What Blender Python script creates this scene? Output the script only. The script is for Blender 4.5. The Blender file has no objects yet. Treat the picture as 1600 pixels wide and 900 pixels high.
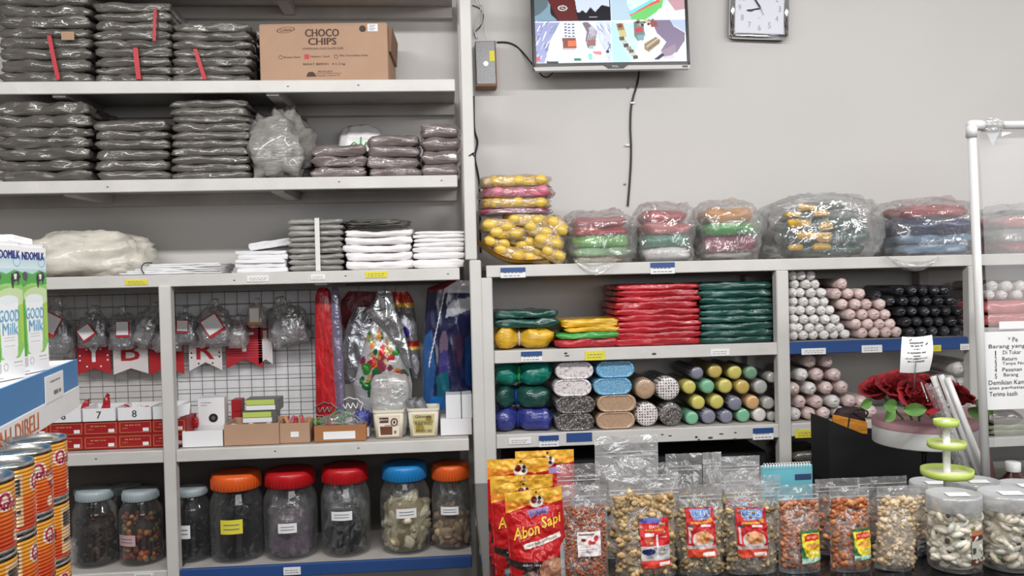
import bpy, bmesh, math, random
import numpy as np
from math import sin, cos, pi, radians, sqrt
from mathutils import Vector, Matrix, noise

S = bpy.context.scene
COL = S.collection

# ------------------------------------------------------------------ camera
YAW, PITCH, ROLL, FPX = radians(4.313), radians(0.897), radians(-1.367), 1300.0
CAM = Vector((0, 0, 1.5))
FW = Vector((sin(YAW)*cos(PITCH), cos(YAW)*cos(PITCH), -sin(PITCH)))
_rt = Vector((cos(YAW), -sin(YAW), 0)); _up = _rt.cross(FW)
RT = _rt*cos(ROLL) + _up*sin(ROLL); UP = -_rt*sin(ROLL) + _up*cos(ROLL)
cd = bpy.data.cameras.new('camera'); cam = bpy.data.objects.new('camera', cd); COL.objects.link(cam)
cam.matrix_world = Matrix(((RT.x, UP.x, -FW.x, CAM.x), (RT.y, UP.y, -FW.y, CAM.y), (RT.z, UP.z, -FW.z, CAM.z), (0, 0, 0, 1)))
cd.sensor_width = 36; cd.lens = FPX/1600*36; cd.clip_start = .05
S.camera = cam

# ------------------------------------------------------------------ light and exposure
S.view_settings.view_transform = 'Standard'; S.view_settings.look = 'None'
S.view_settings.exposure = -0.42; S.view_settings.gamma = 1; S.view_settings.use_curve_mapping = False
S.cycles.max_bounces = 8; S.cycles.transparent_max_bounces = 24; S.cycles.diffuse_bounces = 4
S.cycles.caustics_reflective = False; S.cycles.caustics_refractive = False
S.cycles.sample_clamp_indirect = 6
W = bpy.data.worlds.new('daylight'); S.world = W; W.use_nodes = True
bg = W.node_tree.nodes['Background']; bg.inputs[0].default_value = (.93, .97, 1, 1); bg.inputs[1].default_value = .12

def area(name, loc, target, sx, sy, power, color=(1, 1, 1)):
    l = bpy.data.lights.new(name, 'AREA'); l.shape = 'RECTANGLE'; l.size = sx; l.size_y = sy
    l.energy = power; l.color = color
    o = bpy.data.objects.new(name, l); COL.objects.link(o); o.location = loc
    o.rotation_euler = (Vector(target)-Vector(loc)).to_track_quat('-Z', 'Y').to_euler()
    return o
area('shopfront_daylight', (1.3, -3.2, 2.2), (0.9, 2.8, 1.8), 4.6, 1.2, 80, (.98, .99, 1))
for i_, (lx, ly) in enumerate(((-1.35, .8), (.15, .8), (1.65, .8), (3.15, .8))):
    area('ceiling_tube_light', (lx, ly, 2.66), (lx, ly+.9, 1.2), 1.3, .10, (30, 31, 29, 22)[i_], (1, .985, .975))

# ------------------------------------------------------------------ pixels of the photograph to points in the room
def P(px, py, Y):
    d = FW*FPX + RT*(px-800) - UP*(py-450)
    return CAM + d*(Y/d.y)
def Z(px, py, Y): return P(px, py, Y).z
def X(px, py, Y): return P(px, py, Y).x
def D(px, py, depth):                       # point at a depth along the viewing axis
    d = FW*FPX + RT*(px-800) - UP*(py-450)
    return CAM + d*(depth/FPX)

# ------------------------------------------------------------------ colour
DESAT = .14                                  # material colours pulled toward grey, imitating a slight haze over the view
def lin(c):
    g_ = .3*c[0]+.59*c[1]+.11*c[2]; c = [x+(g_-x)*DESAT for x in c[:3]]
    return tuple(((x/255)/12.92 if x/255 <= .04045 else ((x/255+.055)/1.055)**2.4) for x in c[:3])

# ------------------------------------------------------------------ materials (all node based)
M = {}
def mat(name, col, rough=.5, metal=0., spec=.5, var=.0, vs=8., col2=None, bump=0., bs=60., coat=0., alpha=1., vcol=False, emit=0., stretch=(1, 1, 1), sss=0., trans=0.):
    m = bpy.data.materials.new(name); m.use_nodes = True; nt = m.node_tree; b = nt.nodes['Principled BSDF']
    b.inputs['Roughness'].default_value = rough; b.inputs['Metallic'].default_value = metal
    b.inputs['Specular IOR Level'].default_value = spec; b.inputs['Coat Weight'].default_value = coat
    b.inputs['Coat Roughness'].default_value = .08; b.inputs['Alpha'].default_value = alpha
    b.inputs['Transmission Weight'].default_value = trans
    N = nt.nodes.new; L = nt.links.new
    tc = N('ShaderNodeTexCoord'); mp = N('ShaderNodeMapping'); mp.inputs['Scale'].default_value = stretch; L(tc.outputs['Object'], mp.inputs[0])
    src = None
    if vcol:
        a = N('ShaderNodeAttribute'); a.attribute_name = 'Col'; src = a.outputs['Color']
    c1 = lin(col)+(1,)
    if var or col2:
        n = N('ShaderNodeTexNoise'); n.inputs['Scale'].default_value = vs; n.inputs['Detail'].default_value = 4; L(mp.outputs[0], n.inputs[0])
        cr = N('ShaderNodeMapRange'); cr.inputs[1].default_value = .35; cr.inputs[2].default_value = .65; L(n.outputs[0], cr.inputs[0])
        mx = N('ShaderNodeMix'); mx.data_type = 'RGBA'; L(cr.outputs[0], mx.inputs[0])
        if vcol:
            h = N('ShaderNodeMix'); h.data_type = 'RGBA'; h.blend_type = 'MULTIPLY'; h.inputs[0].default_value = 1
            mx.inputs[6].default_value = (1-var, 1-var, 1-var, 1); mx.inputs[7].default_value = (1, 1, 1, 1)
            L(src, h.inputs[6]); L(mx.outputs[2], h.inputs[7]); src = h.outputs[2]
        else:
            mx.inputs[6].default_value = c1; mx.inputs[7].default_value = (lin(col2)+(1,)) if col2 else tuple(x*(1-var) for x in c1[:3])+(1,)
            src = mx.outputs[2]
    if src: L(src, b.inputs['Base Color'])
    else: b.inputs['Base Color'].default_value = c1
    if emit:
        if src: L(src, b.inputs['Emission Color'])
        else: b.inputs['Emission Color'].default_value = c1
        b.inputs['Emission Strength'].default_value = emit
    if bump:
        n2 = N('ShaderNodeTexNoise'); n2.inputs['Scale'].default_value = bs; n2.inputs['Detail'].default_value = 3; n2.inputs['Distortion'].default_value = .6; L(mp.outputs[0], n2.inputs[0])
        bp = N('ShaderNodeBump'); bp.inputs['Strength'].default_value = bump; bp.inputs['Distance'].default_value = .01; L(n2.outputs[0], bp.inputs['Height']); L(bp.outputs[0], b.inputs['Normal'])
    M[name] = m
    return m

def film(name, tint=(255, 255, 255), haze=.06, gloss=.1, rough=.07, bump=.5, bs=45., hazecol=(235, 235, 235), edge=.5):
    """thin clear plastic: see-through, a little milky, mirror-like at grazing angles"""
    m = bpy.data.materials.new(name); m.use_nodes = True; nt = m.node_tree; nt.nodes.clear(); N = nt.nodes.new; L = nt.links.new
    out = N('ShaderNodeOutputMaterial'); tr = N('ShaderNodeBsdfTransparent'); tr.inputs[0].default_value = lin(tint)+(1,)
    df = N('ShaderNodeBsdfDiffuse'); df.inputs[0].default_value = lin(hazecol)+(1,)
    gl = N('ShaderNodeBsdfGlossy'); gl.inputs['Roughness'].default_value = rough; gl.inputs[0].default_value = (1, 1, 1, 1)
    tc = N('ShaderNodeTexCoord'); n2 = N('ShaderNodeTexNoise'); n2.inputs['Scale'].default_value = bs; n2.inputs['Detail'].default_value = 3; n2.inputs['Distortion'].default_value = 1.2
    L(tc.outputs['Object'], n2.inputs[0])
    bp = N('ShaderNodeBump'); bp.inputs['Strength'].default_value = bump; bp.inputs['Distance'].default_value = .01; L(n2.outputs[0], bp.inputs['Height'])
    for s in (df, gl): L(bp.outputs[0], s.inputs['Normal'])
    lw = N('ShaderNodeLayerWeight'); lw.inputs[0].default_value = .35; L(bp.outputs[0], lw.inputs['Normal'])
    h = N('ShaderNodeMath'); h.operation = 'MULTIPLY_ADD'; L(lw.outputs['Facing'], h.inputs[0]); h.inputs[1].default_value = edge*.5; h.inputs[2].default_value = haze
    g = N('ShaderNodeMath'); g.operation = 'MULTIPLY_ADD'; L(lw.outputs['Fresnel'], g.inputs[0]); g.inputs[1].default_value = edge; g.inputs[2].default_value = gloss
    h.use_clamp = g.use_clamp = True
    m1 = N('ShaderNodeMixShader'); L(h.outputs[0], m1.inputs[0]); L(tr.outputs[0], m1.inputs[1]); L(df.outputs[0], m1.inputs[2])
    m2 = N('ShaderNodeMixShader'); L(g.outputs[0], m2.inputs[0]); L(m1.outputs[0], m2.inputs[1]); L(gl.outputs[0], m2.inputs[2])
    L(m2.outputs[0], out.inputs[0]); M[name] = m
    return m

def pattern(name, kind, a, b_, scale, rough=.45):
    """printed paper: dots, check, crackle or swirl of two colours"""
    m = bpy.data.materials.new(name); m.use_nodes = True; nt = m.node_tree; b = nt.nodes['Principled BSDF']; N = nt.nodes.new; L = nt.links.new
    b.inputs['Roughness'].default_value = rough; b.inputs['Coat Weight'].default_value = .3; b.inputs['Coat Roughness'].default_value = .15
    tc = N('ShaderNodeTexCoord'); cr = N('ShaderNodeValToRGB')
    mp = N('ShaderNodeMapping'); mp.inputs['Scale'].default_value = (1, 0.001, 1); L(tc.outputs['Object'], mp.inputs[0])
    if kind in ('dots', 'speck'):
        v = N('ShaderNodeTexVoronoi'); v.inputs['Scale'].default_value = scale; v.inputs['Randomness'].default_value = 0.25 if kind == 'dots' else 1
        L(mp.outputs[0], v.inputs[0]); L(v.outputs['Distance'], cr.inputs[0]); cr.color_ramp.elements[0].position = .28 if kind == 'dots' else .2; cr.color_ramp.elements[1].position = .34 if kind == 'dots' else .27
    elif kind == 'check':
        mp.inputs['Rotation'].default_value = (0, radians(20), 0)
        sp = N('ShaderNodeSeparateXYZ'); L(mp.outputs[0], sp.inputs[0])
        outs = []
        for ax in (0, 2):
            s = N('ShaderNodeMath'); s.operation = 'MULTIPLY'; s.inputs[1].default_value = scale; L(sp.outputs[ax], s.inputs[0])
            q = N('ShaderNodeMath'); q.operation = 'FRACT'; L(s.outputs[0], q.inputs[0])
            gt = N('ShaderNodeMath'); gt.operation = 'GREATER_THAN'; gt.inputs[1].default_value = .5; L(q.outputs[0], gt.inputs[0]); outs.append(gt)
        mu = N('ShaderNodeMath'); mu.operation = 'MULTIPLY'; L(outs[0].outputs[0], mu.inputs[0]); L(outs[1].outputs[0], mu.inputs[1]); L(mu.outputs[0], cr.inputs[0])
        cr.color_ramp.elements[0].position = .4; cr.color_ramp.elements[1].position = .6
    else:
        v = N('ShaderNodeTexNoise'); v.inputs['Scale'].default_value = scale; v.inputs['Detail'].default_value = 1; v.inputs['Distortion'].default_value = 1.6
        L(mp.outputs[0], v.inputs[0]); L(v.outputs[0], cr.inputs[0])
        e = cr.color_ramp.elements; e[0].position = .46; e[1].position = .5
        n = cr.color_ramp.elements.new(.54); n.color = lin(a)+(1,)
    cr.color_ramp.elements[0].color = lin(a)+(1,); cr.color_ramp.elements[1].color = lin(b_)+(1,)
    L(cr.outputs[0], b.inputs['Base Color']); M[name] = m
    return m

mat('wall_paint', (212, 209, 206), .75, var=.05, vs=1.6, bump=.08, bs=14)
mat('wall_front_paint', (200, 200, 200), .8, var=.03)
mat('ceiling_paint', (225, 225, 222), .8, var=.03)
mat('floor_tile', (96, 92, 88), .35, var=.12, vs=3)
mat('shelf_paint', (216, 213, 208), .45, var=.10, vs=9, bump=.12, bs=25)
mat('board_paint', (196, 190, 184), .55, var=.22, vs=6, bump=.1)
mat('post_paint', (214, 211, 206), .45, var=.08, vs=7)
mat('shade_backing', (104, 96, 90), .8, var=.15, vs=5)
mat('dark_base', (74, 74, 70), .6, var=.1)
mat('blue_strip', (43, 82, 150), .35, var=.08)
mat('paper_white', (240, 240, 240), .6, var=.03)
mat('paper_yellow', (236, 222, 40), .6, var=.06)
mat('ink', (60, 60, 62), .7)
mat('ink_pale', (168, 170, 180), .6)
mat('ink_soft', (128, 128, 132), .7)
mat('paint', (255, 255, 255), .42, vcol=True, coat=.15)
mat('paint_gloss', (255, 255, 255), .25, vcol=True, coat=.5, bump=.15, bs=30)
mat('paint_matte', (255, 255, 255), .75, vcol=True)
mat('food', (255, 255, 255), .55, vcol=True, var=.22, vs=160)
mat('screen_glow', (255, 255, 255), .25, spec=.3, vcol=True, emit=.5)
mat('grey_pack', (104, 99, 92), .2, var=.25, vs=22, bump=.55, bs=26, coat=.6, stretch=(.6, 1, 2.6))
mat('grey_pack_pale', (152, 149, 144), .22, var=.22, vs=22, bump=.5, bs=26, coat=.6, stretch=(.6, 1, 2.6))
mat('mauve_pack', (128, 114, 111), .2, var=.25, vs=22, bump=.5, bs=28, coat=.6, stretch=(.6, 1, 2.4))
mat('white_pack', (238, 234, 234), .3, var=.07, vs=14, bump=.25, bs=24, coat=.4, stretch=(.5, 1, 3))
mat('cream_bundle', (226, 220, 206), .35, var=.16, vs=14, bump=.5, bs=22, coat=.3)
mat('paper_stack', (238, 238, 240), .7, var=.08, vs=90, stretch=(.2, .2, 6))
for n_, c_ in dict(red=(206, 26, 40), dark_green=(22, 84, 72), teal=(0, 138, 118), blue=(56, 66, 160), yellow=(244, 186, 24), green=(58, 176, 66), pink=(226, 74, 104), orange=(240, 150, 40), mauve=(176, 60, 96), lime=(120, 210, 80), navy=(40, 50, 110), sky=(60, 130, 190)).items():
    mat('plastic_'+n_, c_, .28, var=.3, vs=20, bump=.45, bs=30, coat=.6, stretch=(.6, 1, 2.2))
mat('red_box', (176, 22, 28), .45, var=.08)
mat('gold_print', (210, 150, 90), .5)
mat('carton_orange', (176, 112, 62), .65, var=.1)
mat('banner_red', (196, 24, 34), .7, var=.06)
mat('banner_white', (222, 214, 212), .7)
mat('red_glitter', (216, 16, 26), .35, var=.5, vs=60, bump=.5, bs=80, coat=.4, stretch=(1, 1, .3))
mat('plastic_darkred', (130, 24, 34), .4, var=.4, vs=40, bump=.4)
mat('paint_foil', (255, 255, 255), .25, metal=.35, vcol=True, bump=.6, bs=30, coat=.5)
for n_, c_ in dict(salmon=(214, 104, 104), dullgreen=(150, 156, 110), orangepale=(226, 178, 130), palegreen=(150, 200, 140), tealpale=(70, 150, 120), greypale=(176, 174, 168), greygreen=(110, 124, 112), skypale=(120, 160, 196), yellow_light=(250, 206, 70), pink_light=(240, 130, 160), mauve_light=(200, 90, 120)).items():
    mat('plastic_'+n_, c_, .3, var=.2, vs=20, bump=.4, bs=30, coat=.6)
mat('blue_bright', (46, 134, 204), .35, var=.05)
mat('sign_orange', (232, 120, 60), .5)
mat('ink_blue', (44, 52, 150), .5)
mat('ink_sky', (90, 180, 226), .5)
mat('ink_magenta', (170, 20, 84), .5)
mat('yellow_print', (250, 206, 50), .4)
mat('turquoise', (104, 196, 214), .4, var=.15, vs=12)
mat('navy_print', (46, 70, 110), .5)
mat('zip_white', (226, 226, 228), .3, alpha=.6)
mat('pale_cream', (222, 220, 190), .5)
mat('dark_maroon', (52, 30, 32), .7)
mat('pink_dusk', (180, 132, 138), .65, var=.05)
mat('paint_can', (255, 255, 255), .22, metal=.25, vcol=True, coat=.6)
mat('clock_dial', (226, 228, 240), .5)
mat('strap_red', (206, 34, 48), .5)
mat('strap_white', (225, 225, 222), .4)
mat('strap_green', (60, 190, 90), .4)
mat('strap_blue', (30, 60, 150), .4)
mat('carton', (186, 146, 116), .75, var=.07, vs=12)
mat('carton_dark', (150, 108, 82), .8, var=.1, vs=12)
mat('print_brown', (74, 52, 44), .7)
mat('white_card', (236, 236, 238), .5, var=.03)
mat('black_plastic', (22, 22, 25), .3, coat=.3)
mat('black_matt', (20, 21, 25), .65)
mat('counter_black', (22, 20, 22), .22, coat=.4, var=.2)
mat('silver_foil', (225, 225, 228), .2, metal=.9, bump=.7, bs=24)
mat('foil_dim', (170, 172, 178), .28, metal=.8, bump=.8, bs=30)
mat('silver_lip', (168, 166, 164), .4, metal=.3)
mat('chrome', (225, 225, 228), .15, metal=1)
mat('silver_plastic', (160, 160, 164), .3, metal=.6)
mat('tin', (210, 208, 205), .2, metal=1)
mat('wire_dark', (116, 116, 114), .4, metal=.4)
mat('cable_black', (16, 16, 18), .45)
mat('cable_white', (215, 215, 212), .5)
mat('pvc', (214, 214, 212), .3, coat=.3)
mat('psu_metal', (120, 120, 120), .35, metal=.5, col2=(70, 70, 72), vs=420)
mat('lid_orange', (246, 92, 20), .35, coat=.2)
mat('lid_red', (208, 16, 24), .35, coat=.2)
mat('lid_blue', (22, 136, 214), .35, coat=.2)
mat('lid_white', (170, 184, 190), .4, coat=.2)
mat('pelt', (255, 255, 255), .35, vcol=True, var=.3, vs=40, bump=.5, bs=40, coat=.3)
mat('ice_tub', (232, 222, 200), .4, var=.03)
mat('red_cloth', (172, 14, 28), .75, var=.5, vs=30, bump=.3, bs=200)
mat('leaf', (96, 150, 60), .6, var=.3)
mat('pink_paper', (206, 164, 166), .6, var=.05)
mat('box_white', (222, 222, 218), .6, var=.03)
mat('lime_plastic', (190, 214, 90), .35, coat=.3)
mat('white_plastic', (240, 240, 240), .35, coat=.3)
mat('brown_glass', (70, 34, 20), .12, coat=.6)
mat('roll_white', (232, 228, 224), .3, coat=.5, var=.1, vs=60, bump=.35, bs=70)
mat('roll_pink', (230, 212, 207), .3, coat=.5, col2=(212, 180, 175), vs=50, bump=.35, bs=70)
mat('roll_black', (56, 57, 64), .22, coat=.7, var=.5, vs=60, bump=.45, bs=70)
mat('roll_yellow', (222, 208, 92), .35, coat=.4, var=.1, vs=50)
mat('roll_amber', (216, 184, 84), .35, coat=.4, var=.1, vs=50)
mat('roll_orange', (232, 176, 110), .35, coat=.4, var=.06, vs=50)
mat('roll_grey', (190, 190, 184), .35, coat=.4, var=.15, vs=50)
pattern('roll_mint', 'speck', (70, 130, 100), (120, 196, 152), 420)
pattern('roll_sage', 'speck', (90, 140, 110), (110, 160, 124), 420)
pattern('roll_check', 'check', (74, 76, 108), (222, 222, 236), 310)
pattern('roll_tan', 'speck', (70, 50, 40), (196, 158, 124), 300)
pattern('roll_bean', 'dots', (70, 56, 56), (232, 224, 222), 120)
pattern('roll_swirl', 'swirl', (62, 54, 54), (222, 216, 210), 90)
pattern('roll_script', 'swirl', (236, 230, 230), (150, 110, 114), 45)
pattern('roll_blue', 'dots', (226, 244, 252), (36, 152, 208), 230)
film('clear_film', haze=.10, gloss=.10, bump=.9, bs=30, edge=.4)
film('clear_bag', haze=.13, gloss=.09, bump=.9, bs=24, edge=.4)
film('milky_bag', haze=.30, gloss=.10, bump=.8, bs=26, edge=.4)
film('shop_film', haze=.12, gloss=.10, bump=1.3, bs=14, edge=.34)
film('sheet_film', haze=.22, gloss=.05, bump=.2, bs=5, edge=.15)
film('jar_plastic', tint=(238, 240, 240), haze=.012, gloss=.05, bump=.08, bs=12, edge=.32)
film('pot_plastic', haze=.02, gloss=.05, bump=.04, bs=12, edge=.3)
film('frosted_lid', haze=.52, gloss=.08, bump=.05, bs=12, edge=.3, hazecol=(208, 211, 216))
film('lilac_film', tint=(214, 205, 235), haze=.22, gloss=.1, bump=.7, bs=20, edge=.5, hazecol=(190, 180, 226))
film('label_film', haze=.0, gloss=.03, bump=.1, bs=60, edge=.08)

# ------------------------------------------------------------------ mesh builder
class MB:
    def __init__(s): s.v = []; s.f = []; s.m = []; s.c = []; s.sm = []
    def add(s, g, m=0, col=None, sm=False, T=None):
        vs, fs = g; o = len(s.v)
        if T is not None: vs = [T @ Vector(v) for v in vs]
        s.v += [tuple(v) for v in vs]; s.f += [tuple(i+o for i in f) for f in fs]
        s.m += [m]*len(fs); s.sm += [sm]*len(fs)
        if col is None: s.c += [(1, 1, 1)]*len(vs)
        elif isinstance(col, list): s.c += col
        else: s.c += [lin(col)]*len(vs)
        return s
    def mesh(s, name, mats):
        me = bpy.data.meshes.new(name); me.from_pydata(s.v, [], s.f)
        for k in (mats if isinstance(mats, (list, tuple)) else [mats]): me.materials.append(M[k])
        me.polygons.foreach_set('material_index', s.m); me.polygons.foreach_set('use_smooth', s.sm)
        a = me.color_attributes.new('Col', 'FLOAT_COLOR', 'POINT')
        a.data.foreach_set('color', np.hstack([np.array(s.c, dtype=np.float32).reshape(-1, 3), np.ones((len(s.v), 1), np.float32)]).ravel())
        me.update(); return me
    def obj(s, name, mats, parent=None, loc=None):
        o = bpy.data.objects.new(name, s.mesh(name, mats)); COL.objects.link(o)
        if parent: o.parent = parent
        if loc is not None: o.location = loc
        return o

def tag(o, label=None, cat=None, group=None, kind=None):
    if label: o['label'] = label
    if cat: o['category'] = cat
    if group: o['group'] = group
    if kind: o['kind'] = kind
    return o
def thing(name, label, cat, loc=(0, 0, 0), group=None, rz=0):
    o = bpy.data.objects.new(name, None); COL.objects.link(o); o.empty_display_size = .02
    o.location = loc; o.rotation_euler = (0, 0, rz)
    return tag(o, label, cat, group)
def dup(root, loc, label, group=None, rot=None, scale=None):
    r = root.copy(); COL.objects.link(r); r.location = loc; tag(r, label, None, group)
    if rot is not None: r.rotation_euler = rot
    if scale is not None: r.scale = scale
    for ch in [c for c in root.children]:
        c = ch.copy(); COL.objects.link(c); c.parent = r
        for g in [x for x in ch.children]:
            d = g.copy(); COL.objects.link(d); d.parent = c
    return r

def box(x0, x1, y0, y1, z0, z1):
    v = [(x, y, z) for x in (x0, x1) for y in (y0, y1) for z in (z0, z1)]
    return v, [(0, 1, 3, 2), (4, 6, 7, 5), (0, 4, 5, 1), (2, 3, 7, 6), (0, 2, 6, 4), (1, 5, 7, 3)]
def bbox(x0, x1, y0, y1, z0, z1, b=.002, seg=1):
    bm = bmesh.new(); bmesh.ops.create_cube(bm, size=1)
    for v in bm.verts: v.co = ((x0+x1)/2+v.co.x*(x1-x0), (y0+y1)/2+v.co.y*(y1-y0), (z0+z1)/2+v.co.z*(z1-z0))
    bmesh.ops.bevel(bm, geom=list(bm.edges), offset=b, segments=seg, affect='EDGES', profile=.5)
    bm.verts.index_update(); r = [tuple(v.co) for v in bm.verts], [tuple(v.index for v in f.verts) for f in bm.faces]; bm.free(); return r
def grid(fn, nx, ny):
    v = [tuple(fn(i/nx, j/ny)) for j in range(ny+1) for i in range(nx+1)]; n = nx+1
    return v, [(j*n+i, j*n+i+1, (j+1)*n+i+1, (j+1)*n+i) for j in range(ny) for i in range(nx)]
def lathe(prof, n=32, cap0=True, cap1=True, c=(0, 0, 0)):
    v = []; f = []
    for r, z in prof:
        for k in range(n): a = 2*pi*k/n; v.append((c[0]+r*cos(a), c[1]+r*sin(a), c[2]+z))
    for j in range(len(prof)-1):
        for k in range(n): f.append((j*n+k, j*n+(k+1) % n, (j+1)*n+(k+1) % n, (j+1)*n+k))
    if cap0: f.append(tuple(range(n-1, -1, -1)))
    if cap1: f.append(tuple((len(prof)-1)*n+k for k in range(n)))
    return v, f
def tube(path, r, n=8, cap=True):
    path = [Vector(p) for p in path]; v = []; f = []; L = len(path); up = None
    for i, p in enumerate(path):
        t = (path[min(i+1, L-1)]-path[max(i-1, 0)]).normalized()
        if up is None: up = t.orthogonal().normalized()
        up = (up - t*up.dot(t)).normalized(); w = t.cross(up); rr = r[i] if isinstance(r, (list, tuple)) else r
        for k in range(n): a = 2*pi*k/n; v.append(tuple(p+(up*cos(a)+w*sin(a))*rr))
    for i in range(L-1):
        for k in range(n): f.append((i*n+k, i*n+(k+1) % n, (i+1)*n+(k+1) % n, (i+1)*n+k))
    if cap: f.append(tuple(range(n-1, -1, -1))); f.append(tuple((L-1)*n+k for k in range(n)))
    return v, f
def smooth(pts, n=6):
    pts = [Vector(p) for p in pts]; out = []
    for i in range(len(pts)-1):
        a, b, c, d = pts[max(i-1, 0)], pts[i], pts[i+1], pts[min(i+2, len(pts)-1)]
        for k in range(n):
            t = k/n; out.append(.5*((2*b)+(-a+c)*t+(2*a-5*b+4*c-d)*t*t+(-a+3*b-3*c+d)*t**3))
    return out+[pts[-1]]
def ell(cx, cy, cz, rx, ry, rz, nu=14, nv=8, fn=None):
    v = [(cx, cy, cz-rz)]; f = []
    for j in range(1, nv):
        p = -pi/2+pi*j/nv
        for i in range(nu): a = 2*pi*i/nu; v.append((cx+rx*cos(p)*cos(a), cy+ry*cos(p)*sin(a), cz+rz*sin(p)))
    v.append((cx, cy, cz+rz)); T = len(v)-1
    for i in range(nu): f.append((0, 1+(i+1) % nu, 1+i)); f.append((T, T-nu+i, T-nu+(i+1) % nu))
    for j in range(nv-2):
        for i in range(nu): f.append((1+j*nu+i, 1+j*nu+(i+1) % nu, 1+(j+1)*nu+(i+1) % nu, 1+(j+1)*nu+i))
    if fn: v = [fn(Vector(p)) for p in v]
    return v, f
def poly(pts, y0, y1):                          # flat outline in x, z with a thickness along y
    n = len(pts); v = [(x, y0, z) for x, z in pts]+[(x, y1, z) for x, z in pts]
    return v, [tuple(range(n)), tuple(range(2*n-1, n-1, -1))]+[(i, (i+1) % n, n+(i+1) % n, n+i) for i in range(n)]
def nz(p, s, k=0): return noise.noise(Vector((p[0]*s+k*7.3, p[1]*s+k*3.1, p[2]*s-k*5.7)))

def slab(w, d, h, seed=0, amp=.003, edge=None, corner=.012, sag=0., puff=.0, fs=22., step=.014, crimp=.0):
    """soft pack with rounded folded edges, wrinkled; centre of its base at the origin"""
    e = h*.5 if edge is None else edge
    o = []
    def seg(a, b):
        n = max(1, int((Vector(b)-Vector(a)).length/step))
        return [tuple(Vector(a).lerp(Vector(b), i/n)) for i in range(n)]
    W2, D2, c = w/2, d/2, corner
    for (ax, ay, bx, by, cx, cy, a0) in ((-W2+c, -D2, W2-c, -D2, W2-c, -D2+c, -90), (W2, -D2+c, W2, D2-c, W2-c, D2-c, 0), (W2-c, D2, -W2+c, D2, -W2+c, D2-c, 90), (-W2, D2-c, -W2, -D2+c, -W2+c, -D2+c, 180)):
        o += seg((ax, ay), (bx, by)); o += [(cx+c*cos(radians(a0+t)), cy+c*sin(radians(a0+t))) for t in (0, 30, 60)]
    n = len(o); rings = []
    for t in (-90, -60, -30, 0, 30, 60, 90): rings.append((e*(1-cos(radians(t))), h/2+h/2*sin(radians(t))))
    ring_in = [(.35, 0), (.7, 0)]
    v = []; f = []
    def put(ins, z, sc=None):
        for (x, y) in o:
            if sc is None: kx, ky = (W2-ins)/W2, (D2-ins)/D2
            else: kx = ky = sc
            v.append([x*kx, y*ky, z])
    put(0, 0, .2); put(0, 0, .6)
    for ins, z in rings: put(ins, z)
    put(0, h, .6); put(0, h, .2)
    R_ = len(v)//n
    for j in range(R_-1):
        for k in range(n): f.append((j*n+k, j*n+(k+1) % n, (j+1)*n+(k+1) % n, (j+1)*n+k))
    f.append(tuple(range(n-1, -1, -1))); f.append(tuple((R_-1)*n+k for k in range(n)))
    for p in v:
        x, y, z = p; t = z/h
        k = nz((x*1.0, y, z*2.5), fs, seed); k2 = nz((x*2.2, y*2, z*6), fs*2, seed+5)
        q = Vector((x/W2, y/D2)); ex = max(abs(q.x), abs(q.y))
        dsp = amp*(k*1.2+k2*.6)
        p[0] += dsp*q.x*1.5; p[1] += dsp*(q.y)*2.0
        p[2] += amp*(.9*k+.5*k2)*min(1, t*2)*(1 if t > .1 else 0) + puff*(1-abs(q.x)**2)*(1-abs(q.y)**2)*(t > .45)
        if crimp and abs(q.x) > .86: p[0] += crimp*(nz((0, y*3, z*8), 40, seed)); p[2] = h/2+(p[2]-h/2)*.8
        p[2] -= sag*(1-q.x**2)*-1 if False else 0
        p[2] = max(p[2], 0) + sag*(q.x**2-.4)*t
    return [tuple(p) for p in v], f

# ------------------------------------------------------------------ writing
_tc = {}
def text(s, size=1., res=2):
    """flat lettering centred on the origin in the x, z plane facing -y"""
    if (s, res) not in _tc:
        cu = bpy.data.curves.new('lettering', 'FONT'); cu.body = s; cu.size = 1; cu.align_x = 'CENTER'; cu.align_y = 'CENTER'; cu.resolution_u = res
        ob = bpy.data.objects.new('lettering', cu); COL.objects.link(ob)
        me = bpy.data.meshes.new_from_object(ob.evaluated_get(bpy.context.evaluated_depsgraph_get()))
        _tc[(s, res)] = ([tuple(v.co) for v in me.vertices], [tuple(p.vertices) for p in me.polygons])
        bpy.data.objects.remove(ob); bpy.data.meshes.remove(me); bpy.data.curves.remove(cu)
    v, f = _tc[(s, res)]
    return [(x*size, 0, y*size) for x, y, z in v], f
def twidth(s):
    v, _ = text(s, 1); xs = [p[0] for p in v]; return max(xs)-min(xs)
def textfit(s, w, h=None):
    v, f = text(s, 1); x0 = min(p[0] for p in v); x1 = max(p[0] for p in v); z0 = min(p[2] for p in v); z1 = max(p[2] for p in v)
    kx = w/(x1-x0); kz = kx if h is None else h/(z1-z0)
    return [((x-(x0+x1)/2)*kx, 0, (z-(z0+z1)/2)*kz) for x, y, z in v], f
def squig(w, h, seed=0):
    """a line of small unreadable print"""
    r = random.Random(seed); v = []; f = []; x = -w/2
    while x < w/2-h:
        l = r.uniform(.6, 1.1)*h; k = r.uniform(.55, 1)*h/2; o = len(v); v += [(x, 0, -h/2), (x+l*.8, 0, -h/2), (x+l*.8, 0, k), (x, 0, k)]; f.append((o, o+1, o+2, o+3)); x += l*(1.9 if r.random() < .2 else 1.05)
    return v, f
def warp(g, fn): return [tuple(fn(Vector(v))) for v in g[0]], g[1]
_lay = [0]
def shift(g, dx=0, dy=0, dz=0, rot=0, shear=0):
    c, s = cos(rot), sin(rot)
    _lay[0] = (_lay[0]+1) % 4; e = .00007*_lay[0]        # strokes never share one plane
    return [((x+shear*z)*c-z*s+dx, y+dy-e, (x+shear*z)*s+z*c+dz) for x, y, z in g[0]], g[1]

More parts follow.
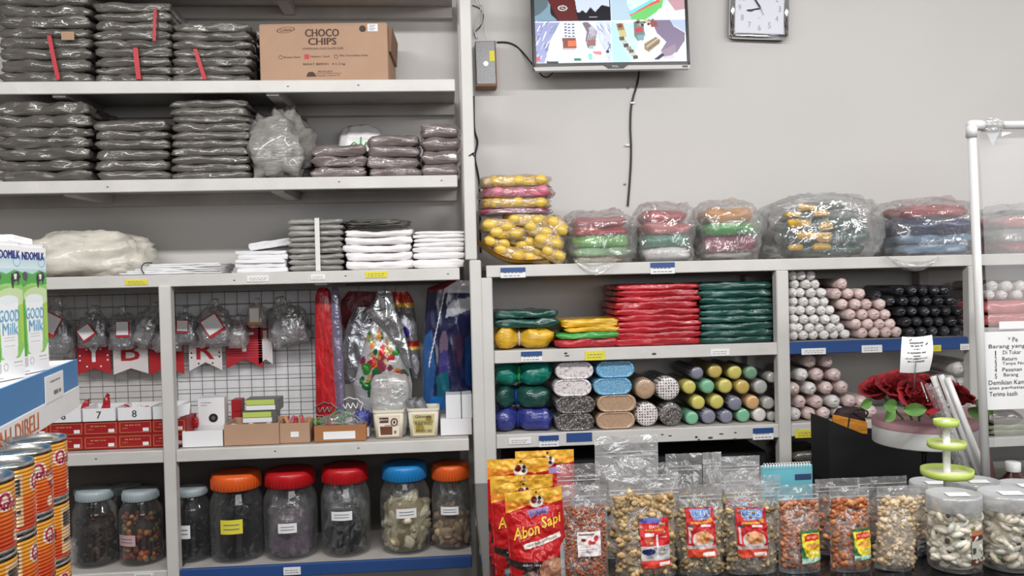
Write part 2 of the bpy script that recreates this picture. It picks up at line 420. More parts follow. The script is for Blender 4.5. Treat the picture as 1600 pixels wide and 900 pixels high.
# ------------------------------------------------------------------ printed pictures: a small canvas whose cells colour a fine grid
class Cv:
    def __init__(s, w, h, ux, uy, bgc=(255, 255, 255)):
        s.w, s.h, s.ux, s.uy = w, h, ux, uy; s.a = np.zeros((h, w, 3)); s.a[:] = bgc
        s.X, s.Y = np.meshgrid((np.arange(w)+.5)/w*ux, (np.arange(h)+.5)/h*uy)
    def put(s, m, c): s.a[m] = c; return s
    def rect(s, x0, y0, x1, y1, c): return s.put((s.X >= x0) & (s.X <= x1) & (s.Y >= y0) & (s.Y <= y1), c)
    def ell(s, cx, cy, rx, ry, c): return s.put(((s.X-cx)/rx)**2+((s.Y-cy)/ry)**2 <= 1, c)
    def poly(s, pts, c):
        m = np.zeros(s.X.shape, bool); n = len(pts)
        for i in range(n):
            (x1, y1), (x2, y2) = pts[i], pts[(i+1) % n]
            if y1 == y2: continue
            k = ((y1 > s.Y) != (y2 > s.Y)) & (s.X < (x2-x1)*(s.Y-y1)/(y2-y1)+x1); m ^= k
        return s.put(m, c)
    def line(s, x1, y1, x2, y2, w, c):
        dx, dy = x2-x1, y2-y1; L = max(dx*dx+dy*dy, 1e-9)
        t = np.clip(((s.X-x1)*dx+(s.Y-y1)*dy)/L, 0, 1)
        return s.put(np.hypot(s.X-x1-t*dx, s.Y-y1-t*dy) <= w/2, c)
    def grad(s, y0, c0, y1, c1):
        t = np.clip((s.Y-y0)/(y1-y0), 0, 1)[..., None]; m = (s.Y >= y0) & (s.Y <= y1)
        s.a[m] = (np.array(c0)*(1-t)+np.array(c1)*t)[m]; return s
    def grime(s, k, seed=0):
        r = np.random.RandomState(seed); s.a = np.clip(s.a*(1+k*(r.rand(s.h, s.w, 1)-.5)), 0, 255); return s
    def geo(s, fn):
        """mesh of w-1 x h-1 cells; fn(u, v): u across, v up"""
        g = grid(fn, s.w-1, s.h-1); a = s.a[::-1].reshape(-1, 3)/255
        l = np.where(a <= .04045, a/12.92, ((a+.055)/1.055)**2.4)
        return g, [tuple(x) for x in l.tolist()]
ORD = ['lowest', 'second from bottom', 'third from bottom', 'fourth from bottom', 'fifth from bottom', 'sixth from bottom', 'seventh from bottom', 'eighth from bottom', 'ninth from bottom', 'tenth from bottom', 'eleventh from bottom', 'twelfth from bottom', 'thirteenth from bottom']
def order(i, n): return 'topmost' if i == n-1 else ORD[i]
NTH = ['first', 'second', 'third', 'fourth', 'fifth', 'sixth', 'seventh', 'eighth', 'ninth', 'tenth', 'eleventh', 'twelfth', 'thirteenth', 'fourteenth']

# ================================================================== the room
YB = 2.82                                   # back wall
def struct(name, g, m, sm=False):
    b = MB(); b.add(g, 0, None, sm); o = b.obj(name, m); o['kind'] = 'structure'; return o
struct('wall_back', box(-3.4, 4.2, YB, YB+.15, 0, 3.1), 'wall_paint')
struct('wall_left', box(-3.55, -3.4, -3.6, YB+.15, 0, 3.1), 'wall_front_paint')
struct('wall_right', box(4.2, 4.35, -3.6, YB+.15, 0, 3.1), 'wall_front_paint')
struct('floor', box(-3.55, 4.35, -3.6, YB+.15, -.1, 0), 'floor_tile')
struct('ceiling', box(-3.55, 4.35, -3.6, YB+.15, 3.1, 3.2), 'ceiling_paint')
# shop front behind the viewer: piers beside a wide opening
struct('wall_front', box(-3.4, -1.1, -3.6, -3.45, 0, 3.1), 'wall_front_paint')

# ------------------------------------------------------------------ the two shelving units
YF = 2.5
def zavg(*pp): return sum(Z(x, y, YF) for x, y in pp)/len(pp)
zS1 = zavg((0, 127), (720, 124)); zS2 = zavg((0, 285), (725, 272)); zS4 = zavg((75, 431), (740, 419), (270, 430))
zS5 = zavg((270, 705), (740, 684)); zS6 = zavg((280, 892), (735, 867)); zS0 = zS1+(zS1-zS2)+.035
zRT = zavg((773, 414), (1130, 408), (1515, 397)); zRM = zavg((773, 546), (1212, 538)); zRL = zavg((800, 676), (1212, 666)); zRB = zS6-.02
pxl = .00193
LIP = .036
XL, XP = -2.3, X(728, 400, YF)             # from beyond the frame to the tall post
def shelf(root, x0, x1, z, lipm='shelf_paint', lip=LIP, y1=YB-.015, yf=YF, label=None, seed=0):
    b = MB(); nx = max(2, int((x1-x0)/.12))
    b.add(box(x0, x1, yf+.014, y1, z-.014, z-.001), 0)
    b.add(bbox(x0, x1, yf, yf+.014, z-lip, z, .002), 1)
    return tag(b.obj('shelf', ['board_paint', lipm], root), label)
def joist(root, px, py, z):
    x = X(px, py, YF); b = MB(); b.add(box(x-.018, x+.018, YF+.016, YB-.034, z-.042, z-.0145), 0); b.obj('joist', 'board_paint', root)
def rail(root, x0, x1, z):
    b = MB(); b.add(box(x0, x1, YB-.032, YB-.001, z-.05, z-.0145), 0); b.obj('back_rail', 'board_paint', root)
def sticker(root, px0, px1, py0, py1, m='paper_white', bars=(), yf=YF, name='price_label', label=None, writing=True):
    """a label on a shelf edge; bars: (share from top, share to, material) of printed bands"""
    a, c = P(px0, (py0+py1)/2, yf), P(px1, (py0+py1)/2, yf); h = (py1-py0)*pxl; zc = (a.z+c.z)/2
    mats = [m, 'ink_soft']+[x[2] for x in bars]; b = MB()
    b.add(bbox(a.x, c.x, yf-.0022, yf-.0004, zc-h/2, zc+h/2, .0004), 0)
    for i, (s0, s1, _) in enumerate(bars): b.add(box(a.x, c.x, yf-.0034, yf-.0023, zc+h/2-s1*h, zc+h/2-s0*h), 2+i)
    if writing:
        r = random.Random(int(px0)); w = c.x-a.x
        for k in range(2):
            x = a.x+w*.12
            while x < c.x-w*.2:
                l = w*r.uniform(.05, .16); zz = zc+h*(.12-.3*k)-(h*.12 if bars else 0); b.add(box(x, x+l, yf-.0030, yf-.0023, zz-h*.035, zz+h*.035), 1); x += l+w*.05
    return tag(b.obj(name, mats, root), label)

lu = thing('shelving_unit', 'tall white wooden wall shelving with open shelves beside the television wall', 'shelving', (0, 0, 0))
for z in (zS0, zS1, zS2, zS4):
    shelf(lu, XL, XP-.02, z); rail(lu, XL, XP-.02, z)
xp2 = X(262, 600, YF)
for z, m2 in ((zS5, 'shelf_paint'), (zS6, 'blue_strip')):
    shelf(lu, XL, xp2-.0175, z, 'shelf_paint'); rail(lu, XL, xp2-.0175, z)
    shelf(lu, xp2+.0175, XP-.005, z, m2, label='shelf with a blue plastic edge strip' if m2 == 'blue_strip' else None); rail(lu, xp2+.0175, XP-.005, z)
for px_, py_, z in ((425, 0, zS0), (60, 0, zS0), (424, 147, zS1), (88, 147, zS1), (432, 297, zS2), (105, 300, zS2), (500, 440, zS4)): joist(lu, px_, py_, z)
def post(root, x0, x1, z0, z1, m='post_paint', yf=YF-.006, label=None, dep=.036):
    b = MB(); b.add(bbox(x0, x1, yf, yf+dep, z0, z1, .003), 0); return tag(b.obj('post', m, root), label)
zj = Z(740, 406, YF)
post(lu, X(716, 0, YF)+.002, X(738, 100, YF), zj, zS0+.1)
post(lu, X(738, 600, YF), X(756, 600, YF), Z(750, 822, YF), zj-.001)
post(lu, X(738, 600, YF), X(756, 600, YF), 0, Z(750, 822, YF)-.001, 'dark_base', label='dark painted foot of the post')
post(lu, xp2-.017, xp2+.017, 0, Z(255, 447, YF))
for px0, px1 in ((718, 736),): post(lu, X(px0, 100, YF), X(px1, 100, YF), 0, zS0+.1, yf=YB-.06, m='board_paint')
sticker(lu, 196, 231, 437, 445, 'paper_yellow'); sticker(lu, 571, 605, 424, 434, 'paper_yellow'); sticker(lu, 386, 420, 431, 440); sticker(lu, 486, 508, 429, 437)
sticker(lu, 443, 470, 886, 898, yf=YF); sticker(lu, 210, 240, 896, 900, yf=YF)
# screw heads and scuffs on the edges
b = MB()
for px_, py_ in ((450, 135), (560, 133), (530, 284), (690, 282), (168, 292), (540, 431), (700, 428), (366, 438), (150, 717), (430, 705), (560, 700)):
    p = P(px_, py_, YF); b.add(ell(p.x, YF-.0004, p.z, .0035, .0008, .0022, 8, 4), 0)
b.obj('screw_heads', 'wire_dark', lu)

ru = thing('shelving_unit', 'low white shelving unit packed with rolled and folded plastic bags under the television', 'shelving', (0, 0, 0))
xa, xb, xc = X(764, 600, YF), X(1224, 560, YF), X(1521, 480, YF)
shelf(ru, XP+.06, xc+.9, zRT, lip=.036); rail(ru, xa, xc+.9, zRT)
shelf(ru, xa+.018, xb-.018, zRM, lip=.038); shelf(ru, xb+.02, xc-.02, zRM, 'blue_strip', lip=.038, label='shelf with a blue plastic edge strip')
shelf(ru, xa+.018, xb-.018, zRL, lip=.042); shelf(ru, xb+.02, xc-.02, zRL, lip=.040)
shelf(ru, xc+.02, xc+.9, Z(1560, 512, YF), lip=.03); shelf(ru, xc+.02, xc+.9, Z(1570, 684, YF), lip=.03)
shelf(ru, xa+.018, xc+.9, zRB-.12, lip=.04)
for x, w_ in ((xa, .017), (xb, .0195), (xc, .017)): post(ru, x-w_, x+w_, Z(764, 820, YF) if x == xa else 0, zRT-.0365)
post(ru, xa-.017, xa+.03, 0, Z(764, 820, YF)-.001, 'dark_base', label='dark painted foot of the post')
for x in (xa, xb, xc): post(ru, x-.017, x+.017, 0, zRT-.0505, 'board_paint', yf=YB-.05, dep=.048)
bl = ((0, .45, 'blue_strip'),)
for a in ((782, 821, 418, 434), (1016, 1054, 410, 428), (814, 847, 549, 565), (842, 873, 680, 698), (1176, 1208, 668, 687)): sticker(ru, *a, bars=bl)
sticker(ru, 885, 925, 676, 690, 'blue_strip', writing=False, label='torn blue label')
for a in ((914, 945, 548, 563, 'paper_yellow'), (1242, 1280, 671, 684, 'paper_yellow'), (1252, 1290, 544, 554), (1346, 1378, 539, 551), (1454, 1470, 539, 549, 'paper_yellow'), (1500, 1514, 537, 547)): sticker(ru, *a[:4], *(a[4:] or ('paper_white',)))
sticker(ru, 795, 830, 684, 694); sticker(ru, 1110, 1140, 545, 556); sticker(ru, 1562, 1600, 505, 514, yf=YF)
b = MB(); r = random.Random(4)
for px_, py_ in ((1035, 679), (1047, 681), (1092, 687), (1110, 684), (1127, 678), (1148, 686), (1149, 676), (1088, 683), (1246, 673), (886, 556), (884, 552), (1022, 553)):
    p = P(px_, py_, YF); b.add(ell(p.x, YF-.0003, p.z, r.uniform(.004, .009), .0006, r.uniform(.002, .004), 8, 4), 0)
b.obj('paint_chip_stain', 'dark_base', ru)

# ------------------------------------------------------------------ wire grid panel on the wall of the middle shelf
gp = thing('wire_grid_panel', 'dark wire display grid fixed to the wall below the stacked paper shelf', 'display grid', (0, 0, 0))
gx0, gx1, gz0, gz1 = X(-60, 560, 2.79), X(505, 560, 2.79), zS5+.01, zS4-.055
b = MB()
x = gx0
while x <= gx1: b.add(tube([(x, 2.79, gz0), (x, 2.79, gz1)], .0012, 5)); x += .0395
b.obj('vertical_wires', 'wire_dark', gp)
b = MB(); z = gz0+.012
while z <= gz1: b.add(tube([(gx0, 2.787, z), (gx1, 2.787, z)], .0012, 5)); z += .0395
b.obj('horizontal_wires', 'wire_dark', gp)
tp = MB(); tp.add(box(X(280, 600, YB), X(505, 600, YB), YB-.012, YB-.001, zS5+.001, zS4-.06)); tag(tp.obj('back_panel', 'white_card', lu), 'pale back panel')

b = MB(); b.add(box(XL, XP-.03, YB-.010, YB-.001, zS6+.001, zS5-.052)); tag(b.obj('back_panel', 'shade_backing', lu), 'dull brown panel added to deepen the shade behind the jars')  # added panel; its dark colour stands in for shade behind the jars

# ================================================================== grey bag packs on the upper shelves
def stack(name, desc, where, cat, group, x1, x2, ytop, n, zb, mat_, yf=2.525, dep=.25, amp=.003, ybase=None, hs=None, jit=.004, seed=0, crimp=.004, corner=.012, sag=0, taper=None, puff=0, ylab=None, step=.014, edge=None, gapf=.992):
    xm = (x1+x2)/2; H = Z(xm, ytop, yf)-zb; r = random.Random(seed+int(x1)); z = zb+.0005; out = []
    hs = hs or [r.uniform(.85, 1.15) for _ in range(n)]; t = sum(hs)
    xa_, xb_ = X(x1, (ytop+ytop)/2+40, yf), X(x2, ytop+40, yf)
    for i in range(n):
        h = H*hs[i]/t; k = (taper[i] if taper else 0); w = xb_-xa_-k
        m_ = mat_ if isinstance(mat_, str) else mat_[i]
        b = MB(); b.add(slab(w, dep, h*gapf, seed*31+i*7+int(x1), amp, corner=corner, crimp=crimp, sag=sag, puff=puff, step=step, edge=h*.24 if edge is None else edge), 0, None, True)
        o = b.obj(name, m_, None, ((xa_+xb_)/2+r.uniform(-jit, jit)+k*.4, yf+dep/2+r.uniform(0, jit*1.5), z))
        lab = f'{desc}, {order(i, n)} in the {where}' if n > 1 else f'{desc}, {where}'
        tag(o, lab, cat, group); out.append(o); z += h
    return out
def strap(px0, py0, px1, py1, yf, m, label, w=.012, name='strap', bow=.002, under=True):
    a, c = P(px0, py0, yf), P(px1, py1, yf); b = MB(); n = 8
    f = lambda u, v: (a.x+(c.x-a.x)*v+(u-.5)*w, yf-bow*sin(pi*v)-.001+(.04*max(0, .08-v)/.08 if under else 0), a.z+(c.z-a.z)*v)
    b.add(grid(f, 2, n)); b.add(grid(lambda u, v: (lambda q: (q[0], q[1]+.0012, q[2]))(f(u, v)), 2, n)); o = b.obj(name, m); return tag(o, label, 'strap')

stack('bag_pack', 'grey folded bag pack', 'outer stack on the top shelf', 'bag pack', 'grey packs on the top shelf', -6, 138, -12, 8, zS1, 'grey_pack', amp=.004, dep=.24)
stack('bag_pack', 'grey folded bag pack', 'middle stack on top shelf', 'bag pack', 'grey packs on the top shelf', 145, 266, 3, 9, zS1, 'grey_pack', amp=.004, dep=.24, seed=2)
stack('bag_pack', 'grey folded bag pack', 'stack touching the carton', 'bag pack', 'grey packs on the top shelf', 268, 391, 34, 7, zS1, 'grey_pack', amp=.004, dep=.24, seed=3)
strap(75, 46, 91, 124, 2.518, 'strap_red', 'red strap around the outermost lower bundle on the top shelf')
strap(211, 68, 217, 124, 2.518, 'strap_red', 'short red strap around the lower middle bundle on the top shelf', w=.014)
strap(243, 8, 241, 64, 2.518, 'strap_red', 'thin red strap around the upper middle bundle on the top shelf', w=.009)
strap(303, 70, 320, 124, 2.518, 'strap_red', 'slanting red strap on the bundle beside the cardboard carton')
b = MB(); p = P(106, 56, 2.515); b.add(box(p.x-.018, p.x+.018, 2.514, 2.5155, p.z-.012, p.z+.012)); tag(b.obj('paper_tag', 'carton'), 'small beige paper tag on the outermost grey bundles', 'tag')
stack('bag_pack', 'shiny grey bag pack', 'broad outer stack on second shelf', 'bag pack', 'grey packs on the second shelf', -8, 138, 158, 7, zS2, 'grey_pack', amp=.005, dep=.24, seed=4)
stack('bag_pack', 'shiny grey bag pack', 'low middle stack on second shelf', 'bag pack', 'grey packs on the second shelf', 146, 262, 187, 6, zS2, 'grey_pack', amp=.003, dep=.23, seed=5)
stack('bag_pack', 'shiny grey bag pack', 'tallest stack on second shelf', 'bag pack', 'grey packs on the second shelf', 265, 388, 156, 10, zS2, 'grey_pack', amp=.003, dep=.24, seed=6)
stack('bag_pack', 'mauve grey wrapped bag pack', 'lowest stack on second shelf', 'bag pack', 'mauve packs on the second shelf', 486, 572, 226, 3, zS2, 'mauve_pack', amp=.005, dep=.2, seed=7)
stack('bag_pack', 'mauve grey wrapped bag pack', 'stack before the white bag', 'bag pack', 'mauve packs on the second shelf', 574, 656, 211, 4, zS2, 'mauve_pack', amp=.004, dep=.2, seed=8)
stack('bag_pack', 'mauve grey wrapped bag pack', 'stack against the tall post', 'bag pack', 'mauve packs on the second shelf', 658, 719, 194, 4, zS2, 'mauve_pack', amp=.004, dep=.2, seed=9)

# crumpled soft bundles
def blob(w, d, h, seed=0, amp=.16, fs=3., flat=.25, nu=40, nv=24, pw=.75, ridge=.5):
    """crumpled bag: rounded body with creases; base on z = 0"""
    def f(p):
        x, y, z = p
        s = lambda q: math.copysign(abs(q)**pw, q)
        v = Vector((s(x), s(y), s(z)))
        n1 = nz(v, fs, seed); n2 = 1-abs(nz(v, fs*2.3, seed+3))*2; n3 = nz(v, fs*5, seed+9)
        k = 1+amp*(n1+ridge*.5*(n2-.5)+.35*n3)
        v = v*k; zz = v.z
        if zz < -1+flat: zz = -1+flat
        return (v.x*w/2, v.y*d/2, (zz+1-flat)/(2-flat)*h)
    return ell(0, 0, 0, 1, 1, 1, nu, nv, f)
def soft(name, label, cat, x1, x2, y1, Yc, d, zb, m, seed=0, group=None, **k):
    xa_, xb_ = X(x1, y1+30, Yc), X(x2, y1+30, Yc); h = Z((x1+x2)/2, y1, Yc)-zb; b = MB(); b.add(blob(xb_-xa_, d, h, seed, **k), 0, None, True)
    return tag(b.obj(name, m, None, ((xa_+xb_)/2, Yc, zb)), label, cat, group)
soft('plastic_bag', 'crumpled grey bundle in clear film spilling over the second shelf edge', 'bag', 390, 488, 180, 2.64, .24, zS2+.0005, 'grey_pack_pale', 11, amp=.3, fs=3.2, ridge=1)
t = thing('plastic_bag', 'white plastic bag with green handles lying behind the mauve packs', 'bag', ((X(525, 210, 2.76)+X(605, 210, 2.76))/2, 2.765, zS2+.0005))
b = MB(); b.add(blob(.165, .07, Z(565, 196, 2.76)-zS2, 13, amp=.1), 0, None, True); b.obj('body', 'white_pack', t)
b = MB()
for s in (-1, 1): b.add(tube(smooth([(s*.004, -.03, .10), (s*.018, -.045, .135), (s*.04, -.046, .115), (s*.05, -.05, .085)], 5), .0022, 6))
b.add(tube([(0, -.03, .155), (0, -.045, .13), (0, -.048, .1)], .0022, 6)); b.obj('handle', 'strap_green', t, )
# shelf of white paper and bags
soft('plastic_bag', 'big crumpled cream plastic bundle lying behind the milk cartons', 'bag', 52, 236, 364, 2.66, .26, zS4+.0005, 'cream_bundle', 17, amp=.2, fs=1.8, ridge=.7, nu=56, nv=32)
t = thing('paper_bag_bundle', 'flat white paper bag bundle with black band over the shelf edge', 'paper bags', (X(262, 425, 2.5), 2.53, zS4+.001))
for i in range(5):
    b = MB(); w_ = .29-.02*i; b.add(slab(w_, .16, .006, i+60, .0015, corner=.004, step=.02), 0, None, False)
    o = b.obj('paper_sheet', 'white_card', t, (-.0+.012*i, .06, .0062*i)); o.rotation_euler = (0, 0, radians(4-2*i))
b = MB(); b.add(tube(smooth([(-.068, -.028, .003), (-.074, -.03, .018), (-.066, -.028, .033), (-.05, -.01, .0345)], 5), .0016, 6)); b.obj('band', 'black_matt', t)
stack('paper_bag_pack', 'thin white paper bag pack', 'low fan beside the strapped block', 'paper bags', 'thin white packs in the low fan', 368, 447, 392, 5, zS4, 'paper_stack', amp=.002, dep=.2, edge=.001, corner=.003, crimp=0, gapf=.97, jit=.006)
b = MB(); b.add(slab(.13, .14, .022, 5, .002, edge=.002, corner=.004), 0, None, False)
o = b.obj('paper_bag_stack', 'paper_stack', None, (X(420, 385, 2.66), 2.70, Z(410, 386, 2.525)+.002)); o.rotation_euler = (0, radians(-8), radians(10)); tag(o, 'white paper bags tilted on top of the small fanned stack', 'paper bags')
t = thing('paper_block', 'tall block of grey wrapped paper bags with a white strap', 'paper bags', ((X(449, 380, 2.53)+X(536, 380, 2.53))/2, 2.53, zS4+.001))
H = Z(492, 342, 2.53)-zS4; w_ = X(536, 380, 2.53)-X(449, 380, 2.53)
for i in range(9):
    b = MB(); b.add(slab(w_, .22, H/9*.97, i+90, .003, corner=.008, crimp=.003), 0, None, True); b.obj('bag_layer', 'grey_pack_pale', t, (0.001*(i % 2), .115, H/9*i))
b = MB(); b.add(box(.000, .014, -.004, -.0025, 0, H+.002)); b.add(box(.000, .014, -.004, .2, H+.001, H+.0025)); b.obj('strap', 'strap_white', t)
stack('paper_bag_pack', 'glossy white paper bag pack', 'sagging stack', 'paper bags', 'white packs in the sagging stack', 538, 644, 360, 5, zS4, 'white_pack', amp=.003, dep=.22, seed=20, sag=.008, edge=.006, step=.012, corner=.008)
stack('paper_bag_pack', 'plain white paper bag pack', 'stack touching the tall post', 'paper bags', 'white packs touching the post', 646, 727, 361, 7, zS4, 'white_pack', amp=.0015, dep=.22, seed=21, edge=.003, hs=[2.2, 1.6, 1.3, 1.1, 1, .9, .8], corner=.005)
soft('plastic_film', 'crumpled dark grey film on top of the sagging white stack', 'film', 540, 642, 344, 2.63, .18, Z(590, 360, 2.53)+.014, 'grey_pack', 33, amp=.25)

# ------------------------------------------------------------------ the choco chips carton
cy = 2.535
c0, c1 = X(404, 80, cy), X(606, 80, cy); ch = Z(500, 37, cy)-zS1-.001; cw = c1-c0
t = thing('carton', 'brown cardboard carton printed with choco chips lettering', 'carton', ((c0+c1)/2, cy+.006, zS1+.001), rz=radians(-2.0))
b = MB(); b.add(bbox(-cw/2, cw/2, 0, .235, 0, ch, .002)); b.obj('body', 'carton', t)
b = MB(); b.add(poly([(-cw/2+.002, ch+.0005), (cw/2-.002, ch+.0005), (cw/2-.006, ch+.004), (-cw/2+.002, ch+.003)], .004, .11)); b.add(poly([(-cw/2+.004, ch+.0005), (cw/2-.002, ch+.0005), (cw/2+.004, ch+.005), (-cw/2+.002, ch+.003)], .12, .23)); b.obj('top_flap', 'carton', t)
b = MB(); b.add(warp(box(0, .012, .02, .21, ch*.55, ch*.98), lambda p: (cw/2+.0005+p.x*(p.z/ch), p.y, p.z))); b.obj('side_flap', 'carton_dark', t)
def cpx(px, py): return ((px-404)/202*cw-cw/2, ch-(py-37)/89*ch)
b = MB()
for s_, px_, py_, w_, h_ in (('CHOCO', 503, 50, 53, 12), ('CHIPS', 503, 63, 44, 11)):
    x, z = cpx(px_, py_)
    for dx in (-.0009, 0, .0009): b.add(shift(textfit(s_, w_*cw/202, h_*cw/202), x+dx, -.0009, z))
for s_, px_, py_, w_, h_ in (('COMPOUND CHOCOLATE CHIPS', 504, 74, 64, 3.2), ('Button Dark', 455, 86.5, 26, 3), ('Medium / Small', 499, 86, 30, 3), ('Mini Choco Extra Grain', 552, 85, 44, 3), ('BERAT BERSIH   4 x 2 kg', 505, 98, 66, 4.2), ('PRODUKSI', 506, 109, 22, 2.4), ('Indonesia Raya Industri', 512, 112, 40, 2.2), ('Kawasan industri 21', 510, 115, 38, 2)):
    x, z = cpx(px_, py_); b.add(shift(textfit(s_, w_*cw/202, h_*cw/202), x, -.0009, z))
for px_, m_ in ((437, 0), (524, 0)):
    x, z = cpx(px_, 86.5); n = 14; v = [(x+.006*k*cos(2*pi*i/n), -.0008, z+.006*k*sin(2*pi*i/n)) for k in (1, .82) for i in range(n)]
    b.add((v, [(i, (i+1) % n, n+(i+1) % n, n+i) for i in range(n)]))
x, z = cpx(446, 45); n = 24; v = [(x+.027*k*cos(2*pi*i/n), -.0008, z+.0085*k*sin(2*pi*i/n)+.1*.027*k*cos(2*pi*i/n)) for k in (1, .9) for i in range(n)]
b.add((v, [(i, (i+1) % n, n+(i+1) % n, n+i) for i in range(n)])); b.add(shift(textfit('Collatta', .036, .008), x, -.0009, z, rot=.1))
x, z = cpx(484, 113); b.add(poly([(x-.014, z-.007), (x+.014, z-.007), (x+.011, z+.002), (x+.006, z+.007), (x-.006, z+.007), (x-.011, z+.002)], -.0009, -.0002))
x, z = cpx(567, 44.5); b.add(poly([(x+.010*cos(2*pi*i/12), z+.010*sin(2*pi*i/12)) for i in range(12)], -.0009, -.0002))
b.obj('carton_print', 'print_brown', t)
x, z = cpx(478, 86); b = MB(); b.add(box(x-.007, x+.007, -.0009, -.0002, z-.007, z+.007)); b.obj('red_tick_box', 'strap_red', t)
x, z = cpx(583, 43); b = MB(); b.add(box(x-.015, x+.015, -.001, -.0002, z-.011, z+.011), 0)
for k in range(4): b.add(box(x-.011, x+.009-.004*(k % 2), -.0015, -.001, z+.006-.0045*k, z+.0075-.0045*k), 1)
b.obj('white_sticker', ['paper_white', 'ink_soft'], t)
b = MB(); b.add(bbox(X(392, 100, 2.6), X(401, 100, 2.6), 2.6, 2.74, zS1+.001, Z(396, 72, 2.6), .002)); tag(b.obj('box', 'black_matt'), 'narrow black box wedged beside the cardboard carton', 'box')

# ================================================================== middle shelf of the tall unit: boxes, trays, hanging goods
zb = zS5+.001
# red boxes in two tiers
rb = thing('box', '', 'box', (0, 0, 0)); bw, bh, bd = .102, .0415, .10
b = MB(); b.add(bbox(-bw/2, bw/2, 0, bd, 0, bh, .001)); b.obj('carton_body', 'red_box', rb)
b = MB()
for x0, x1, z0, z1 in ((-.045, .045, .005, .0062), (-.045, .045, .0355, .0367), (-.045, -.0438, .005, .0367), (.0438, .045, .005, .0367)): b.add(box(x0, x1, -.0008, -.0001, z0, z1))
b.add(shift(squig(.048, .0036, 1), -.005, -.0006, .027)); b.add(shift(squig(.018, .0026, 2), -.028, -.0006, .018))
b.obj('printed_border', 'gold_print', rb)
b = MB(); b.add(box(.022, .039, -.001, -.0001, .008, .018)); b.obj('price_tag', 'paper_white', rb)
cols = [-29, 22, 77, 131, 185, 238]; colname = ['outermost column behind the milk cartons', 'column behind the blue shelf sign', 'column under tray 6', 'column under tray seven', 'column under tray eight', 'column behind the shelf post']
colname[2] = 'column under tray six'
for k, px_ in enumerate(cols):
    yb_ = 2.55; x = X(px_+26, 680, yb_)
    for j in range(2):
        lab = f'red box with gold border, {("lower","upper")[j]} tier, {colname[k]}'
        if k == 0 and j == 0: rb.location = (x, yb_, zb); tag(rb, lab, None, 'red boxes in two tiers')
        else: dup(rb, (x+.001*j, yb_+.001*j, zb+j*(bh+.0005)), lab, 'red boxes in two tiers')
def tray(name, label, cat, x0, x1, ytop, ybot, yf, dep, z0, m, num=None, flap=False, t_=.0016, flare=0, group=None, rz=0):
    a, c = X(x0, (ytop+ybot)/2, yf), X(x1, (ytop+ybot)/2, yf); w = c-a; h = Z((x0+x1)/2, ytop, yf)-Z((x0+x1)/2, ybot, yf)
    t = thing(name, label, cat, ((a+c)/2, yf, z0), group, rz)
    b = MB(); W2 = w/2
    b.add(bbox(-W2, W2, 0, dep, 0, t_, .0003)); b.add(bbox(-W2, W2, 0, t_, t_, h, .0003)); b.add(bbox(-W2, W2, dep-t_, dep, t_, h, .0003))
    b.add(bbox(-W2, -W2+t_, t_, dep-t_, t_, h, .0003)); b.add(bbox(W2-t_, W2, t_, dep-t_, t_, h, .0003)); b.obj('tray_body', m, t)
    if num:
        b = MB(); g = textfit(num, .013, .021); 
        for dx in (-.0004, .0004): b.add(shift(g, dx, -.0006, h*.5))
        b.obj('handwritten_number', 'ink', t)
    if flap:
        b = MB(); b.add(poly([(W2-.005, 0.004), (W2+.03, .012), (W2+.034, h+.008), (W2-.002, h)], -.0015, -.0003)); b.obj('torn_flap', m, t)
    return t, w, h
ztr = zb+2*(bh+.0005)+.0005
for px0, px1, num, nm in ((20, 70, '5', 'five'), (72, 126, '6', 'six'), (129, 180, '7', 'seven'), (184, 236, '8', 'eight'), (239, 280, '9', 'nine')):
    t, w, h = tray('open_tray', f'open white card tray marked {nm} on the red boxes', 'tray', px0, px1, 640, 660, 2.545, .11, ztr, 'white_card', num, num == '9', group='numbered trays on the red boxes')
# bits standing in the trays
def candle(label, x, y, z0, h, m, rot=0, r=.006, w=.012):
    b = MB(); b.add(warp(blob(.03, .016, h, int(x*1000), amp=.35, nu=14, nv=10), lambda p: (p.x*(1-.5*p.z/h), p.y, p.z)), 0, None, True)
    o = b.obj('party_novelty', m, None, (x, y, z0)); o.rotation_euler = (0, rot, 0); return tag(o, label, 'party novelty')
candle('red wrapped novelty sticking up between trays six and seven', X(128, 640, 2.62), 2.62, ztr+.003, .055, 'plastic_red', .3)
candle('pointed red novelty standing in tray seven', X(164, 640, 2.60), 2.60, ztr+.003, .068, 'plastic_red', .12)
for k in range(4): candle(f'pink and red wrapped novelty in tray eight, {("at its outer side", "beside the middle", "leaning across the middle", "by tray nine")[k]}', X(196+k*9, 640, 2.6), 2.585+.02*(k % 2), ztr+.003, .035+.006*(k % 3), ('plastic_pink', 'plastic_red', 'plastic_pink', 'white_pack')[k], (.5, -.6, .9, -.4)[k])
candle('red wrapped novelty behind the torn flap of tray nine', X(302, 640, 2.62), 2.62, zb+.045, .03, 'plastic_red', .3)
# white boxed gadget
t = thing('gadget_box', 'white gadget box with a round black lens picture, propped upright', 'box', ((X(312, 630, 2.66)+X(353, 630, 2.66))/2, 2.64, Z(333, 668, 2.64)), rz=radians(4))
w = X(353, 630, 2.64)-X(312, 630, 2.64); h = .092; b = MB(); b.add(bbox(-w/2, w/2, 0, .06, 0, h, .001)); b.obj('box_body', 'white_card', t)
b = MB(); b.add(warp(lathe([(.0135, 0), (.0135, .001)], 24), lambda p: (p.x+.006, -.0002-p.z, p.y+.03))); b.add(warp(lathe([(.006, 0), (.006, .0006)], 16), lambda p: (p.x+.006, -.0012-p.z, p.y+.03)), 1); b.obj('lens_picture', ['black_matt', 'wire_dark'], t)
b = MB(); b.add(shift(squig(.036, .0026, 3), -.012, -.0005, .078)); b.add(shift(squig(.022, .0022, 4), -.02, -.0005, .07)); b.obj('printed_words', 'ink_soft', t)
gbz = t.location.z
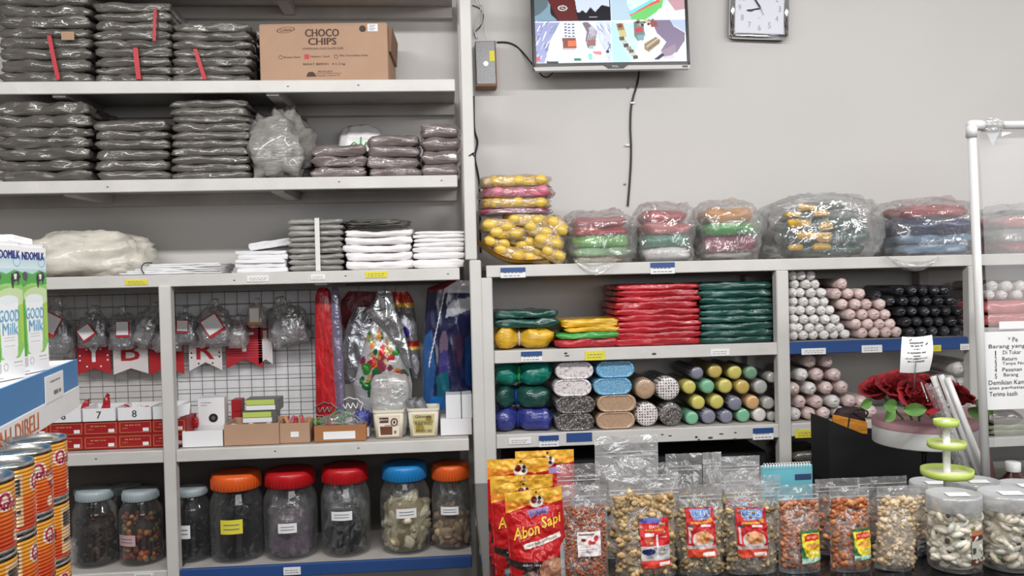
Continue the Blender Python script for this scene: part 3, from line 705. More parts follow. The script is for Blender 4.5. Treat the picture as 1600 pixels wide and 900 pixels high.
b = MB(); b.add(bbox(-.048, .048, 0, .05, 0, gbz-zb-.0007, .002)); tag(b.obj('box', 'carton_dark', None, (t.location.x, 2.65, zb)), 'plain brown box carrying the white gadget box', 'box')
t, w, h = tray('open_tray', 'low white tray holding a yellow and black toy packet', 'tray', 285, 348, 676, 701, 2.53, .1, zb, 'white_card')
b = MB(); b.add(blob(.09, .06, .03, 3, amp=.25)); o = b.obj('toy_packet', 'clear_film', None, (t.location.x-.003, 2.58, zb+.004)); tag(o, 'clear packet bulging over the low white tray', 'packet')
for k, (dx, m_, nm) in enumerate(((-.022, 'black_plastic', 'small black toy piece'), (.0, 'paper_yellow', 'small yellow toy piece'), (.02, 'plastic_orange', 'small orange toy piece'))):
    b = MB(); b.add(blob(.024, .02, .018, k+40, amp=.4, nu=16, nv=10), 0, None, True); tag(b.obj('toy_piece', m_, None, (t.location.x+dx, 2.568, zb+.01)), f'{nm} inside the clear packet in the white tray', 'toy')
t, w, h = tray('cardboard_tray', 'long plain brown cardboard tray below the green striped boxes', 'tray', 350, 436, 664, 697, 2.53, .13, zb, 'carton', t_=.003)
for k in range(3):
    b = MB(); b.add(warp(lathe([(.0, 0), (.012, .0), (.0135, .03), (.004, .034)], 16), lambda p: (p.x, p.y, p.z)), 0, None, True)
    tag(b.obj('white_cup', 'white_plastic', None, (t.location.x+(-.06, -.008, .045)[k], 2.56, zb+.0265)), f'white cup rim poking out of the long brown tray, {("by the red boxes", "in its middle", "by the small brown tray")[k]}', 'cup')
    b = MB(); b.add(bbox(-.013, .013, -.013, .013, 0, .0222, .001)); tag(b.obj('foam_block', 'white_card', None, (t.location.x+(-.06, -.008, .045)[k], 2.56, zb+.0035)), f'foam block under a white cup in the long brown tray, {("outer", "middle", "inner")[k]} one', 'block')
# green and white striped boxes with red box beside
def striped(label, x0, x1, y0, y1, yf, z0):
    a, c = X(x0, (y0+y1)/2, yf), X(x1, (y0+y1)/2, yf); w, h = c-a, Z(400, y0, yf)-Z(400, y1, yf)
    t = thing('striped_box', label, 'box', ((a+c)/2, yf, z0), 'green and white striped boxes'); b = MB()
    b.add(bbox(-w/2, w/2, 0, .06, 0, h, .001), 0); b.add(box(-w/2+.001, w/2-.014, -.0008, -.0001, h*.08, h*.45), 1); b.add(box(-w/2+.001, w/2-.016, -.0008, -.0001, h*.5, h*.92), 2)
    b.obj('box_body', ['wire_dark', 'white_card', 'lime_plastic'], t); return h
zg = Z(405, 663, 2.62)
h = striped('lime and white striped box, the lower of two over the brown tray', 379, 432, 642, 661, 2.64, zg)
striped('lime and white striped box, the upper of two over the brown tray', 384, 437, 622, 641, 2.64, zg+h+.0005)
b = MB(); b.add(bbox(-.056, .056, 0, .06, 0, zg-zb-.0007, .002)); tag(b.obj('box', 'carton_dark', None, ((X(379, 650, 2.66)+X(432, 650, 2.66))/2, 2.664, zb)), 'brown box carrying the lime striped boxes', 'box')
for k in range(2):
    b = MB(); b.add(bbox(-.015, .015, 0, .05, 0, .036, .001)); tag(b.obj('box', 'red_box', None, (X(369, 640, 2.67), 2.67, zg-.002+.037*k)), f'small red box beside the striped boxes, {("lower", "upper")[k]}', 'box')
b = MB(); b.add(bbox(-.015, .015, 0, .05, 0, zg-.003-zb, .001)); tag(b.obj('box', 'carton_dark', None, (X(369, 640, 2.67), 2.67, zb)), 'slim brown box carrying the small red boxes', 'box')
# small brown tray with sticks
t, w, h = tray('cardboard_tray', 'small brown cardboard tray with a white tag full of foil sticks', 'tray', 437, 484, 662, 693, 2.535, .09, zb, 'carton', t_=.003)
b = MB(); b.add(box(-.012, .012, -.0012, -.0002, .018, .034)); b.obj('price_tag', 'paper_white', t)
r = random.Random(5)
for k in range(9):
    b = MB(); x = t.location.x+(-.036+.009*k); b.add(tube([(0, 0, 0), (r.uniform(-.02, .02), r.uniform(-.01, .02), .05)], [.003, .006], 7)); tag(b.obj('foil_stick', ('plastic_mauve', 'plastic_pink', 'gold_print')[k % 3], None, (x, 2.56+.02*r.random(), zb+.0235)), f'{("mauve", "pink", "gold")[k % 3]} foil stick in the small brown tray, {NTH[k]} from the long tray', 'stick', 'foil sticks in the small tray')
b = MB(); b.add(bbox(-.04, .04, -.0, .06, 0, .0195, .001)); tag(b.obj('foam_block', 'white_card', None, (t.location.x, 2.545, zb+.0035)), 'foam block filling the small brown tray', 'block')
# orange-brown tray with cake toppers
t, w, h = tray('cardboard_tray', 'orange brown cardboard tray with a long white label and cake toppers', 'tray', 491, 572, 667, 692, 2.535, .1, zb, 'carton_orange', t_=.003)
b = MB(); b.add(box(-.05, .045, -.0012, -.0002, .007, .03)); b.obj('long_label', 'paper_white', t)
tx, tz = t.location.x, zb
def topper(label, px_, py_, rad, m, seed, yy):
    c = P(px_, py_, yy); t = thing('cake_topper', label, 'cake topper', (c.x, yy, c.z), 'cake toppers in the orange tray'); r = random.Random(seed)
    n = 40; pts = [((rad*1.25*(1+.08*sin(7*a))*cos(a)), .0, rad*.8*(1+.1*sin(8*a+1))*sin(a)) for a in [2*pi*i/n for i in range(n+1)]]
    b = MB(); b.add(tube(pts, .0016, 5, False)); b.obj('outline', m, t)
    b = MB(); b.add(tube(smooth([(-rad*.8+rad*1.6*i/9, -.001, rad*.3*sin(i*2.1+seed)) for i in range(10)], 4), .0016, 5)); b.obj('cursive_word', m, t)
    b = MB(); b.add(tube([(0, .002, -rad*.7), (0, .004, -(c.z-zb)+.004)], .0014, 5)); b.obj('stick', m, t)
topper('pale scalloped cake topper with cursive writing, tallest in the orange tray', 547, 634, .030, 'white_plastic', 1, 2.60)
topper('grey scalloped cake topper beside the pale one', 508, 640, .026, 'silver_plastic', 2, 2.59)
topper('green cake topper low in the middle of the orange tray', 532, 652, .024, 'strap_green', 3, 2.57)
topper('silver looped cake topper low by the ice cream tub', 549, 659, .022, 'silver_plastic', 4, 2.56)
topper('small green cake topper by the foil sticks', 500, 659, .015, 'strap_green', 5, 2.58)
b = MB(); b.add(blob(.15, .07, .07, 8, amp=.2), 0, None, True); tag(b.obj('plastic_bag', 'clear_film', None, (tx, 2.588, tz+.004)), 'clear film loosely around the cake toppers', 'bag')
b = MB(); b.add(blob(.05, .04, .05, 9, amp=.3), 0, None, True); tag(b.obj('wrapped_novelty', 'plastic_blue', None, (X(566, 650, 2.6), 2.60, tz+.032)), 'blue wrapped novelty at the end of the orange tray', 'party novelty')
b = MB(); b.add(bbox(-.03, .03, -.03, .03, 0, .028, .001)); tag(b.obj('foam_block', 'white_card', None, (X(562, 650, 2.6), 2.60, tz+.0035)), 'foam block under the blue wrapped novelty', 'block')
# ice cream tubs
def tub(label, x0, x1, yt, yb, kind):
    yf = 2.545; a, c = X(x0, 660, yf), X(x1, 660, yf); w = c-a; h = Z((x0+x1)/2, yt, yf)-zb; t = thing('ice_cream_tub', label, 'tub', ((a+c)/2, yf+.045, zb), None)
    def ring(w2, d2, z, r=.012): return [(sx*(w2-r)+r*cos(radians(a)), sy*(d2-r)+r*sin(radians(a)), z) for sx, sy, a0 in ((1, -1, -90), (1, 1, 0), (-1, 1, 90), (-1, -1, 180)) for a in (a0, a0+30, a0+60, a0+90)]
    def loft(rs, cap=True):
        n = len(rs[0]); v = [p for q in rs for p in q]; f = [(j*n+k, j*n+(k+1) % n, (j+1)*n+(k+1) % n, (j+1)*n+k) for j in range(len(rs)-1) for k in range(n)]
        if cap: f.append(tuple(range(n-1, -1, -1)))
        return v, f
    W2 = w/2
    b = MB(); b.add(loft([ring(W2*.83, .038, 0), ring(W2*.96, .044, h-.008), ring(W2*.93, .042, h-.008), ring(W2*.8, .036, .003)]), 0, None, True); b.obj('tub_body', 'ice_tub', t)
    b = MB(); b.add(loft([ring(W2*.97, .0445, h-.009), ring(W2, .046, h-.008), ring(W2, .046, h), ring(W2*.94, .0435, h), ring(W2*.93, .042, h-.008)], False), 0, None, False); b.obj('rim', 'ice_tub', t)
    cv = Cv(60, 50, 60, 50, (232, 222, 200))
    if kind == 'brown':
        cv.rect(3, 4, 56, 46, (236, 228, 214)).rect(6, 5, 30, 18, (96, 52, 38)).ell(45, 17, 10, 10, (120, 74, 56)).ell(45, 17, 6, 6, (236, 228, 214)).ell(45, 17, 3, 4, (70, 40, 30)).rect(6, 26, 40, 46, (112, 66, 50)).line(20, 24, 56, 24, 2, (150, 110, 90)).rect(44, 36, 52, 44, (160, 130, 110))
    else:
        cv.rect(3, 3, 57, 47, (206, 196, 140)).rect(4, 16, 56, 22, (176, 160, 80)).ell(20, 34, 12, 9, (160, 140, 60)).ell(44, 12, 8, 7, (150, 130, 70))
    def fr(u, v): zz = .006+v*(h-.022); k = .83+(.96-.83)*zz/h; return ((u-.5)*2*(W2*k-.010), -(.038+(.006)*zz/h)-.0012, zz)
    g, c_ = cv.geo(fr); b = MB(); b.add(g, 0, c_)
    if kind == 'brown': b.add(warp(textfit('glace', .026, .009), lambda p: (p.x-.016, -.0445, p.z+h*.66)), 1)
    else:
        for s_, w_, z_ in (('Glimmer', .05, .72), ('BAKING', .05, .48), ('47-50.00', .05, .22)): b.add(warp(textfit(s_, w_, .009), lambda p: (p.x, -.0447+(.0 if z_ > .3 else .0015), p.z+h*z_)), 2)
    b.obj('label', ['paint', 'paper_white', 'ink'], t); return t, h
t1, h1 = tub('cream ice cream tub with brown label holding a clear cup stack', 582, 632, 641, 685, 'brown')
t2, h2 = tub('cream ice cream tub with handwritten gold label holding grey mesh cups', 636, 687, 638, 683, 'gold')
b = MB(); H = Z(610, 584, 2.60)-zb-.004; b.add(warp(blob(.132, .06, H, 21, amp=.09, pw=.5), lambda p: (p.x*(.72+.28*p.z/H), p.y, p.z)), 0, None, True); tag(b.obj('cup_bag', 'milky_bag', None, (t1.location.x+.004, 2.59, zb+.004)), 'tall cloudy plastic bag of cups standing in the brown labelled tub', 'bag')
for k, (dx, ro) in enumerate(((-.018, -.3), (.012, -.42))):
    b = MB(); b.add(lathe([(.019, 0), (.024, .085), (.0225, .085), (.018, .002)], 24, False, False), 0, None, True); b.add(lathe([(.0195, .0)]+[(.0195+.0006*i+(.0012 if i % 2 else 0), .0095*i) for i in range(1, 9)]+[(.0245, .084)], 24, False, False), 0, None, True)
    o = b.obj('ribbed_cup', 'silver_plastic', None, (t2.location.x+dx, 2.585, zb+.03)); o.rotation_euler = (0, ro, 0); tag(o, f'grey ribbed cup leaning in the gold labelled tub, {("beside the cloudy bag", "by the white boxes")[k]}', 'cup')
# white boxes with a band
for k, (x0, x1, y0, y1) in enumerate(((688, 737, 654, 681), (697, 738, 617, 652))):
    yf = 2.56; a, c = X(x0, 650, yf), min(X(x1, 650, yf), XP-.03+.04); z0 = zb if k == 0 else zk+.0005; h = (Z(715, y0, yf)-zb) if k == 0 else (Z(715, y0, yf)-z0)
    t = thing('white_box', ('wide plain white box at the base by the tall post', 'white box tied with black string by the tall post')[k], 'box', ((a+c)/2, yf, z0)); zk = z0+h
    b = MB(); b.add(bbox(-(c-a)/2, (c-a)/2, 0, .1, 0, h, .001)); b.obj('box_body', 'white_card', t)
    if k: b = MB(); b.add(box(.006, .0085, -.001, .101, -.0002, h+.001)); b.obj('string', 'black_matt', t)

# ------------------------------------------------------------------ hanging party bags
def hang(label, px_, py_, w, h, kind, seed, yy=2.735, card=None, ro=0):
    c = P(px_, py_, yy); t = thing('party_bag', label, 'hanging bag', (c.x, yy, c.z), 'clear party bags hanging on the grid', 0); t.rotation_euler = (0, ro, 0)
    W_, H_ = w*pxl*1.05, h*pxl*1.05
    b = MB(); b.add(warp(blob(W_, .05, H_, seed, amp=.28, nu=30, nv=20, ridge=1), lambda p: (p.x*(1-.35*max(0, (p.z/H_-.5))), p.y, p.z-H_/2)), 0, None, True); b.obj('film', 'clear_film', t)
    b = MB(); b.add(warp(blob(W_*.78, .034, H_*.7, seed+2, amp=.3, nu=24, nv=16, ridge=1), lambda p: (p.x, p.y, p.z-H_*.42)), 0, None, True); b.obj('contents', kind, t)
    b = MB(); b.add(warp(blob(W_*.25, .012, H_*.3, seed+4, amp=.4, nu=14, nv=8), lambda p: (p.x, p.y, p.z+H_*.42)), 0, None, True); b.add(tube(smooth([(0, 0, H_*.6), (0, .02, H_*.72), (0, .0495, H_*.68)], 4), .001, 5), 1); b.obj('tied_top', ['clear_film', 'wire_dark'], t)
    if card:
        cx_, cz_, cw_, ch_, ang, cm = card; b = MB(); T = Matrix.Translation((cx_*W_, -.027, cz_*H_)) @ Matrix.Rotation(ang, 4, 'Y')
        b.add(bbox(-cw_*W_/2, cw_*W_/2, -.001, .001, -ch_*H_/2, ch_*H_/2, .0005), 0, T=T); b.add(bbox(-cw_*W_*.43, cw_*W_*.43, -.0018, -.001, -ch_*H_*.36, ch_*H_*.45, .0003), 1, T=T); b.obj('header_card', [cm, 'paper_white'], t)
hang('foil party bag with a red edged card peeking over the blue shelf sign', 92, 520, 46, 80, 'foil_dim', 1, card=(-.15, .18, .6, .42, .5, 'strap_red'))
hang('round clear party bag with a tilted red and white card', 146, 516, 46, 54, 'foil_dim', 2, card=(-.12, -.05, .5, .4, -.6, 'strap_red'))
hang('clear party bag with an upright red framed card above the letter B', 192, 518, 42, 56, 'foil_dim', 3, card=(.1, .08, .5, .45, 0, 'strap_red'))
hang('silver foil party bag without a card beside the shelf post', 228, 512, 38, 60, 'silver_foil', 4, ro=.35)
hang('clear party bag half hidden behind the shelf post', 262, 532, 44, 36, 'foil_dim', 5)
hang('small clear party bag with a red framed card just past the post', 291, 514, 34, 50, 'foil_dim', 6, card=(-.05, .1, .55, .4, .05, 'strap_red'))
hang('large clear party bag with a tilted white card and red stripe', 336, 511, 56, 62, 'silver_foil', 7, card=(.0, .05, .52, .5, -.55, 'strap_red'))
hang('crumpled clear party bag with silver shreds beside the boxed card', 372, 522, 30, 44, 'clear_film', 8)
hang('small square party bag with an orange card above the striped flag', 402, 493, 30, 38, 'clear_film', 9, yy=2.72, card=(-.05, 0, .55, .7, 0, 'plastic_orange'))
hang('large foil party bag with a black strap next to the red tube', 450, 508, 66, 66, 'silver_foil', 10, ro=-.25)
# birthday banner
bn = thing('birthday_banner', 'red and white birthday flag banner strung below the party bags', 'banner', (0, 2.765, 0))
b = MB(); b.add(tube([tuple(P(x, 533+6*sin(x*.06), 2.766)-Vector((0, 2.765, 0))) for x in range(60, 480, 12)], .0012, 5)); b.obj('string', 'cable_white', bn)
for k, (x0, x1, yt, yb_, ym, ch_, mf, ml, deco) in enumerate(((122, 170, 536, 583, 574, 'Y', 'banner_red', 'paper_white', 'd'), (178, 229, 534, 583, 574, 'B', 'banner_white', 'banner_red', ''), (234, 285, 534, 584, 572, 'I', 'banner_red', 'paper_white', ''), (296, 345, 532, 578, 565, 'R', 'banner_white', 'banner_red', 'k'), (354, 408, 520, 574, 560, 'T', 'banner_red', 'paper_white', 's'), (403, 424, 500, 568, 560, 'H', 'banner_white', 'banner_red', ''))):
    c = P((x0+x1)/2, yt, 2.765); w = (x1-x0)*2.765/2.5*pxl; H = (yb_-yt)*2.765/2.5*pxl*1.0; hm = (ym-yt)*2.765/2.5*pxl
    top = .03; b = MB(); b.add(poly([(-w/2, top), (-w/2, -H), (0, -hm), (w/2, -H), (w/2, top)], -.0008, .0008), 0)
    f = tag(b.obj('flag', mf, bn, (c.x, 0, c.z)), {'d': 'red flag with white dots', 'k': 'white flag with black dots', 's': 'red flag with thin stripes'}.get(deco, 'plain red flag' if mf == 'banner_red' else 'plain white flag'))
    b = MB()
    for dx in (-.0015, 0, .0015): b.add(shift(textfit(ch_, w*(.2 if ch_ == 'I' else .52), .062), dx, -.0014, -.030))
    b.obj('letter', ml, f)
    b = MB()
    if deco in 'dk' and deco:
        for i in range(10):
            xx, zz_ = (-.42+.21*(i % 5))*w, (-.2 if i % 2 else -.55)*H-.02*(i//5); 
            if abs(xx) > w*.12: b.add(ell(xx, -.0012, zz_, .003, .0004, .003, 8, 4))
        b.obj('dots', 'paper_white' if deco == 'd' else 'black_matt', f)
    if deco == 's':
        for i in range(12): b.add(box(-w/2, w/2, -.0011, -.0008, -H*.7+i*.008, -H*.7+i*.008+.0015))
        b.obj('stripes', 'plastic_pink', f)
# red tube bundle
t = thing('gift_tube', 'tall red glittery tube in lilac film standing beside the hanging foil bags', 'gift tube', (X(512, 560, 2.62), 2.62, zb))
H = Z(512, 447, 2.62)-zb
b = MB(); b.add(warp(blob(.064, .05, H*.985, 51, amp=.03, fs=4, pw=.35, nu=24, nv=40, flat=.02), lambda p: (p.x*(1.25-.5*p.z/H)-.008*(p.z/H), p.y, p.z)), 0, None, True); b.obj('red_roll', 'red_glitter', t)
b = MB(); b.add(warp(blob(.030, .05, H*.985, 52, amp=.06, fs=4, pw=.4, nu=24, nv=40, flat=.02), lambda p: (p.x*(1.1-.2*p.z/H)+.036-.008*p.z/H, p.y, p.z)), 0, None, True); b.obj('lilac_film', 'lilac_film', t)
# hanging foil gift wraps
def cloak(name, label, cat, outline, yy, dep, m, seed=0, amp=.012, fs=8, cv=None, group=None):
    """crumpled upright wrap with a given outline: (share down, px from, px to)"""
    ys = [o[0] for o in outline]; b = MB()
    def fn(u, v):
        y = ys[-1]+(ys[0]-ys[-1])*v; i = max(k for k in range(len(ys)) if ys[k] <= y+1e-6); j = min(i+1, len(ys)-1); t = 0 if i == j else (y-ys[i])/(ys[j]-ys[i])
        xl = outline[i][1]*(1-t)+outline[j][1]*t; xr = outline[i][2]*(1-t)+outline[j][2]*t
        p = P(xl+(xr-xl)*u, y, yy); k = sin(pi*u)**.6*sin(pi*min(max(v, .02), .98))**.3
        return p, k
    nx, ny = 30, 44
    def fr(s):
        def g(u, v):
            p, k = fn(u, v); d = amp*(nz((p.x*1.6, s, p.z*.8), fs, seed)+.5*(1-2*abs(nz((p.x*2, s, p.z), fs*1.7, seed+2))))
            return (p.x, yy+s*dep/2*k+s*d*k, p.z)
        return g
    if cv is not None: g, c = cv.geo(fr(-1)); b.add(g, 0, c, True)
    else: b.add(grid(fr(-1), nx, ny), 0, None, True)
    b.add(grid(fr(1), nx, ny), 0, (150, 150, 155) if cv is not None else None, True)
    return tag(b.obj(name, m), label, cat, group)
cloak('foil_gift_bag', 'dark red spotted gift bag hanging behind the silver wrap', 'gift bag', [(455, 545, 600), (470, 533, 602), (505, 532, 600), (520, 545, 600)], 2.74, .02, 'plastic_darkred', 60)
cloak('foil_gift_bag', 'clear and silver gift bag with red figures beside the red tube', 'gift bag', [(480, 555, 590), (500, 545, 588), (540, 533, 585), (590, 528, 575), (600, 530, 575)], 2.70, .03, 'foil_dim', 61)
cv = Cv(60, 80, 60, 80, (205, 206, 210)); r = np.random.RandomState(3)
for i in range(90):
    x, y = r.uniform(2, 58), r.uniform(12, 64); cv.ell(x, y, r.uniform(2, 6), r.uniform(2, 5), [(196, 40, 44), (60, 140, 60), (220, 140, 50), (40, 110, 60), (206, 206, 200), (150, 60, 80), (196, 170, 120)][r.randint(7)])
cv.rect(0, 66, 60, 80, (205, 206, 212))
cloak('foil_gift_bag', 'silver gift bag printed with bright fruit colours in the middle', 'gift bag', [(500, 582, 618), (540, 568, 632), (580, 558, 640), (600, 552, 644), (645, 560, 642)], 2.685, .04, 'paint_foil', 62, .018, cv=cv)
cloak('foil_wrap', 'plain silver foil flap folded across the fruit coloured gift bag', 'foil wrap', [(455, 590, 612), (470, 584, 616), (486, 571, 620), (500, 582, 626), (520, 603, 632), (545, 622, 640), (575, 637, 645)], 2.655, .02, 'silver_foil', 63, .014)
cv = Cv(40, 60, 40, 60, (120, 116, 120)); cv.rect(0, 0, 40, 8, (170, 50, 34)).rect(0, 8, 40, 11, (220, 170, 60)).ell(20, 24, 10, 7, (190, 190, 200)).ell(18, 28, 6, 4, (60, 50, 140)).rect(0, 34, 40, 38, (160, 30, 30)).rect(0, 38, 40, 40, (226, 186, 70)).ell(24, 50, 12, 7, (180, 182, 186)).grime(.4)
cloak('foil_gift_bag', 'gift bag with red and gold bands hanging beside the silver flap', 'gift bag', [(456, 612, 638), (470, 610, 646), (500, 616, 650), (540, 628, 655), (575, 640, 658), (590, 644, 656)], 2.70, .04, 'paint_foil', 64, .012, cv=cv)
cv = Cv(60, 90, 60, 90, (24, 28, 66)); cv.rect(20, 0, 60, 9, (190, 186, 190)).rect(0, 0, 24, 9, (96, 24, 36)).poly([(28, 18), (36, 14), (58, 12), (58, 20), (40, 24), (26, 26)], (176, 178, 186)).poly([(0, 40), (10, 34), (16, 60), (10, 90), (0, 90)], (40, 84, 140)).ell(25, 44, 5, 9, (110, 90, 110)).ell(26, 60, 6, 12, (60, 52, 120)).ell(42, 48, 6, 12, (54, 30, 60)).poly([(16, 66), (30, 62), (32, 84), (18, 86)], (16, 92, 108)).poly([(10, 80), (30, 80), (32, 90), (8, 90)], (20, 100, 170)).poly([(50, 40), (60, 36), (60, 76), (50, 70)], (24, 60, 110)).line(24, 6, 8, 60, 1.2, (220, 222, 230))
cloak('gift_bag', 'large dark blue shiny gift bag with pink header hanging by the tall post', 'gift bag', [(438, 700, 737), (450, 668, 737), (500, 664, 738), (560, 660, 739), (640, 662, 740)], 2.66, .05, 'paint_gloss', 65, .014, cv=cv)
b = MB()
for x in (560, 600, 618, 635, 700, 715): b.add(tube([P(x, 446, 2.70), P(x, 462, 2.70)], .0012, 5))
b.add(tube([(X(540, 446, 2.70), 2.70, zS4-.044), (X(736, 446, 2.70), 2.70, zS4-.044)], .003, 8)); tag(b.obj('hanging_rod', 'wire_dark'), 'thin metal rod under the shelf carrying the gift bags', 'rod')

# ================================================================== storage jars on the bottom shelf
def pieces(n, fn, sz, cols, seed, nu=7, nv=5, squash=(1, 1, 1)):
    """many small solid lumps in one heap, each with its own tint"""
    r = random.Random(seed); b = MB()
    for i in range(n):
        c = fn(r); s = sz*r.uniform(.75, 1.25); col = r.choice(cols); k = r.uniform(.85, 1.12); col = tuple(min(255, x*k) for x in col)
        T = Matrix.Translation(c) @ Matrix.Rotation(r.uniform(0, 6.3), 4, Vector((r.random()-.5, r.random()-.5, r.random()-.5)).normalized())
        b.add(ell(0, 0, 0, s*squash[0], s*squash[1], s*squash[2], nu, nv), 0, col, True, T)
    return b
def jar(label, pxc, pw, ylid, lw, ybase, yc, lidm, contents, tagp=None, lidh=28, group=None):
    c = P(pxc, 820, yc); rad = pw*yc/2.5*pxl/2*.985; H = Z(pxc, ylid, yc-rad)-zS6-.001; lr = lw*yc/2.5*pxl/2; lh = lidh*yc/2.5*pxl*.8; bh_ = H-lh
    t = thing('storage_jar', label, 'jar', (c.x, yc, zS6+.001), group)
    nk = lr*.9
    prof = [(rad*.86, 0), (rad*.96, .006), (rad, .02), (rad*.985, bh_*.2), (rad, bh_*.25), (rad*.985, bh_*.3), (rad*1.0, bh_*.36), (rad*1.0, bh_*.7), (rad*.985, bh_*.73), (rad*1., bh_*.76), (rad*.96, bh_*.84), (nk, bh_*.95), (nk, bh_+.004)]
    b = MB(); b.add(lathe(prof, 40, True, False), 0, None, True); b.obj('jar_body', 'jar_plastic', t)
    b = MB(); b.add(lathe([(lr*.93, bh_-.002), (lr, bh_), (lr, bh_+lh*.75), (lr*.95, H), (lr*.5, H+.001), (.001, H+.001)], 40, False, False), 0, None, True)
    for k in range(40):
        a = 2*pi*k/40; b.add(box(-.001, .001, -.0008, .0008, bh_+.002, bh_+lh*.7), 0, None, False, Matrix.Rotation(a, 4, 'Z') @ Matrix.Translation((0, -lr, 0)))
    b.obj('lid', lidm, t)
    if tagp:
        tx_, ty_, tw_, th_, tm = tagp; a0 = math.asin(max(-.9, min(.9, (tx_-pxc)/(pw/2)*.96))); hw = tw_/pw; zc_ = Z(tx_, ty_, yc-rad)-zS6; hh = th_*pxl/2
        R_ = rad+.0012; b = MB(); b.add(grid(lambda u, v: (R_*sin(a0+(u-.5)*2*hw), -R_*cos(a0+(u-.5)*2*hw), zc_+(v-.5)*2*hh), 8, 2), 0)
        for k in range(2): b.add(grid(lambda u, v: ((R_+.0006)*sin(a0+(u-.5)*1.4*hw), -(R_+.0006)*cos(a0+(u-.5)*1.4*hw), zc_+hh*(.3-.6*k)+(v-.5)*hh*.16), 8, 1), 1)
        b.obj('paper_label', [tm, 'ink_soft'], t)
    contents(t, rad*.93, bh_)
    return t
def inblob(m, w=.92, h=.8, seed=0, amp=.2, col=None, name='contents', dx=0, z0=.005, ridge=1):
    def f(t, r_, H): b = MB(); b.add(blob(r_*2*w*.88, r_*2*w*.88, H*h, seed, amp=amp, ridge=ridge), 0, col, True); b.obj(name, m, t, (dx*r_, 0, z0))
    return f
def several(*fs): return lambda t, r_, H: [f(t, r_, H) for f in fs]
def cyl(r_, H, top, sh=.93):
    def fn(r):
        a = r.uniform(0, 2*pi); z = r.uniform(.012 if sh < 1 else .026, H*top); rr = r_*sh if z < H*top*.85 else r_*sqrt(r.random())*.95
        return Vector((rr*cos(a), rr*sin(a), z))
    return fn
def heap(n, top, sz, cols, seed, sq=(1, 1, 1), core=(60, 50, 45)):
    def f(t, r_, H):
        b = pieces(n, cyl(r_-sz*.8, H, top, .93 if sz < .015 else 1.0), sz, cols, seed, squash=sq); b.add(lathe([(r_*.82, .006), (r_*.82, H*top*.85), (r_*.6, H*top*.95), (.001, H*top*.97)], 24, True, False), 0, core, True)
        tag(b.obj('contents', 'food', t), None, None, None, 'stuff')
    return f
jar('storage jar with a faint white lid behind the orange cans, dark packets inside', 142, 52, 767, 44, 880, 2.74, 'lid_white', inblob('pelt', .8, .6, 4, col=(50, 44, 42)), lidh=12)
jar('white lidded jar half hidden behind the candy jar', 198, 50, 764, 44, 880, 2.74, 'lid_white', inblob('pelt', .8, .5, 5, col=(50, 44, 42)), lidh=12)
jar('white lidded jar of dark brown and red packets nearest the orange cans', 149, 64, 772, 52, 893, 2.605, 'lid_white', several(heap(90, .72, .011, [(60, 40, 34), (80, 30, 28), (44, 38, 40), (90, 70, 50)], 3, (1, .6, 1))), lidh=17)
jar('white lidded jar of red orange and green sweets with a pink label', 221, 64, 772, 52, 890, 2.605, 'lid_white', several(heap(170, .74, .008, [(200, 60, 40), (220, 130, 50), (150, 120, 60), (120, 50, 40), (190, 90, 60), (110, 110, 70)], 4)), (208, 846, 30, 17, 'pink_paper'), lidh=17)
jar('white lidded jar of black plastic with a white label, beside the post', 300, 60, 768, 48, 882, 2.61, 'lid_white', several(heap(90, .9, .012, [(26, 26, 30), (36, 36, 42), (20, 20, 22)], 5, (1, .5, 1.4), core=(16, 16, 18))), (294, 832, 24, 21, 'paper_white'), lidh=13)
jar('orange lidded jar of black packets with a yellow label', 371, 80, 746, 74, 882, 2.605, 'lid_orange', several(inblob('black_plastic', .95, .88, 6, .12), heap(60, .86, .012, [(30, 30, 34), (44, 44, 50)], 6, (1, .5, 1.5), core=(18, 18, 20))), (372, 824, 33, 22, 'paper_yellow'))
jar('red lidded jar with mauve powder bags and a white label', 455, 82, 742, 74, 882, 2.605, 'lid_red', several(inblob('pelt', .95, .62, 8, .2, (142, 116, 136), z0=.004), inblob('clear_film', .95, .85, 9, .25, name='inner_film'), inblob('pelt', .5, .35, 12, .4, (110, 84, 110), dx=.3, z0=.03)), (457, 826, 28, 15, 'paper_white'))
jar('red lidded jar with black fabric and clear bags inside, beside the blue lid', 541, 76, 735, 70, 872, 2.605, 'lid_red', several(inblob('black_plastic', .9, .55, 14, .3), inblob('clear_film', .9, .95, 15, .4, name='inner_film'), inblob('pelt', .35, .3, 16, .4, (190, 190, 192), dx=.35, z0=.02), inblob('pelt', .3, .22, 17, .4, (200, 200, 204), dx=.0, z0=.15)), (539, 807, 32, 14, 'paper_white'))
jar('blue lidded jar of pale cream folded sheets', 634, 78, 732, 68, 868, 2.605, 'lid_blue', several(inblob('pelt', .93, .70, 31, .3, (236, 220, 180), name='folded_sheet'), heap(46, .74, .021, [(226, 208, 166), (236, 222, 184), (216, 196, 150)], 7, (1.3, .6, .8), core=(190, 170, 130)), inblob('clear_film', .7, .9, 19, .3, name='inner_film')), (638, 803, 31, 15, 'paper_white'))
jar('orange lidded jar of tan folded sheets against the tall post', 706, 62, 730, 58, 863, 2.61, 'lid_orange', several(inblob('pelt', .93, .50, 32, .3, (206, 174, 134), name='folded_sheet'), heap(40, .56, .020, [(190, 158, 120), (204, 176, 130), (176, 138, 112)], 8, (1.4, .7, .7), core=(150, 120, 90)), inblob('clear_film', .75, .88, 21, .35, name='inner_film')), (703, 799, 28, 13, 'paper_white'))
soft('plastic_bag', 'dark stored bag at the far side of the bottom shelf behind the jars', 'bag', 104, 130, 840, 2.62, .06, zS6+.001, 'milky_bag', 71, amp=.2, nu=20, nv=14)

# ================================================================== right-hand unit: packs, rolls
zm, zl, zt = zRM+.0008, zRL+.0008, zRT+.0008
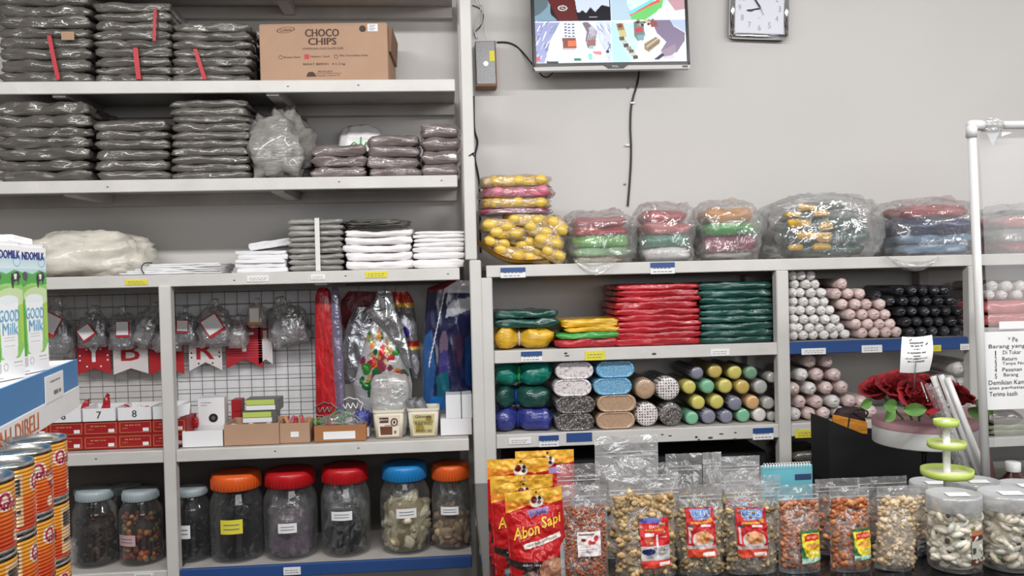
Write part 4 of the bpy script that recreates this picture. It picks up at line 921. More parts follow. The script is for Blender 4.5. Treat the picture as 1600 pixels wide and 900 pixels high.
# middle shelf packs
stack('folded_bag_pack', 'dark green folded bag pack', 'pair lying on the yellow tied bundle', 'bag pack', 'dark green pair', 773, 872, 486, 2, Z(820, 513, 2.53)+.002, 'plastic_dark_green', amp=.005, dep=.18, seed=40, crimp=.01)
def tied(label, name, x1, x2, ytop, zb_, m, sm, seed, yf=2.53, knot=.42, dep=.16):
    a, c = X(x1, ytop+20, yf), X(x2, ytop+20, yf); H = Z((x1+x2)/2, ytop, yf)-zb_; w = c-a; xk = (knot-.5)*w
    t = thing(name, label, 'bag bundle', ((a+c)/2, yf+dep/2, zb_)); b = MB()
    def fn(p):
        q = 1-.34*math.exp(-((p.x-xk)/(w*.10))**2); k = 1+.05*sin(p.z*260+seed)*math.exp(-((p.x-xk)/(w*.25))**2)-.10*abs(sin((p.x-xk)*30))*0
        return (p.x, p.y*q, H/2+(p.z-H/2)*q*k)
    b.add(warp(slab(w, dep, H, seed, .006, corner=.02, edge=H*.35, crimp=.012, step=.006), fn), 0, None, True); b.obj('folded_bags', m, t)
    b = MB(); n = 20; b.add(tube([(xk, dep*.36*cos(2*pi*i/n), H/2+H*.37*sin(2*pi*i/n)) for i in range(n+1)], .0045, 6, False)); b.add(slab(.012, dep*.76, H*.76, 1, 0, edge=H*.1, corner=.01), 0, None, True, Matrix.Translation((xk, 0, H*.12))); o = b.obj('tie_band', sm, t); return t
tied('amber folded bag bundle tied with a dull band on the middle shelf', 'tied_bag_bundle', 773, 866, 512, zm, 'plastic_yellow', 'strap_white', 1)
stack('folded_bag_pack', 'flat wrapped bag pack', 'mixed stack beside the amber bundle', 'bag pack', None, 868, 970, 499, 4, zm, ['plastic_red', 'plastic_green', 'plastic_yellow', 'plastic_yellow'], amp=.004, dep=.18, seed=41, hs=[1.15, .9, .7, 1.1], crimp=.008, taper=[0, .004, .035, .02])
for k, (c_, o) in enumerate(zip(('red', 'green', 'yellow', 'amber'), [q for q in COL.objects if q.get('label', '').startswith('flat wrapped bag pack')])):
    o['label'] = f'{c_} wrapped bag pack, {order(k, 4)} in the mixed stack beside the amber bundle'
stack('folded_bag_pack', 'red folded bag pack', 'tall red stack on the middle shelf', 'bag pack', 'red packs on the middle shelf', 958, 1096, 444, 10, zm, 'plastic_red', amp=.0025, dep=.24, seed=42, crimp=.006, taper=[.0, .006, .006, .01, .012, .008, .01, .014, .016, .02], edge=.003)
stack('folded_bag_pack', 'dark green glossy bag pack', 'green stack against the middle post', 'bag pack', 'dark green packs in the tall stack', 1093, 1209, 441, 9, zm, 'plastic_dark_green', amp=.0028, dep=.24, seed=43, crimp=.008)
# lower shelf: tied packs
zh = [Z(820, y, 2.53) for y in (640, 604)]
tied('indigo bag bundle tied with a blue band, lowest of three at the shelf end', 'tied_bag_bundle', 774, 864, 640, zl, 'plastic_blue', 'strap_blue', 3, knot=.4)
tied('dark green bag bundle with a blue band, between the indigo and teal ones', 'tied_bag_bundle', 775, 860, 605, zh[0]+.001, 'plastic_dark_green', 'strap_blue', 5, knot=.38)
tied('teal bag bundle with a bright green tie, topmost of three at the shelf end', 'tied_bag_bundle', 775, 862, 568, zh[1]+.001, 'plastic_teal', 'strap_green', 7, knot=.42)
# oblong wrapped rolls
def stad(w, h, d, n=10):
    r_ = h/2; pts = [(w/2-r_+r_*cos(a), h/2+r_*sin(a)) for a in [-pi/2+pi*i/n for i in range(n+1)]]+[(-w/2+r_+r_*cos(a), h/2+r_*sin(a)) for a in [pi/2+pi*i/n for i in range(n+1)]]
    v = []; f = []; N_ = len(pts)
    for y, k in ((.006, .80), (.001, .93), (.004, .99), (.012, 1), (d, 1)):
        v += [(x*k, y, h/2+(z-h/2)*k) for x, z in pts]
    for j in range(4):
        for i in range(N_): f.append((j*N_+i, j*N_+(i+1) % N_, (j+1)*N_+(i+1) % N_, (j+1)*N_+i))
    return v, f, tuple(range(N_))
def oblong(label, x1, x2, y1, z0, h, m, grp):
    yf = 2.52; a, c = X(x1, y1+12, yf), X(x2, y1+12, yf); t = thing('wrapped_roll', label, 'wrapped roll', ((a+c)/2, yf, z0), grp)
    b = MB(); v_, f_, cap_ = stad(c-a, h, .2); b.add((v_, f_), 0, None, True); b.add(([v_[i] for i in cap_], [cap_])); b.obj('paper_roll', m, t)
    v_, f_, cap_ = stad(c-a+.0016, h+.0012, .205); b = MB(); g_ = warp((v_, f_), lambda p: (p.x, p.y-.0015, p.z-.0004)); b.add(g_, 0, None, True); b.add(([g_[0][i] for i in cap_], [cap_])); b.obj('shrink_film', 'label_film', t)
hh = (Z(890, 566, 2.52)-zl)/4-.0014
for k, (m, nm, x1, x2) in enumerate((('roll_swirl', 'black roll with pale swirls', 868, 929), ('roll_swirl', 'black roll with pale swirls', 869, 931), ('roll_script', 'white roll with brown script', 865, 925), ('roll_script', 'white roll with brown script', 868, 928))):
    oblong(f'oblong {nm}, {order(k, 4)} beside the tied bundles', x1, x2, 648-k*26, zl+k*(hh+.0014), hh, m, None)
for k, (m, nm, x1, x2) in enumerate((('roll_tan', 'tan speckled roll', 932, 993), ('roll_tan', 'tan speckled roll', 933, 995), ('roll_blue', 'sky blue dotted roll', 928, 988), ('roll_blue', 'sky blue dotted roll', 932, 992))):
    oblong(f'oblong {nm}, {order(k, 4)} beside the swirled and script rolls', x1, x2, 648-k*26, zl+k*(hh+.0014), hh, m, None)
# round rolls
def rollmesh(r_, d, dome=.002, twist=False, n=20):
    pr = [(.0005, -dome), (r_*.55, -dome*1.0), (r_*.86, -dome*.5), (r_*.97, .003), (r_, .009), (r_, d), (.001, d)]
    if twist: pr = [(.0005, -.001), (r_*.25, -.006), (r_*.45, -.004), (r_*.75, .001), (r_*.95, .006), (r_, .013), (r_*1.0, d), (.001, d)]
    g = lathe(pr, n, False, False); return [(x, z, y) for x, y, z in g[0]], g[1]
_proto = {}
rr_ = random.Random(12)
def roll(name, label, px_, py_, rp, m, group, yf=2.53, d=.2, twist=False, film_=False, jit=.01, cat='roll', base=None):
    r_ = rp*pxl*yf/2.5; c = P(px_, py_, yf); yy = yf+rr_.uniform(0, jit)
    z = c.z
    if base is not None: z = base+r_+.0006
    key = (m, rp, twist, film_)
    if film_:
        t = thing(name, label, cat, (c.x, yy, z), group); b = MB(); b.add(rollmesh(r_, d), 0, None, True); b.obj('paper_roll', m, t)
        b = MB(); b.add(warp(rollmesh(r_+.0008, d+.004), lambda p: (p.x, p.y-.0022, p.z)), 0, None, True); b.obj('shrink_film', 'label_film', t); return t
    if key not in _proto:
        b = MB(); g = rollmesh(r_, d, twist=twist, n=16)
        if twist: g = warp(g, lambda p: (p.x*(1+.12*nz(p, 90, rp)), p.y+.005*nz(p, 120, 3), p.z*(1+.12*nz(p, 80, 7))))
        b.add(g, 0, None, True); _proto[key] = b.mesh(name, m)
    o = bpy.data.objects.new(name, _proto[key]); COL.objects.link(o); o.location = (c.x, yy, z); o.rotation_euler = (rr_.uniform(-.02, .02), rr_.uniform(0, 6.28) if twist else 0, rr_.uniform(-.03, .03) if twist else 0)
    return tag(o, label, cat, group)
roll('round_roll', 'round tan speckled roll standing on the bean patterned one', 1009, 608, 16.4, 'roll_tan', None, film_=True)
roll('round_roll', 'upper round white roll with a brown bean pattern', 1045, 608, 19, 'roll_bean', None, film_=True)
roll('round_roll', 'lower round white roll with a brown bean pattern', 1012, 650, 19, 'roll_bean', None, film_=True, base=zl)
roll('round_roll', 'round black roll with pale swirls at the shelf bottom', 1049, 652, 18.6, 'roll_swirl', None, film_=True, base=zl)
small = [(1090, 583, 10.6, 'roll_check', 'navy checked roll'), (1118.5, 580, 11.8, 'roll_amber', 'amber roll'), (1150, 582, 12, 'roll_yellow', 'pale yellow roll'), (1173.8, 582.5, 10.8, 'roll_sage', 'sage green roll'), (1078.5, 605.5, 11.6, 'roll_yellow', 'pale yellow roll'), (1106, 604, 11.6, 'roll_mint', 'mint green roll'), (1135, 604, 12, 'roll_yellow', 'pale yellow roll'), (1161, 604.8, 11.6, 'roll_amber', 'amber roll'), (1190, 605, 11.8, 'roll_grey', 'plain grey roll'), (1207, 590, 9, 'roll_grey', 'plain grey roll'), (1092, 629.5, 11.6, 'roll_yellow', 'pale yellow roll'), (1121.5, 628.5, 11.8, 'roll_yellow', 'pale yellow roll'), (1149, 630.5, 11.6, 'roll_check', 'navy checked roll'), (1177, 629, 11.6, 'roll_orange', 'light orange roll'), (1201.5, 630, 10.4, 'roll_grey', 'plain grey roll'), (1081.5, 653.8, 11, 'roll_mint', 'mint green roll'), (1108, 653.5, 12, 'roll_check', 'navy checked roll'), (1135.5, 654, 11, 'roll_check', 'navy checked roll'), (1163, 653, 11.3, 'roll_mint', 'mint green roll'), (1188.5, 652.5, 11.4, 'roll_white', 'bright white roll'), (1208, 652, 8.2, 'roll_grey', 'plain grey roll')]
small.sort(key=lambda q: (round(-q[1]/13), q[0])); rown = {}
for q in small:
    k = 3 if q[1] < 595 else 2 if q[1] < 615 else 1 if q[1] < 640 else 0; rown.setdefault(k, []).append(q)
for k in sorted(rown):
    for i, q in enumerate(sorted(rown[k])):
        roll('small_roll', f'{q[4]}, {NTH[i]} from the tan roll in the {("bottom", "second", "third", "top")[k]} tier of coloured rolls', q[0], q[1], q[2]*.97, q[3], None, yf=2.54, film_=True, base=zl if k == 0 else None)
# white, pink and black rolls on the blue edged shelf
rows = [(526, 1243, 1331), (512.5, 1236, 1323), (499, 1243, 1313), (485, 1237, 1304), (471.5, 1243, 1298), (457.5, 1238, 1290), (444, 1246, 1279), (430.5, 1238, 1274)]
for k, (y, xs_, xe) in enumerate(rows):
    n = int(round((xe-xs_)/16.2))+1
    for i in range(n):
        px_ = xs_+i*16.2+rr_.uniform(-.5, .5)
        if px_ < 1240 and k % 2: px_ = 1241.5
        roll('white_roll', f'slim white roll, {NTH[i]} from the post in the {("bottom row", "second row", "third row", "fourth row", "fifth row", "sixth row", "seventh row", "top row")[k]} of white rolls', px_, y, 7.6, 'roll_white', 'slim white rolls', twist=True, base=zm if k == 0 else None, jit=.014)
prow = [(521.5, [1351, 1370.5, 1388, 1404]), (506.5, [1341, 1359.5, 1378, 1395]), (491.5, [1331.5, 1351, 1369, 1386.5]), (475.5, [1320, 1339.5, 1358, 1378]), (459, [1309, 1329, 1347]), (443, [1319])]
for k, (y, xs_) in enumerate(prow):
    for i, px_ in enumerate(xs_): roll('pink_roll', f'thicker pinkish roll, {NTH[i]} from the white rolls in the {("bottom", "second", "third", "fourth", "fifth", "top")[k]} row', px_, y, 8.7, 'roll_pink', 'pinkish rolls', twist=True, base=zm if k == 0 else None)
brow = [(520, [1426, 1444, 1462, 1480, 1498]), (503, [1419, 1437, 1455, 1472, 1491, 1509]), (487, [1412, 1430, 1448, 1466, 1484, 1502]), (470.5, [1395, 1416, 1434, 1452, 1470, 1489]), (454, [1408, 1428, 1446, 1463, 1479]), (461, [1374])]
for k, (y, xs_) in enumerate(brow):
    for i, px_ in enumerate(xs_): roll('black_roll', f'shiny black roll, {NTH[i]} from the pinkish rolls in the {("bottom", "second", "third", "fourth", "top")[k]} row' if k < 5 else 'lone black roll resting on the topmost pinkish rolls', px_, y, 8.1, 'roll_black', 'shiny black rolls', twist=True, base=zm if k == 0 else None)
# loose pale rolls on the lower shelf of the second bay
lo = [(1268, 565), (1295, 565), (1255, 586), (1280, 586), (1307, 586), (1242, 608), (1269, 608), (1295, 607), (1319, 606), (1253.5, 629), (1279, 629), (1305, 628), (1330, 627), (1350, 629), (1245, 651), (1267, 651), (1290, 650), (1315, 649), (1340, 648), (1363, 648)]
lo.sort(key=lambda q: (-round(q[1]/21), q[0])); bk = {}
for q in lo: bk.setdefault(4-int((q[1]-555)//21), []).append(q)
for k in sorted(bk):
    for i, q in enumerate(sorted(bk[k])): roll('pale_roll', f'loose pale pink roll, {NTH[i]} from the post in the {("bottom", "second", "third", "fourth", "top", "top")[min(k, 4)]} layer beside the roses', q[0], q[1], 10.2, 'roll_pink' if (i+k) % 3 else 'roll_white', 'loose pale rolls', yf=2.535, twist=True, base=zl if q[1] > 640 else None)
for k, (x_, y_, r_) in enumerate(((1501, 576, 11), (1516, 571, 9), (1489, 597, 10.5), (1510, 600, 10.5), (1478, 620, 10.5), (1500, 622, 10.5), (1468, 644, 10.5), (1490, 644, 10.5), (1512, 644, 10.5))):
    roll('pale_roll', f'white patterned roll behind the roses, number {k+1} of the heap by the pipe'.replace('number 1 of', 'biggest on').replace('number 2 of', 'second highest on') if k < 2 else f'white patterned roll, {NTH[k]} down the heap behind the roses and pipe', x_, y_, r_, 'roll_white', 'white rolls behind the roses', yf=2.54, twist=True, base=zl if y_ > 640 else None)
# things past the pipe, seen through the film
z3 = Z(1560, 512, YF)+.001
for k in range(3): roll('pale_roll', f'cream roll behind the hanging clear sheet, {NTH[k]} from the pipe, upper row', 1556+k*22, 447, 9, 'roll_white', 'cream rolls behind the clear sheet', yf=2.56, twist=True)
for k in range(3): roll('pale_roll', f'cream roll behind the hanging clear sheet, {NTH[k]} from the pipe, lower row', 1550+k*22, 461, 8, 'roll_white', 'cream rolls behind the clear sheet', yf=2.56, twist=True)
stack('folded_bag_pack', 'salmon red folded pack', 'stack seen through the clear sheet', 'bag pack', 'salmon packs behind the sheet', 1543, 1640, 470, 2, z3, 'plastic_salmon', amp=.003, dep=.16, seed=50)
for o in list(COL.objects):
    if o.name.startswith('pale_roll') and o.location.x > xc+.02 and False: pass
stack('folded_bag_pack', 'yellow green folded pack', 'low stack under the handwritten notice', 'bag pack', 'yellow green packs under the notice', 1548, 1640, 664, 2, Z(1570, 684, YF)+.001, 'plastic_dullgreen', amp=.004, dep=.16, seed=51)
stack('folded_bag_pack', 'grey pink folded pack', 'low stack above the yellow green ones', 'bag pack', None, 1548, 1600, 645, 1, Z(1570, 664, 2.525)+.003, 'mauve_pack', amp=.004, dep=.16, seed=52)
# dark goods on the lowest shelf of the low unit
stack('folded_bag_pack', 'dark grey wrapped pack', 'lowest shelf beside the spiral notebook', 'bag pack', 'dark grey packs on the lowest shelf', 1240, 1305, 708, 4, Z(1270, 752, 2.53), 'grey_pack', amp=.004, dep=.2, seed=53)
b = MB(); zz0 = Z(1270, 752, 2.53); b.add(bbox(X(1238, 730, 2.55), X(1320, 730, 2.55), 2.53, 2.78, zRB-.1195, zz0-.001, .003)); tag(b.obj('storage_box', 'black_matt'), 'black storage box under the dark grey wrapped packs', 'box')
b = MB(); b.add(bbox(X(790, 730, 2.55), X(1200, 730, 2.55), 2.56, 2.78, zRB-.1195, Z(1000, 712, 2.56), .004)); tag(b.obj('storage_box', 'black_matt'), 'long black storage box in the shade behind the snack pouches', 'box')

# ------------------------------------------------------------------ colourful goods on top of the low unit
# yellow fabric flowers pile by the post
yg = [(758, 868, 398, 418, 'plastic_yellow'), ]
def pile_item(label, x1, x2, y1, y2, m, yy=2.56, dep=.13, seed=0, ang=0, group='yellow and pink padded packs', bumps=True):
    c = P((x1+x2)/2, (y1+y2)/2, yy); w = (x2-x1)*pxl*1.02; h = (y2-y1)*pxl*1.02; t = thing('padded_pack', label, 'padded pack', (c.x, yy, c.z-h/2), group); t.rotation_euler = (0, ang, 0)
    b = MB(); b.add(blob(w, dep, h, seed, amp=.16, fs=3.5, pw=.55, nu=36, nv=18, ridge=.8), 0, None, True); b.obj('padding', m, t)
    if bumps:
        r = random.Random(seed)
        for k in range(2 if w < .15 else 3):
            b = MB(); b.add(warp(ell(0, 0, 0, .021, .014, min(h*.55, .016), 14, 10), lambda p: (p.x*(1+.2*nz(p, 60, seed)), p.y, p.z)), 0, None, True, Matrix.Translation(((-.28+.5*k/(1 if w < .15 else 1.6))*w, -dep*.44, h*(.5+r.uniform(-.1, .1)))))
            b.obj('knotted_pad', m+'_light', t)
    b = MB(); b.add(warp(blob(w*1.05, dep*1.06, h*1.06, seed+3, amp=.15, fs=4, pw=.55, nu=30, nv=16, ridge=1.2), lambda p: (p.x, p.y, p.z-.001)), 0, None, True); b.obj('clear_wrap', 'clear_film', t)
for k, (x1, x2, y1, y2, m, lab) in enumerate(((752, 858, 276, 295, 'plastic_yellow', 'yellow padded pack, topmost of the pile by the tall post'), (752, 862, 294, 311, 'plastic_pink', 'pink padded pack second from the top of the pile'), (750, 858, 310, 327, 'plastic_yellow', 'yellow padded pack third from the top of the pile'), (748, 858, 326, 336, 'plastic_mauve', 'flat dark pink pack third tier above the yellow heap'))):
    pile_item(lab, x1, x2, y1, y2, m, yy=2.58, seed=100+k, bumps=(k < 3))
hp = [(755, 800, 346, 362, .1), (790, 850, 334, 354, .15), (845, 872, 340, 364, .8), (765, 815, 356, 372, .1), (815, 858, 352, 370, .3), (785, 835, 366, 384, .25), (833, 870, 368, 390, .3), (758, 790, 372, 386, .3), (800, 850, 380, 398, .3), (842, 872, 388, 406, .5), (770, 815, 388, 402, .35), (815, 858, 396, 411, .2)]
hl = ['uppermost by the post', 'uppermost in the middle', 'steeply tilted at the top outer edge', 'second row near the post', 'second row outward', 'central one', 'bulging outward at mid height', 'small one tucked by the post', 'lower central one', 'lowest at the outer edge', 'low one near the post', 'lowest in the middle']
for k, (x1, x2, y1, y2, a) in enumerate(hp): x1, x2, y1, y2 = x1-4, x2+4, y1-3, y2+2; pile_item(f'yellow padded pack in the loose heap, {hl[k]}', x1, x2, y1, y2, 'plastic_yellow', yy=2.56+.012*(k % 3), dep=.10, seed=120+k, ang=a, group='yellow packs in the loose heap')
t = thing('yellow_basket', 'shallow curved yellow tray under the heap of yellow padded packs', 'tray', (X(808, 400, 2.56), 2.585, zt))
def bs(u, v): x = (u-.5)*.26; q = (u-.5)*2; return (x, (v-.5)*.14, .004+.042*abs((u-.55)*2)**2*(1.5 if q < 0 else .25)+.010*(2*v-1)**2)
b = MB(); g = grid(bs, 24, 8); b.add(g, 0, None, True); g2 = grid(lambda u, v: (lambda q: (q[0], q[1], q[2]-.0035))(bs(u, v)), 24, 8); b.add(g2, 0, None, True); b.obj('tray_body', 'plastic_yellow', t)
# big clear bags of folded bags
def bigbag(label, x1, x2, y1, layers, seed, yy=2.645, dep=.24, ybot=414, fill=.86, m='shop_film', inner='coloured packs inside the big bags', fmt='pack'):
    a, c = X(x1, 380, yy), X(x2, 380, yy); w = (c-a)*.96; H = Z((x1+x2)/2, y1, yy)-zt; cx = (a+c)/2
    b = MB(); b.add(blob(w, dep, H, seed, amp=.15, fs=2.2, pw=.6, nu=60, nv=36, ridge=1.0, flat=.22), 0, None, True); tag(b.obj('big_clear_bag', m, None, (cx, yy, zt)), label, 'bag', 'big clear bags on the low unit')
    t_ = sum(l[1] for l in layers); z = zt+H*.03; hh_ = H*.84
    for i, (m_, f, nm, kx) in enumerate(layers):
        h = hh_*f/t_; q = MB(); ww = w*fill*kx; q.add(slab(ww, dep*.68*kx, h*.97, seed*7+i, .005, corner=.02, edge=h*.42, crimp=.006), 0, None, True)
        tag(q.obj('folded_bag_pack', m_, None, (cx, yy-.004, z)), nm, 'bag pack', inner); z += h
bigbag('big clear bag of red over green packs nearest the yellow heap', 876, 990, 330, [('plastic_orangepale', .35, 'pale orange pack at the bottom of the first big bag', .75), ('plastic_palegreen', .6, 'pale green pack low in the first big bag', .95), ('plastic_lime', .8, 'bright green pack in the first big bag', .95), ('plastic_red', .55, 'red pack under the top one in the first big bag', .9), ('plastic_red', .7, 'topmost red pack in the first big bag', .85)], 201)
bigbag('clear bag of pink and teal packs with the black cable behind it', 987, 1080, 318, [('white_pack', .8, 'white pack at the bottom of the pink topped bag', .9), ('plastic_tealpale', .8, 'teal green pack under the pink ones', .92), ('plastic_salmon', .8, 'salmon pink pack in the cable side bag', .92), ('plastic_red', .8, 'muted red top pack in the cable side bag', .85)], 202, yy=2.65)
bigbag('clear bag of orange green and crimson packs on the low unit', 1078, 1182, 315, [('plastic_greypale', .3, 'grey pack at the bottom of the orange topped bag', .8), ('plastic_mauve', .9, 'crimson pack in the orange topped bag', .92), ('plastic_green', .7, 'green pack in the orange topped bag', .94), ('plastic_orange', .8, 'orange pack topmost in its big bag', .85)], 203)
bigbag('biggest clear bag, dark green and yellow packs inside', 1190, 1368, 306, [('plastic_dark_green', .8, 'dark green pack at the bottom of the biggest bag', .85), ('plastic_dark_green', .9, 'second dark green pack in the biggest bag', .97), ('plastic_dark_green', .7, 'third dark green pack in the biggest bag', .95), ('plastic_greygreen', .7, 'grey green pack near the top of the biggest bag', .8), ('plastic_greygreen', .5, 'narrow top pack in the biggest bag', .5)], 204, dep=.26, fill=.74)
cc = [(1262, 326, 30, 9), (1240, 336, 22, 8), (1284, 335, 24, 9), (1250, 352, 36, 11), (1290, 356, 22, 11), (1262, 370, 34, 10), (1288, 374, 26, 12), (1244, 388, 24, 9), (1284, 388, 28, 10)]
for k, (x_, y_, w_, h_) in enumerate(cc):
    c = P(x_, y_, 2.55); b = MB(); b.add(slab(w_*pxl*1.1, .02, h_*pxl*1.3, k+300, .003, corner=.006), 0, None, True); tag(b.obj('yellow_pack', 'plastic_yellow', None, (c.x, 2.553, c.z-.008)), f'small yellow pack inside the biggest bag, {NTH[k]} from its top', 'bag pack', 'yellow packs in the biggest bag')
bigbag('clear bag of red over navy packs beside the white pipe', 1370, 1512, 312, [('plastic_skypale', .6, 'pale blue pack at the bottom by the pipe', .88), ('plastic_skypale', .5, 'second pale blue pack by the pipe', .95), ('plastic_navy', 1., 'navy pack in the bag by the pipe', .98), ('plastic_red', .7, 'long red pack topmost by the pipe', .85)], 205, dep=.25)
bigbag('clear bag of muted red and green packs behind the hanging sheet', 1526, 1680, 320, [('plastic_red', .6, 'red pack at the bottom behind the hanging sheet', .9), ('plastic_greypale', .9, 'grey pack behind the hanging sheet', .98), ('plastic_salmon', .8, 'salmon pack behind the hanging sheet', .96), ('plastic_dark_green', .3, 'dark green pack on top behind the hanging sheet', .85)], 206)
def drape(label, x1, x2, y0, y1, seed):
    yy = YF-.012; b = MB()
    def fn(u, v):
        x = x1+(x2-x1)*u; tt = sin(pi*u)**.8; y = y0+(y1-y0)*v*tt; p = P(x, y, yy); return (p.x, yy+.05*(1-v)**2-.006*nz((p.x, v, 0), 20, seed)-.012*sin(pi*v), max(p.z, p.z))
    b.add(grid(fn, 20, 12), 0, None, True); tag(b.obj('plastic_film', 'shop_film'), label, 'film')
drape('loose clear film corner of the first big bag hanging over the shelf edge', 895, 965, 404, 430, 1)
drape('loose clear film hanging over the shelf edge below the red and navy bag', 1385, 1470, 400, 424, 2)

# ================================================================== television, clock, power supply, cables on the wall
yt = 2.70; tw = X(1078, 60, yt)-X(833, 60, yt); th = tw*.60
pb0, pb1 = P(834, 112, yt), P(1078, 108, yt); rollv = math.atan2(pb1.z-pb0.z, pb1.x-pb0.x)
tv = thing('television', 'wall mounted flat television showing four security camera views', 'television', ((pb0.x+pb1.x)/2, yt, (pb0.z+pb1.z)/2)); tv.rotation_euler = (radians(-2), -rollv, 0)
b = MB(); b.add(bbox(-tw/2, tw/2, 0, .028, .006, th, .004, 2), 0, None, False); b.add(bbox(-tw/2+.06, tw/2-.06, .028, .05, .05, th-.05, .006)); b.obj('housing', 'black_plastic', tv)
b = MB(); bz = .010
for g in (bbox(-tw/2, -tw/2+bz, -.004, 0, .012, th, .0015), bbox(tw/2-bz, tw/2, -.004, 0, .012, th, .0015), bbox(-tw/2, tw/2, -.004, 0, th-bz, th, .0015), bbox(-tw/2, tw/2, -.004, 0, .010, .026, .0015)): b.add(g)
b.obj('bezel', 'black_plastic', tv)
b = MB(); b.add(poly([(-tw/2, .012), (-tw/2+.006, 0), (tw/2-.006, 0), (tw/2, .012), (tw*.1, .014), (tw*.07, .006), (-tw*.03, .006), (-tw*.06, .014)], -.008, .012)); b.obj('silver_lip', 'silver_lip', tv)
b = MB(); b.add(poly([(-tw*.06, .0165), (tw*.1, .0165), (tw*.07, .0035), (-tw*.03, .0035)], -.0105, -.0082), 0); b.add(shift(textfit('TCL', .022, .006), tw*.015, -.0112, .010), 1); b.obj('logo_badge', ['black_plastic', 'paper_white'], tv)
b = MB(); b.add(bbox(tw/2-.028, tw/2-.010, -.0095, -.0082, .004, .010, .0005)); b.obj('sensor_window', 'black_plastic', tv)
# the four pictures
cv = Cv(300, 190, 1335, 844, (228, 236, 246))
Wt = (236, 242, 250)
def o_(pts): return [(x-105, y+274) for x, y in pts]
# upper pair
cv.rect(0, 0, 672, 420, (40, 22, 24)); cv.poly(o_([(105, -100), (245, -100), (250, 80), (310, 145), (105, 145)]), (120, 150, 168)).poly(o_([(105, -274), (260, -274), (225, 0), (160, 70), (105, 100)]), (92, 108, 116))
cv.poly(o_([(210, -100), (480, -100), (470, 60), (490, 148), (320, 148)]), (92, 34, 34)); cv.poly(o_([(450, -200), (770, -200), (770, 60), (600, 90), (480, 60)]), (196, 206, 226)); cv.poly(o_([(480, 80), (530, 40), (560, 70), (600, 10), (640, 60), (700, -10), (772, 10), (772, 148), (500, 148)]), (26, 26, 34)).poly(o_([(585, 106), (655, 106), (655, 112), (585, 112)]), (220, 220, 230))
cv.ell(355-105, 18+274, 42, 28, (200, 200, 200)).ell(355-105, 18+274, 30, 18, (92, 40, 40)).line(240, 290, 264, 296, 8, (200, 200, 200))
cv.rect(676, 0, 1335, 420, (205, 224, 238)); cv.poly(o_([(780, -270), (900, -270), (930, 0), (1000, 148), (780, 148)]), (176, 200, 216)).poly(o_([(950, 100), (960, 60), (1150, -40), (1250, -60), (1230, 30), (1080, 145), (960, 140)]), (110, 196, 110)).poly(o_([(940, 92), (1100, 0), (1200, -60), (1230, -40), (1100, 20), (950, 104)]), (236, 90, 90)).poly(o_([(920, 70), (1040, 0), (1140, -60), (1180, -60), (960, 88)]), (120, 210, 220)).poly(o_([(1200, 40), (1440, -60), (1440, 138), (1150, 138)]), (232, 246, 236)).poly(o_([(1270, -80), (1440, -80), (1440, 40), (1350, 56)]), (190, 150, 160))
cv.line(1180, 420-420+330, 1330, 380, 6, (236, 240, 246))
# lower left: shop aisles
cv.rect(0, 422, 672, 844, (214, 224, 244)); r = random.Random(7)
cv.poly(o_([(105, 160), (330, 160), (240, 330), (180, 560), (105, 560)]), (150, 156, 196))
for i in range(46):
    x = r.uniform(105, 290); y = r.uniform(160, 540); L = r.uniform(20, 70); cv.line(x-105, y+274, x-105+L*.45, y+274-L, r.uniform(3, 8), r.choice([(232, 236, 250), (70, 76, 110), (200, 206, 232), (96, 100, 140), (240, 244, 252)]))
cv.poly(o_([(330, 155), (372, 155), (330, 320), (300, 560), (180, 560), (250, 330)]), (226, 236, 250)); cv.poly(o_([(460, 155), (520, 155), (560, 420), (600, 560), (300, 560), (340, 330), (480, 300)]), (228, 236, 248))
for a in ((372, 170), (402, 175), (436, 175)):
    for k in range(5): cv.poly(o_([(a[0]-8, a[1]+k*30), (a[0]+14, a[1]+k*30), (a[0]+14, a[1]+k*30+14), (a[0]-8, a[1]+k*30+14)]), (104, 100, 120))
cv.poly(o_([(342, 318), (462, 318), (466, 420), (345, 420)]), (130, 78, 66)).poly(o_([(390, 345), (465, 345), (465, 400), (390, 400)]), (216, 112, 76)).poly(o_([(342, 420), (460, 420), (450, 440), (340, 436)]), (190, 180, 186))
cv.poly(o_([(520, 165), (570, 160), (650, 250), (640, 330), (630, 400), (560, 420), (545, 340), (560, 260)]), (120, 110, 120))
for k in range(7): cv.line(470+k*3, 500+k*12, 520+k*2, 470+k*16, 5, (196, 196, 216))
for k in range(5): cv.line(452+k*20, 640-k*6, 490+k*10, 480+k*4, 5, (210, 206, 222))
cv.poly(o_([(560, 345), (630, 330), (635, 395), (560, 410)]), (150, 104, 100)).poly(o_([(575, 400), (620, 395), (610, 430), (570, 430)]), (140, 180, 200))
cv.poly(o_([(640, 160), (770, 160), (770, 560), (740, 560), (660, 330)]), (196, 204, 226))
for i in range(28):
    x = r.uniform(650, 765); y = r.uniform(165, 330 if x < 700 else 540); L = r.uniform(20, 60); cv.line(x-105, y+274, x-105+L*.5, y+274+L, r.uniform(3, 7), r.choice([(236, 240, 250), (110, 114, 146), (176, 182, 210)]))
cv.line(640, 640, 660, 700, 6, (50, 54, 80)).line(660, 660, 625, 735, 7, (60, 64, 90)).ell(632, 734, 14, 14, (40, 42, 60))
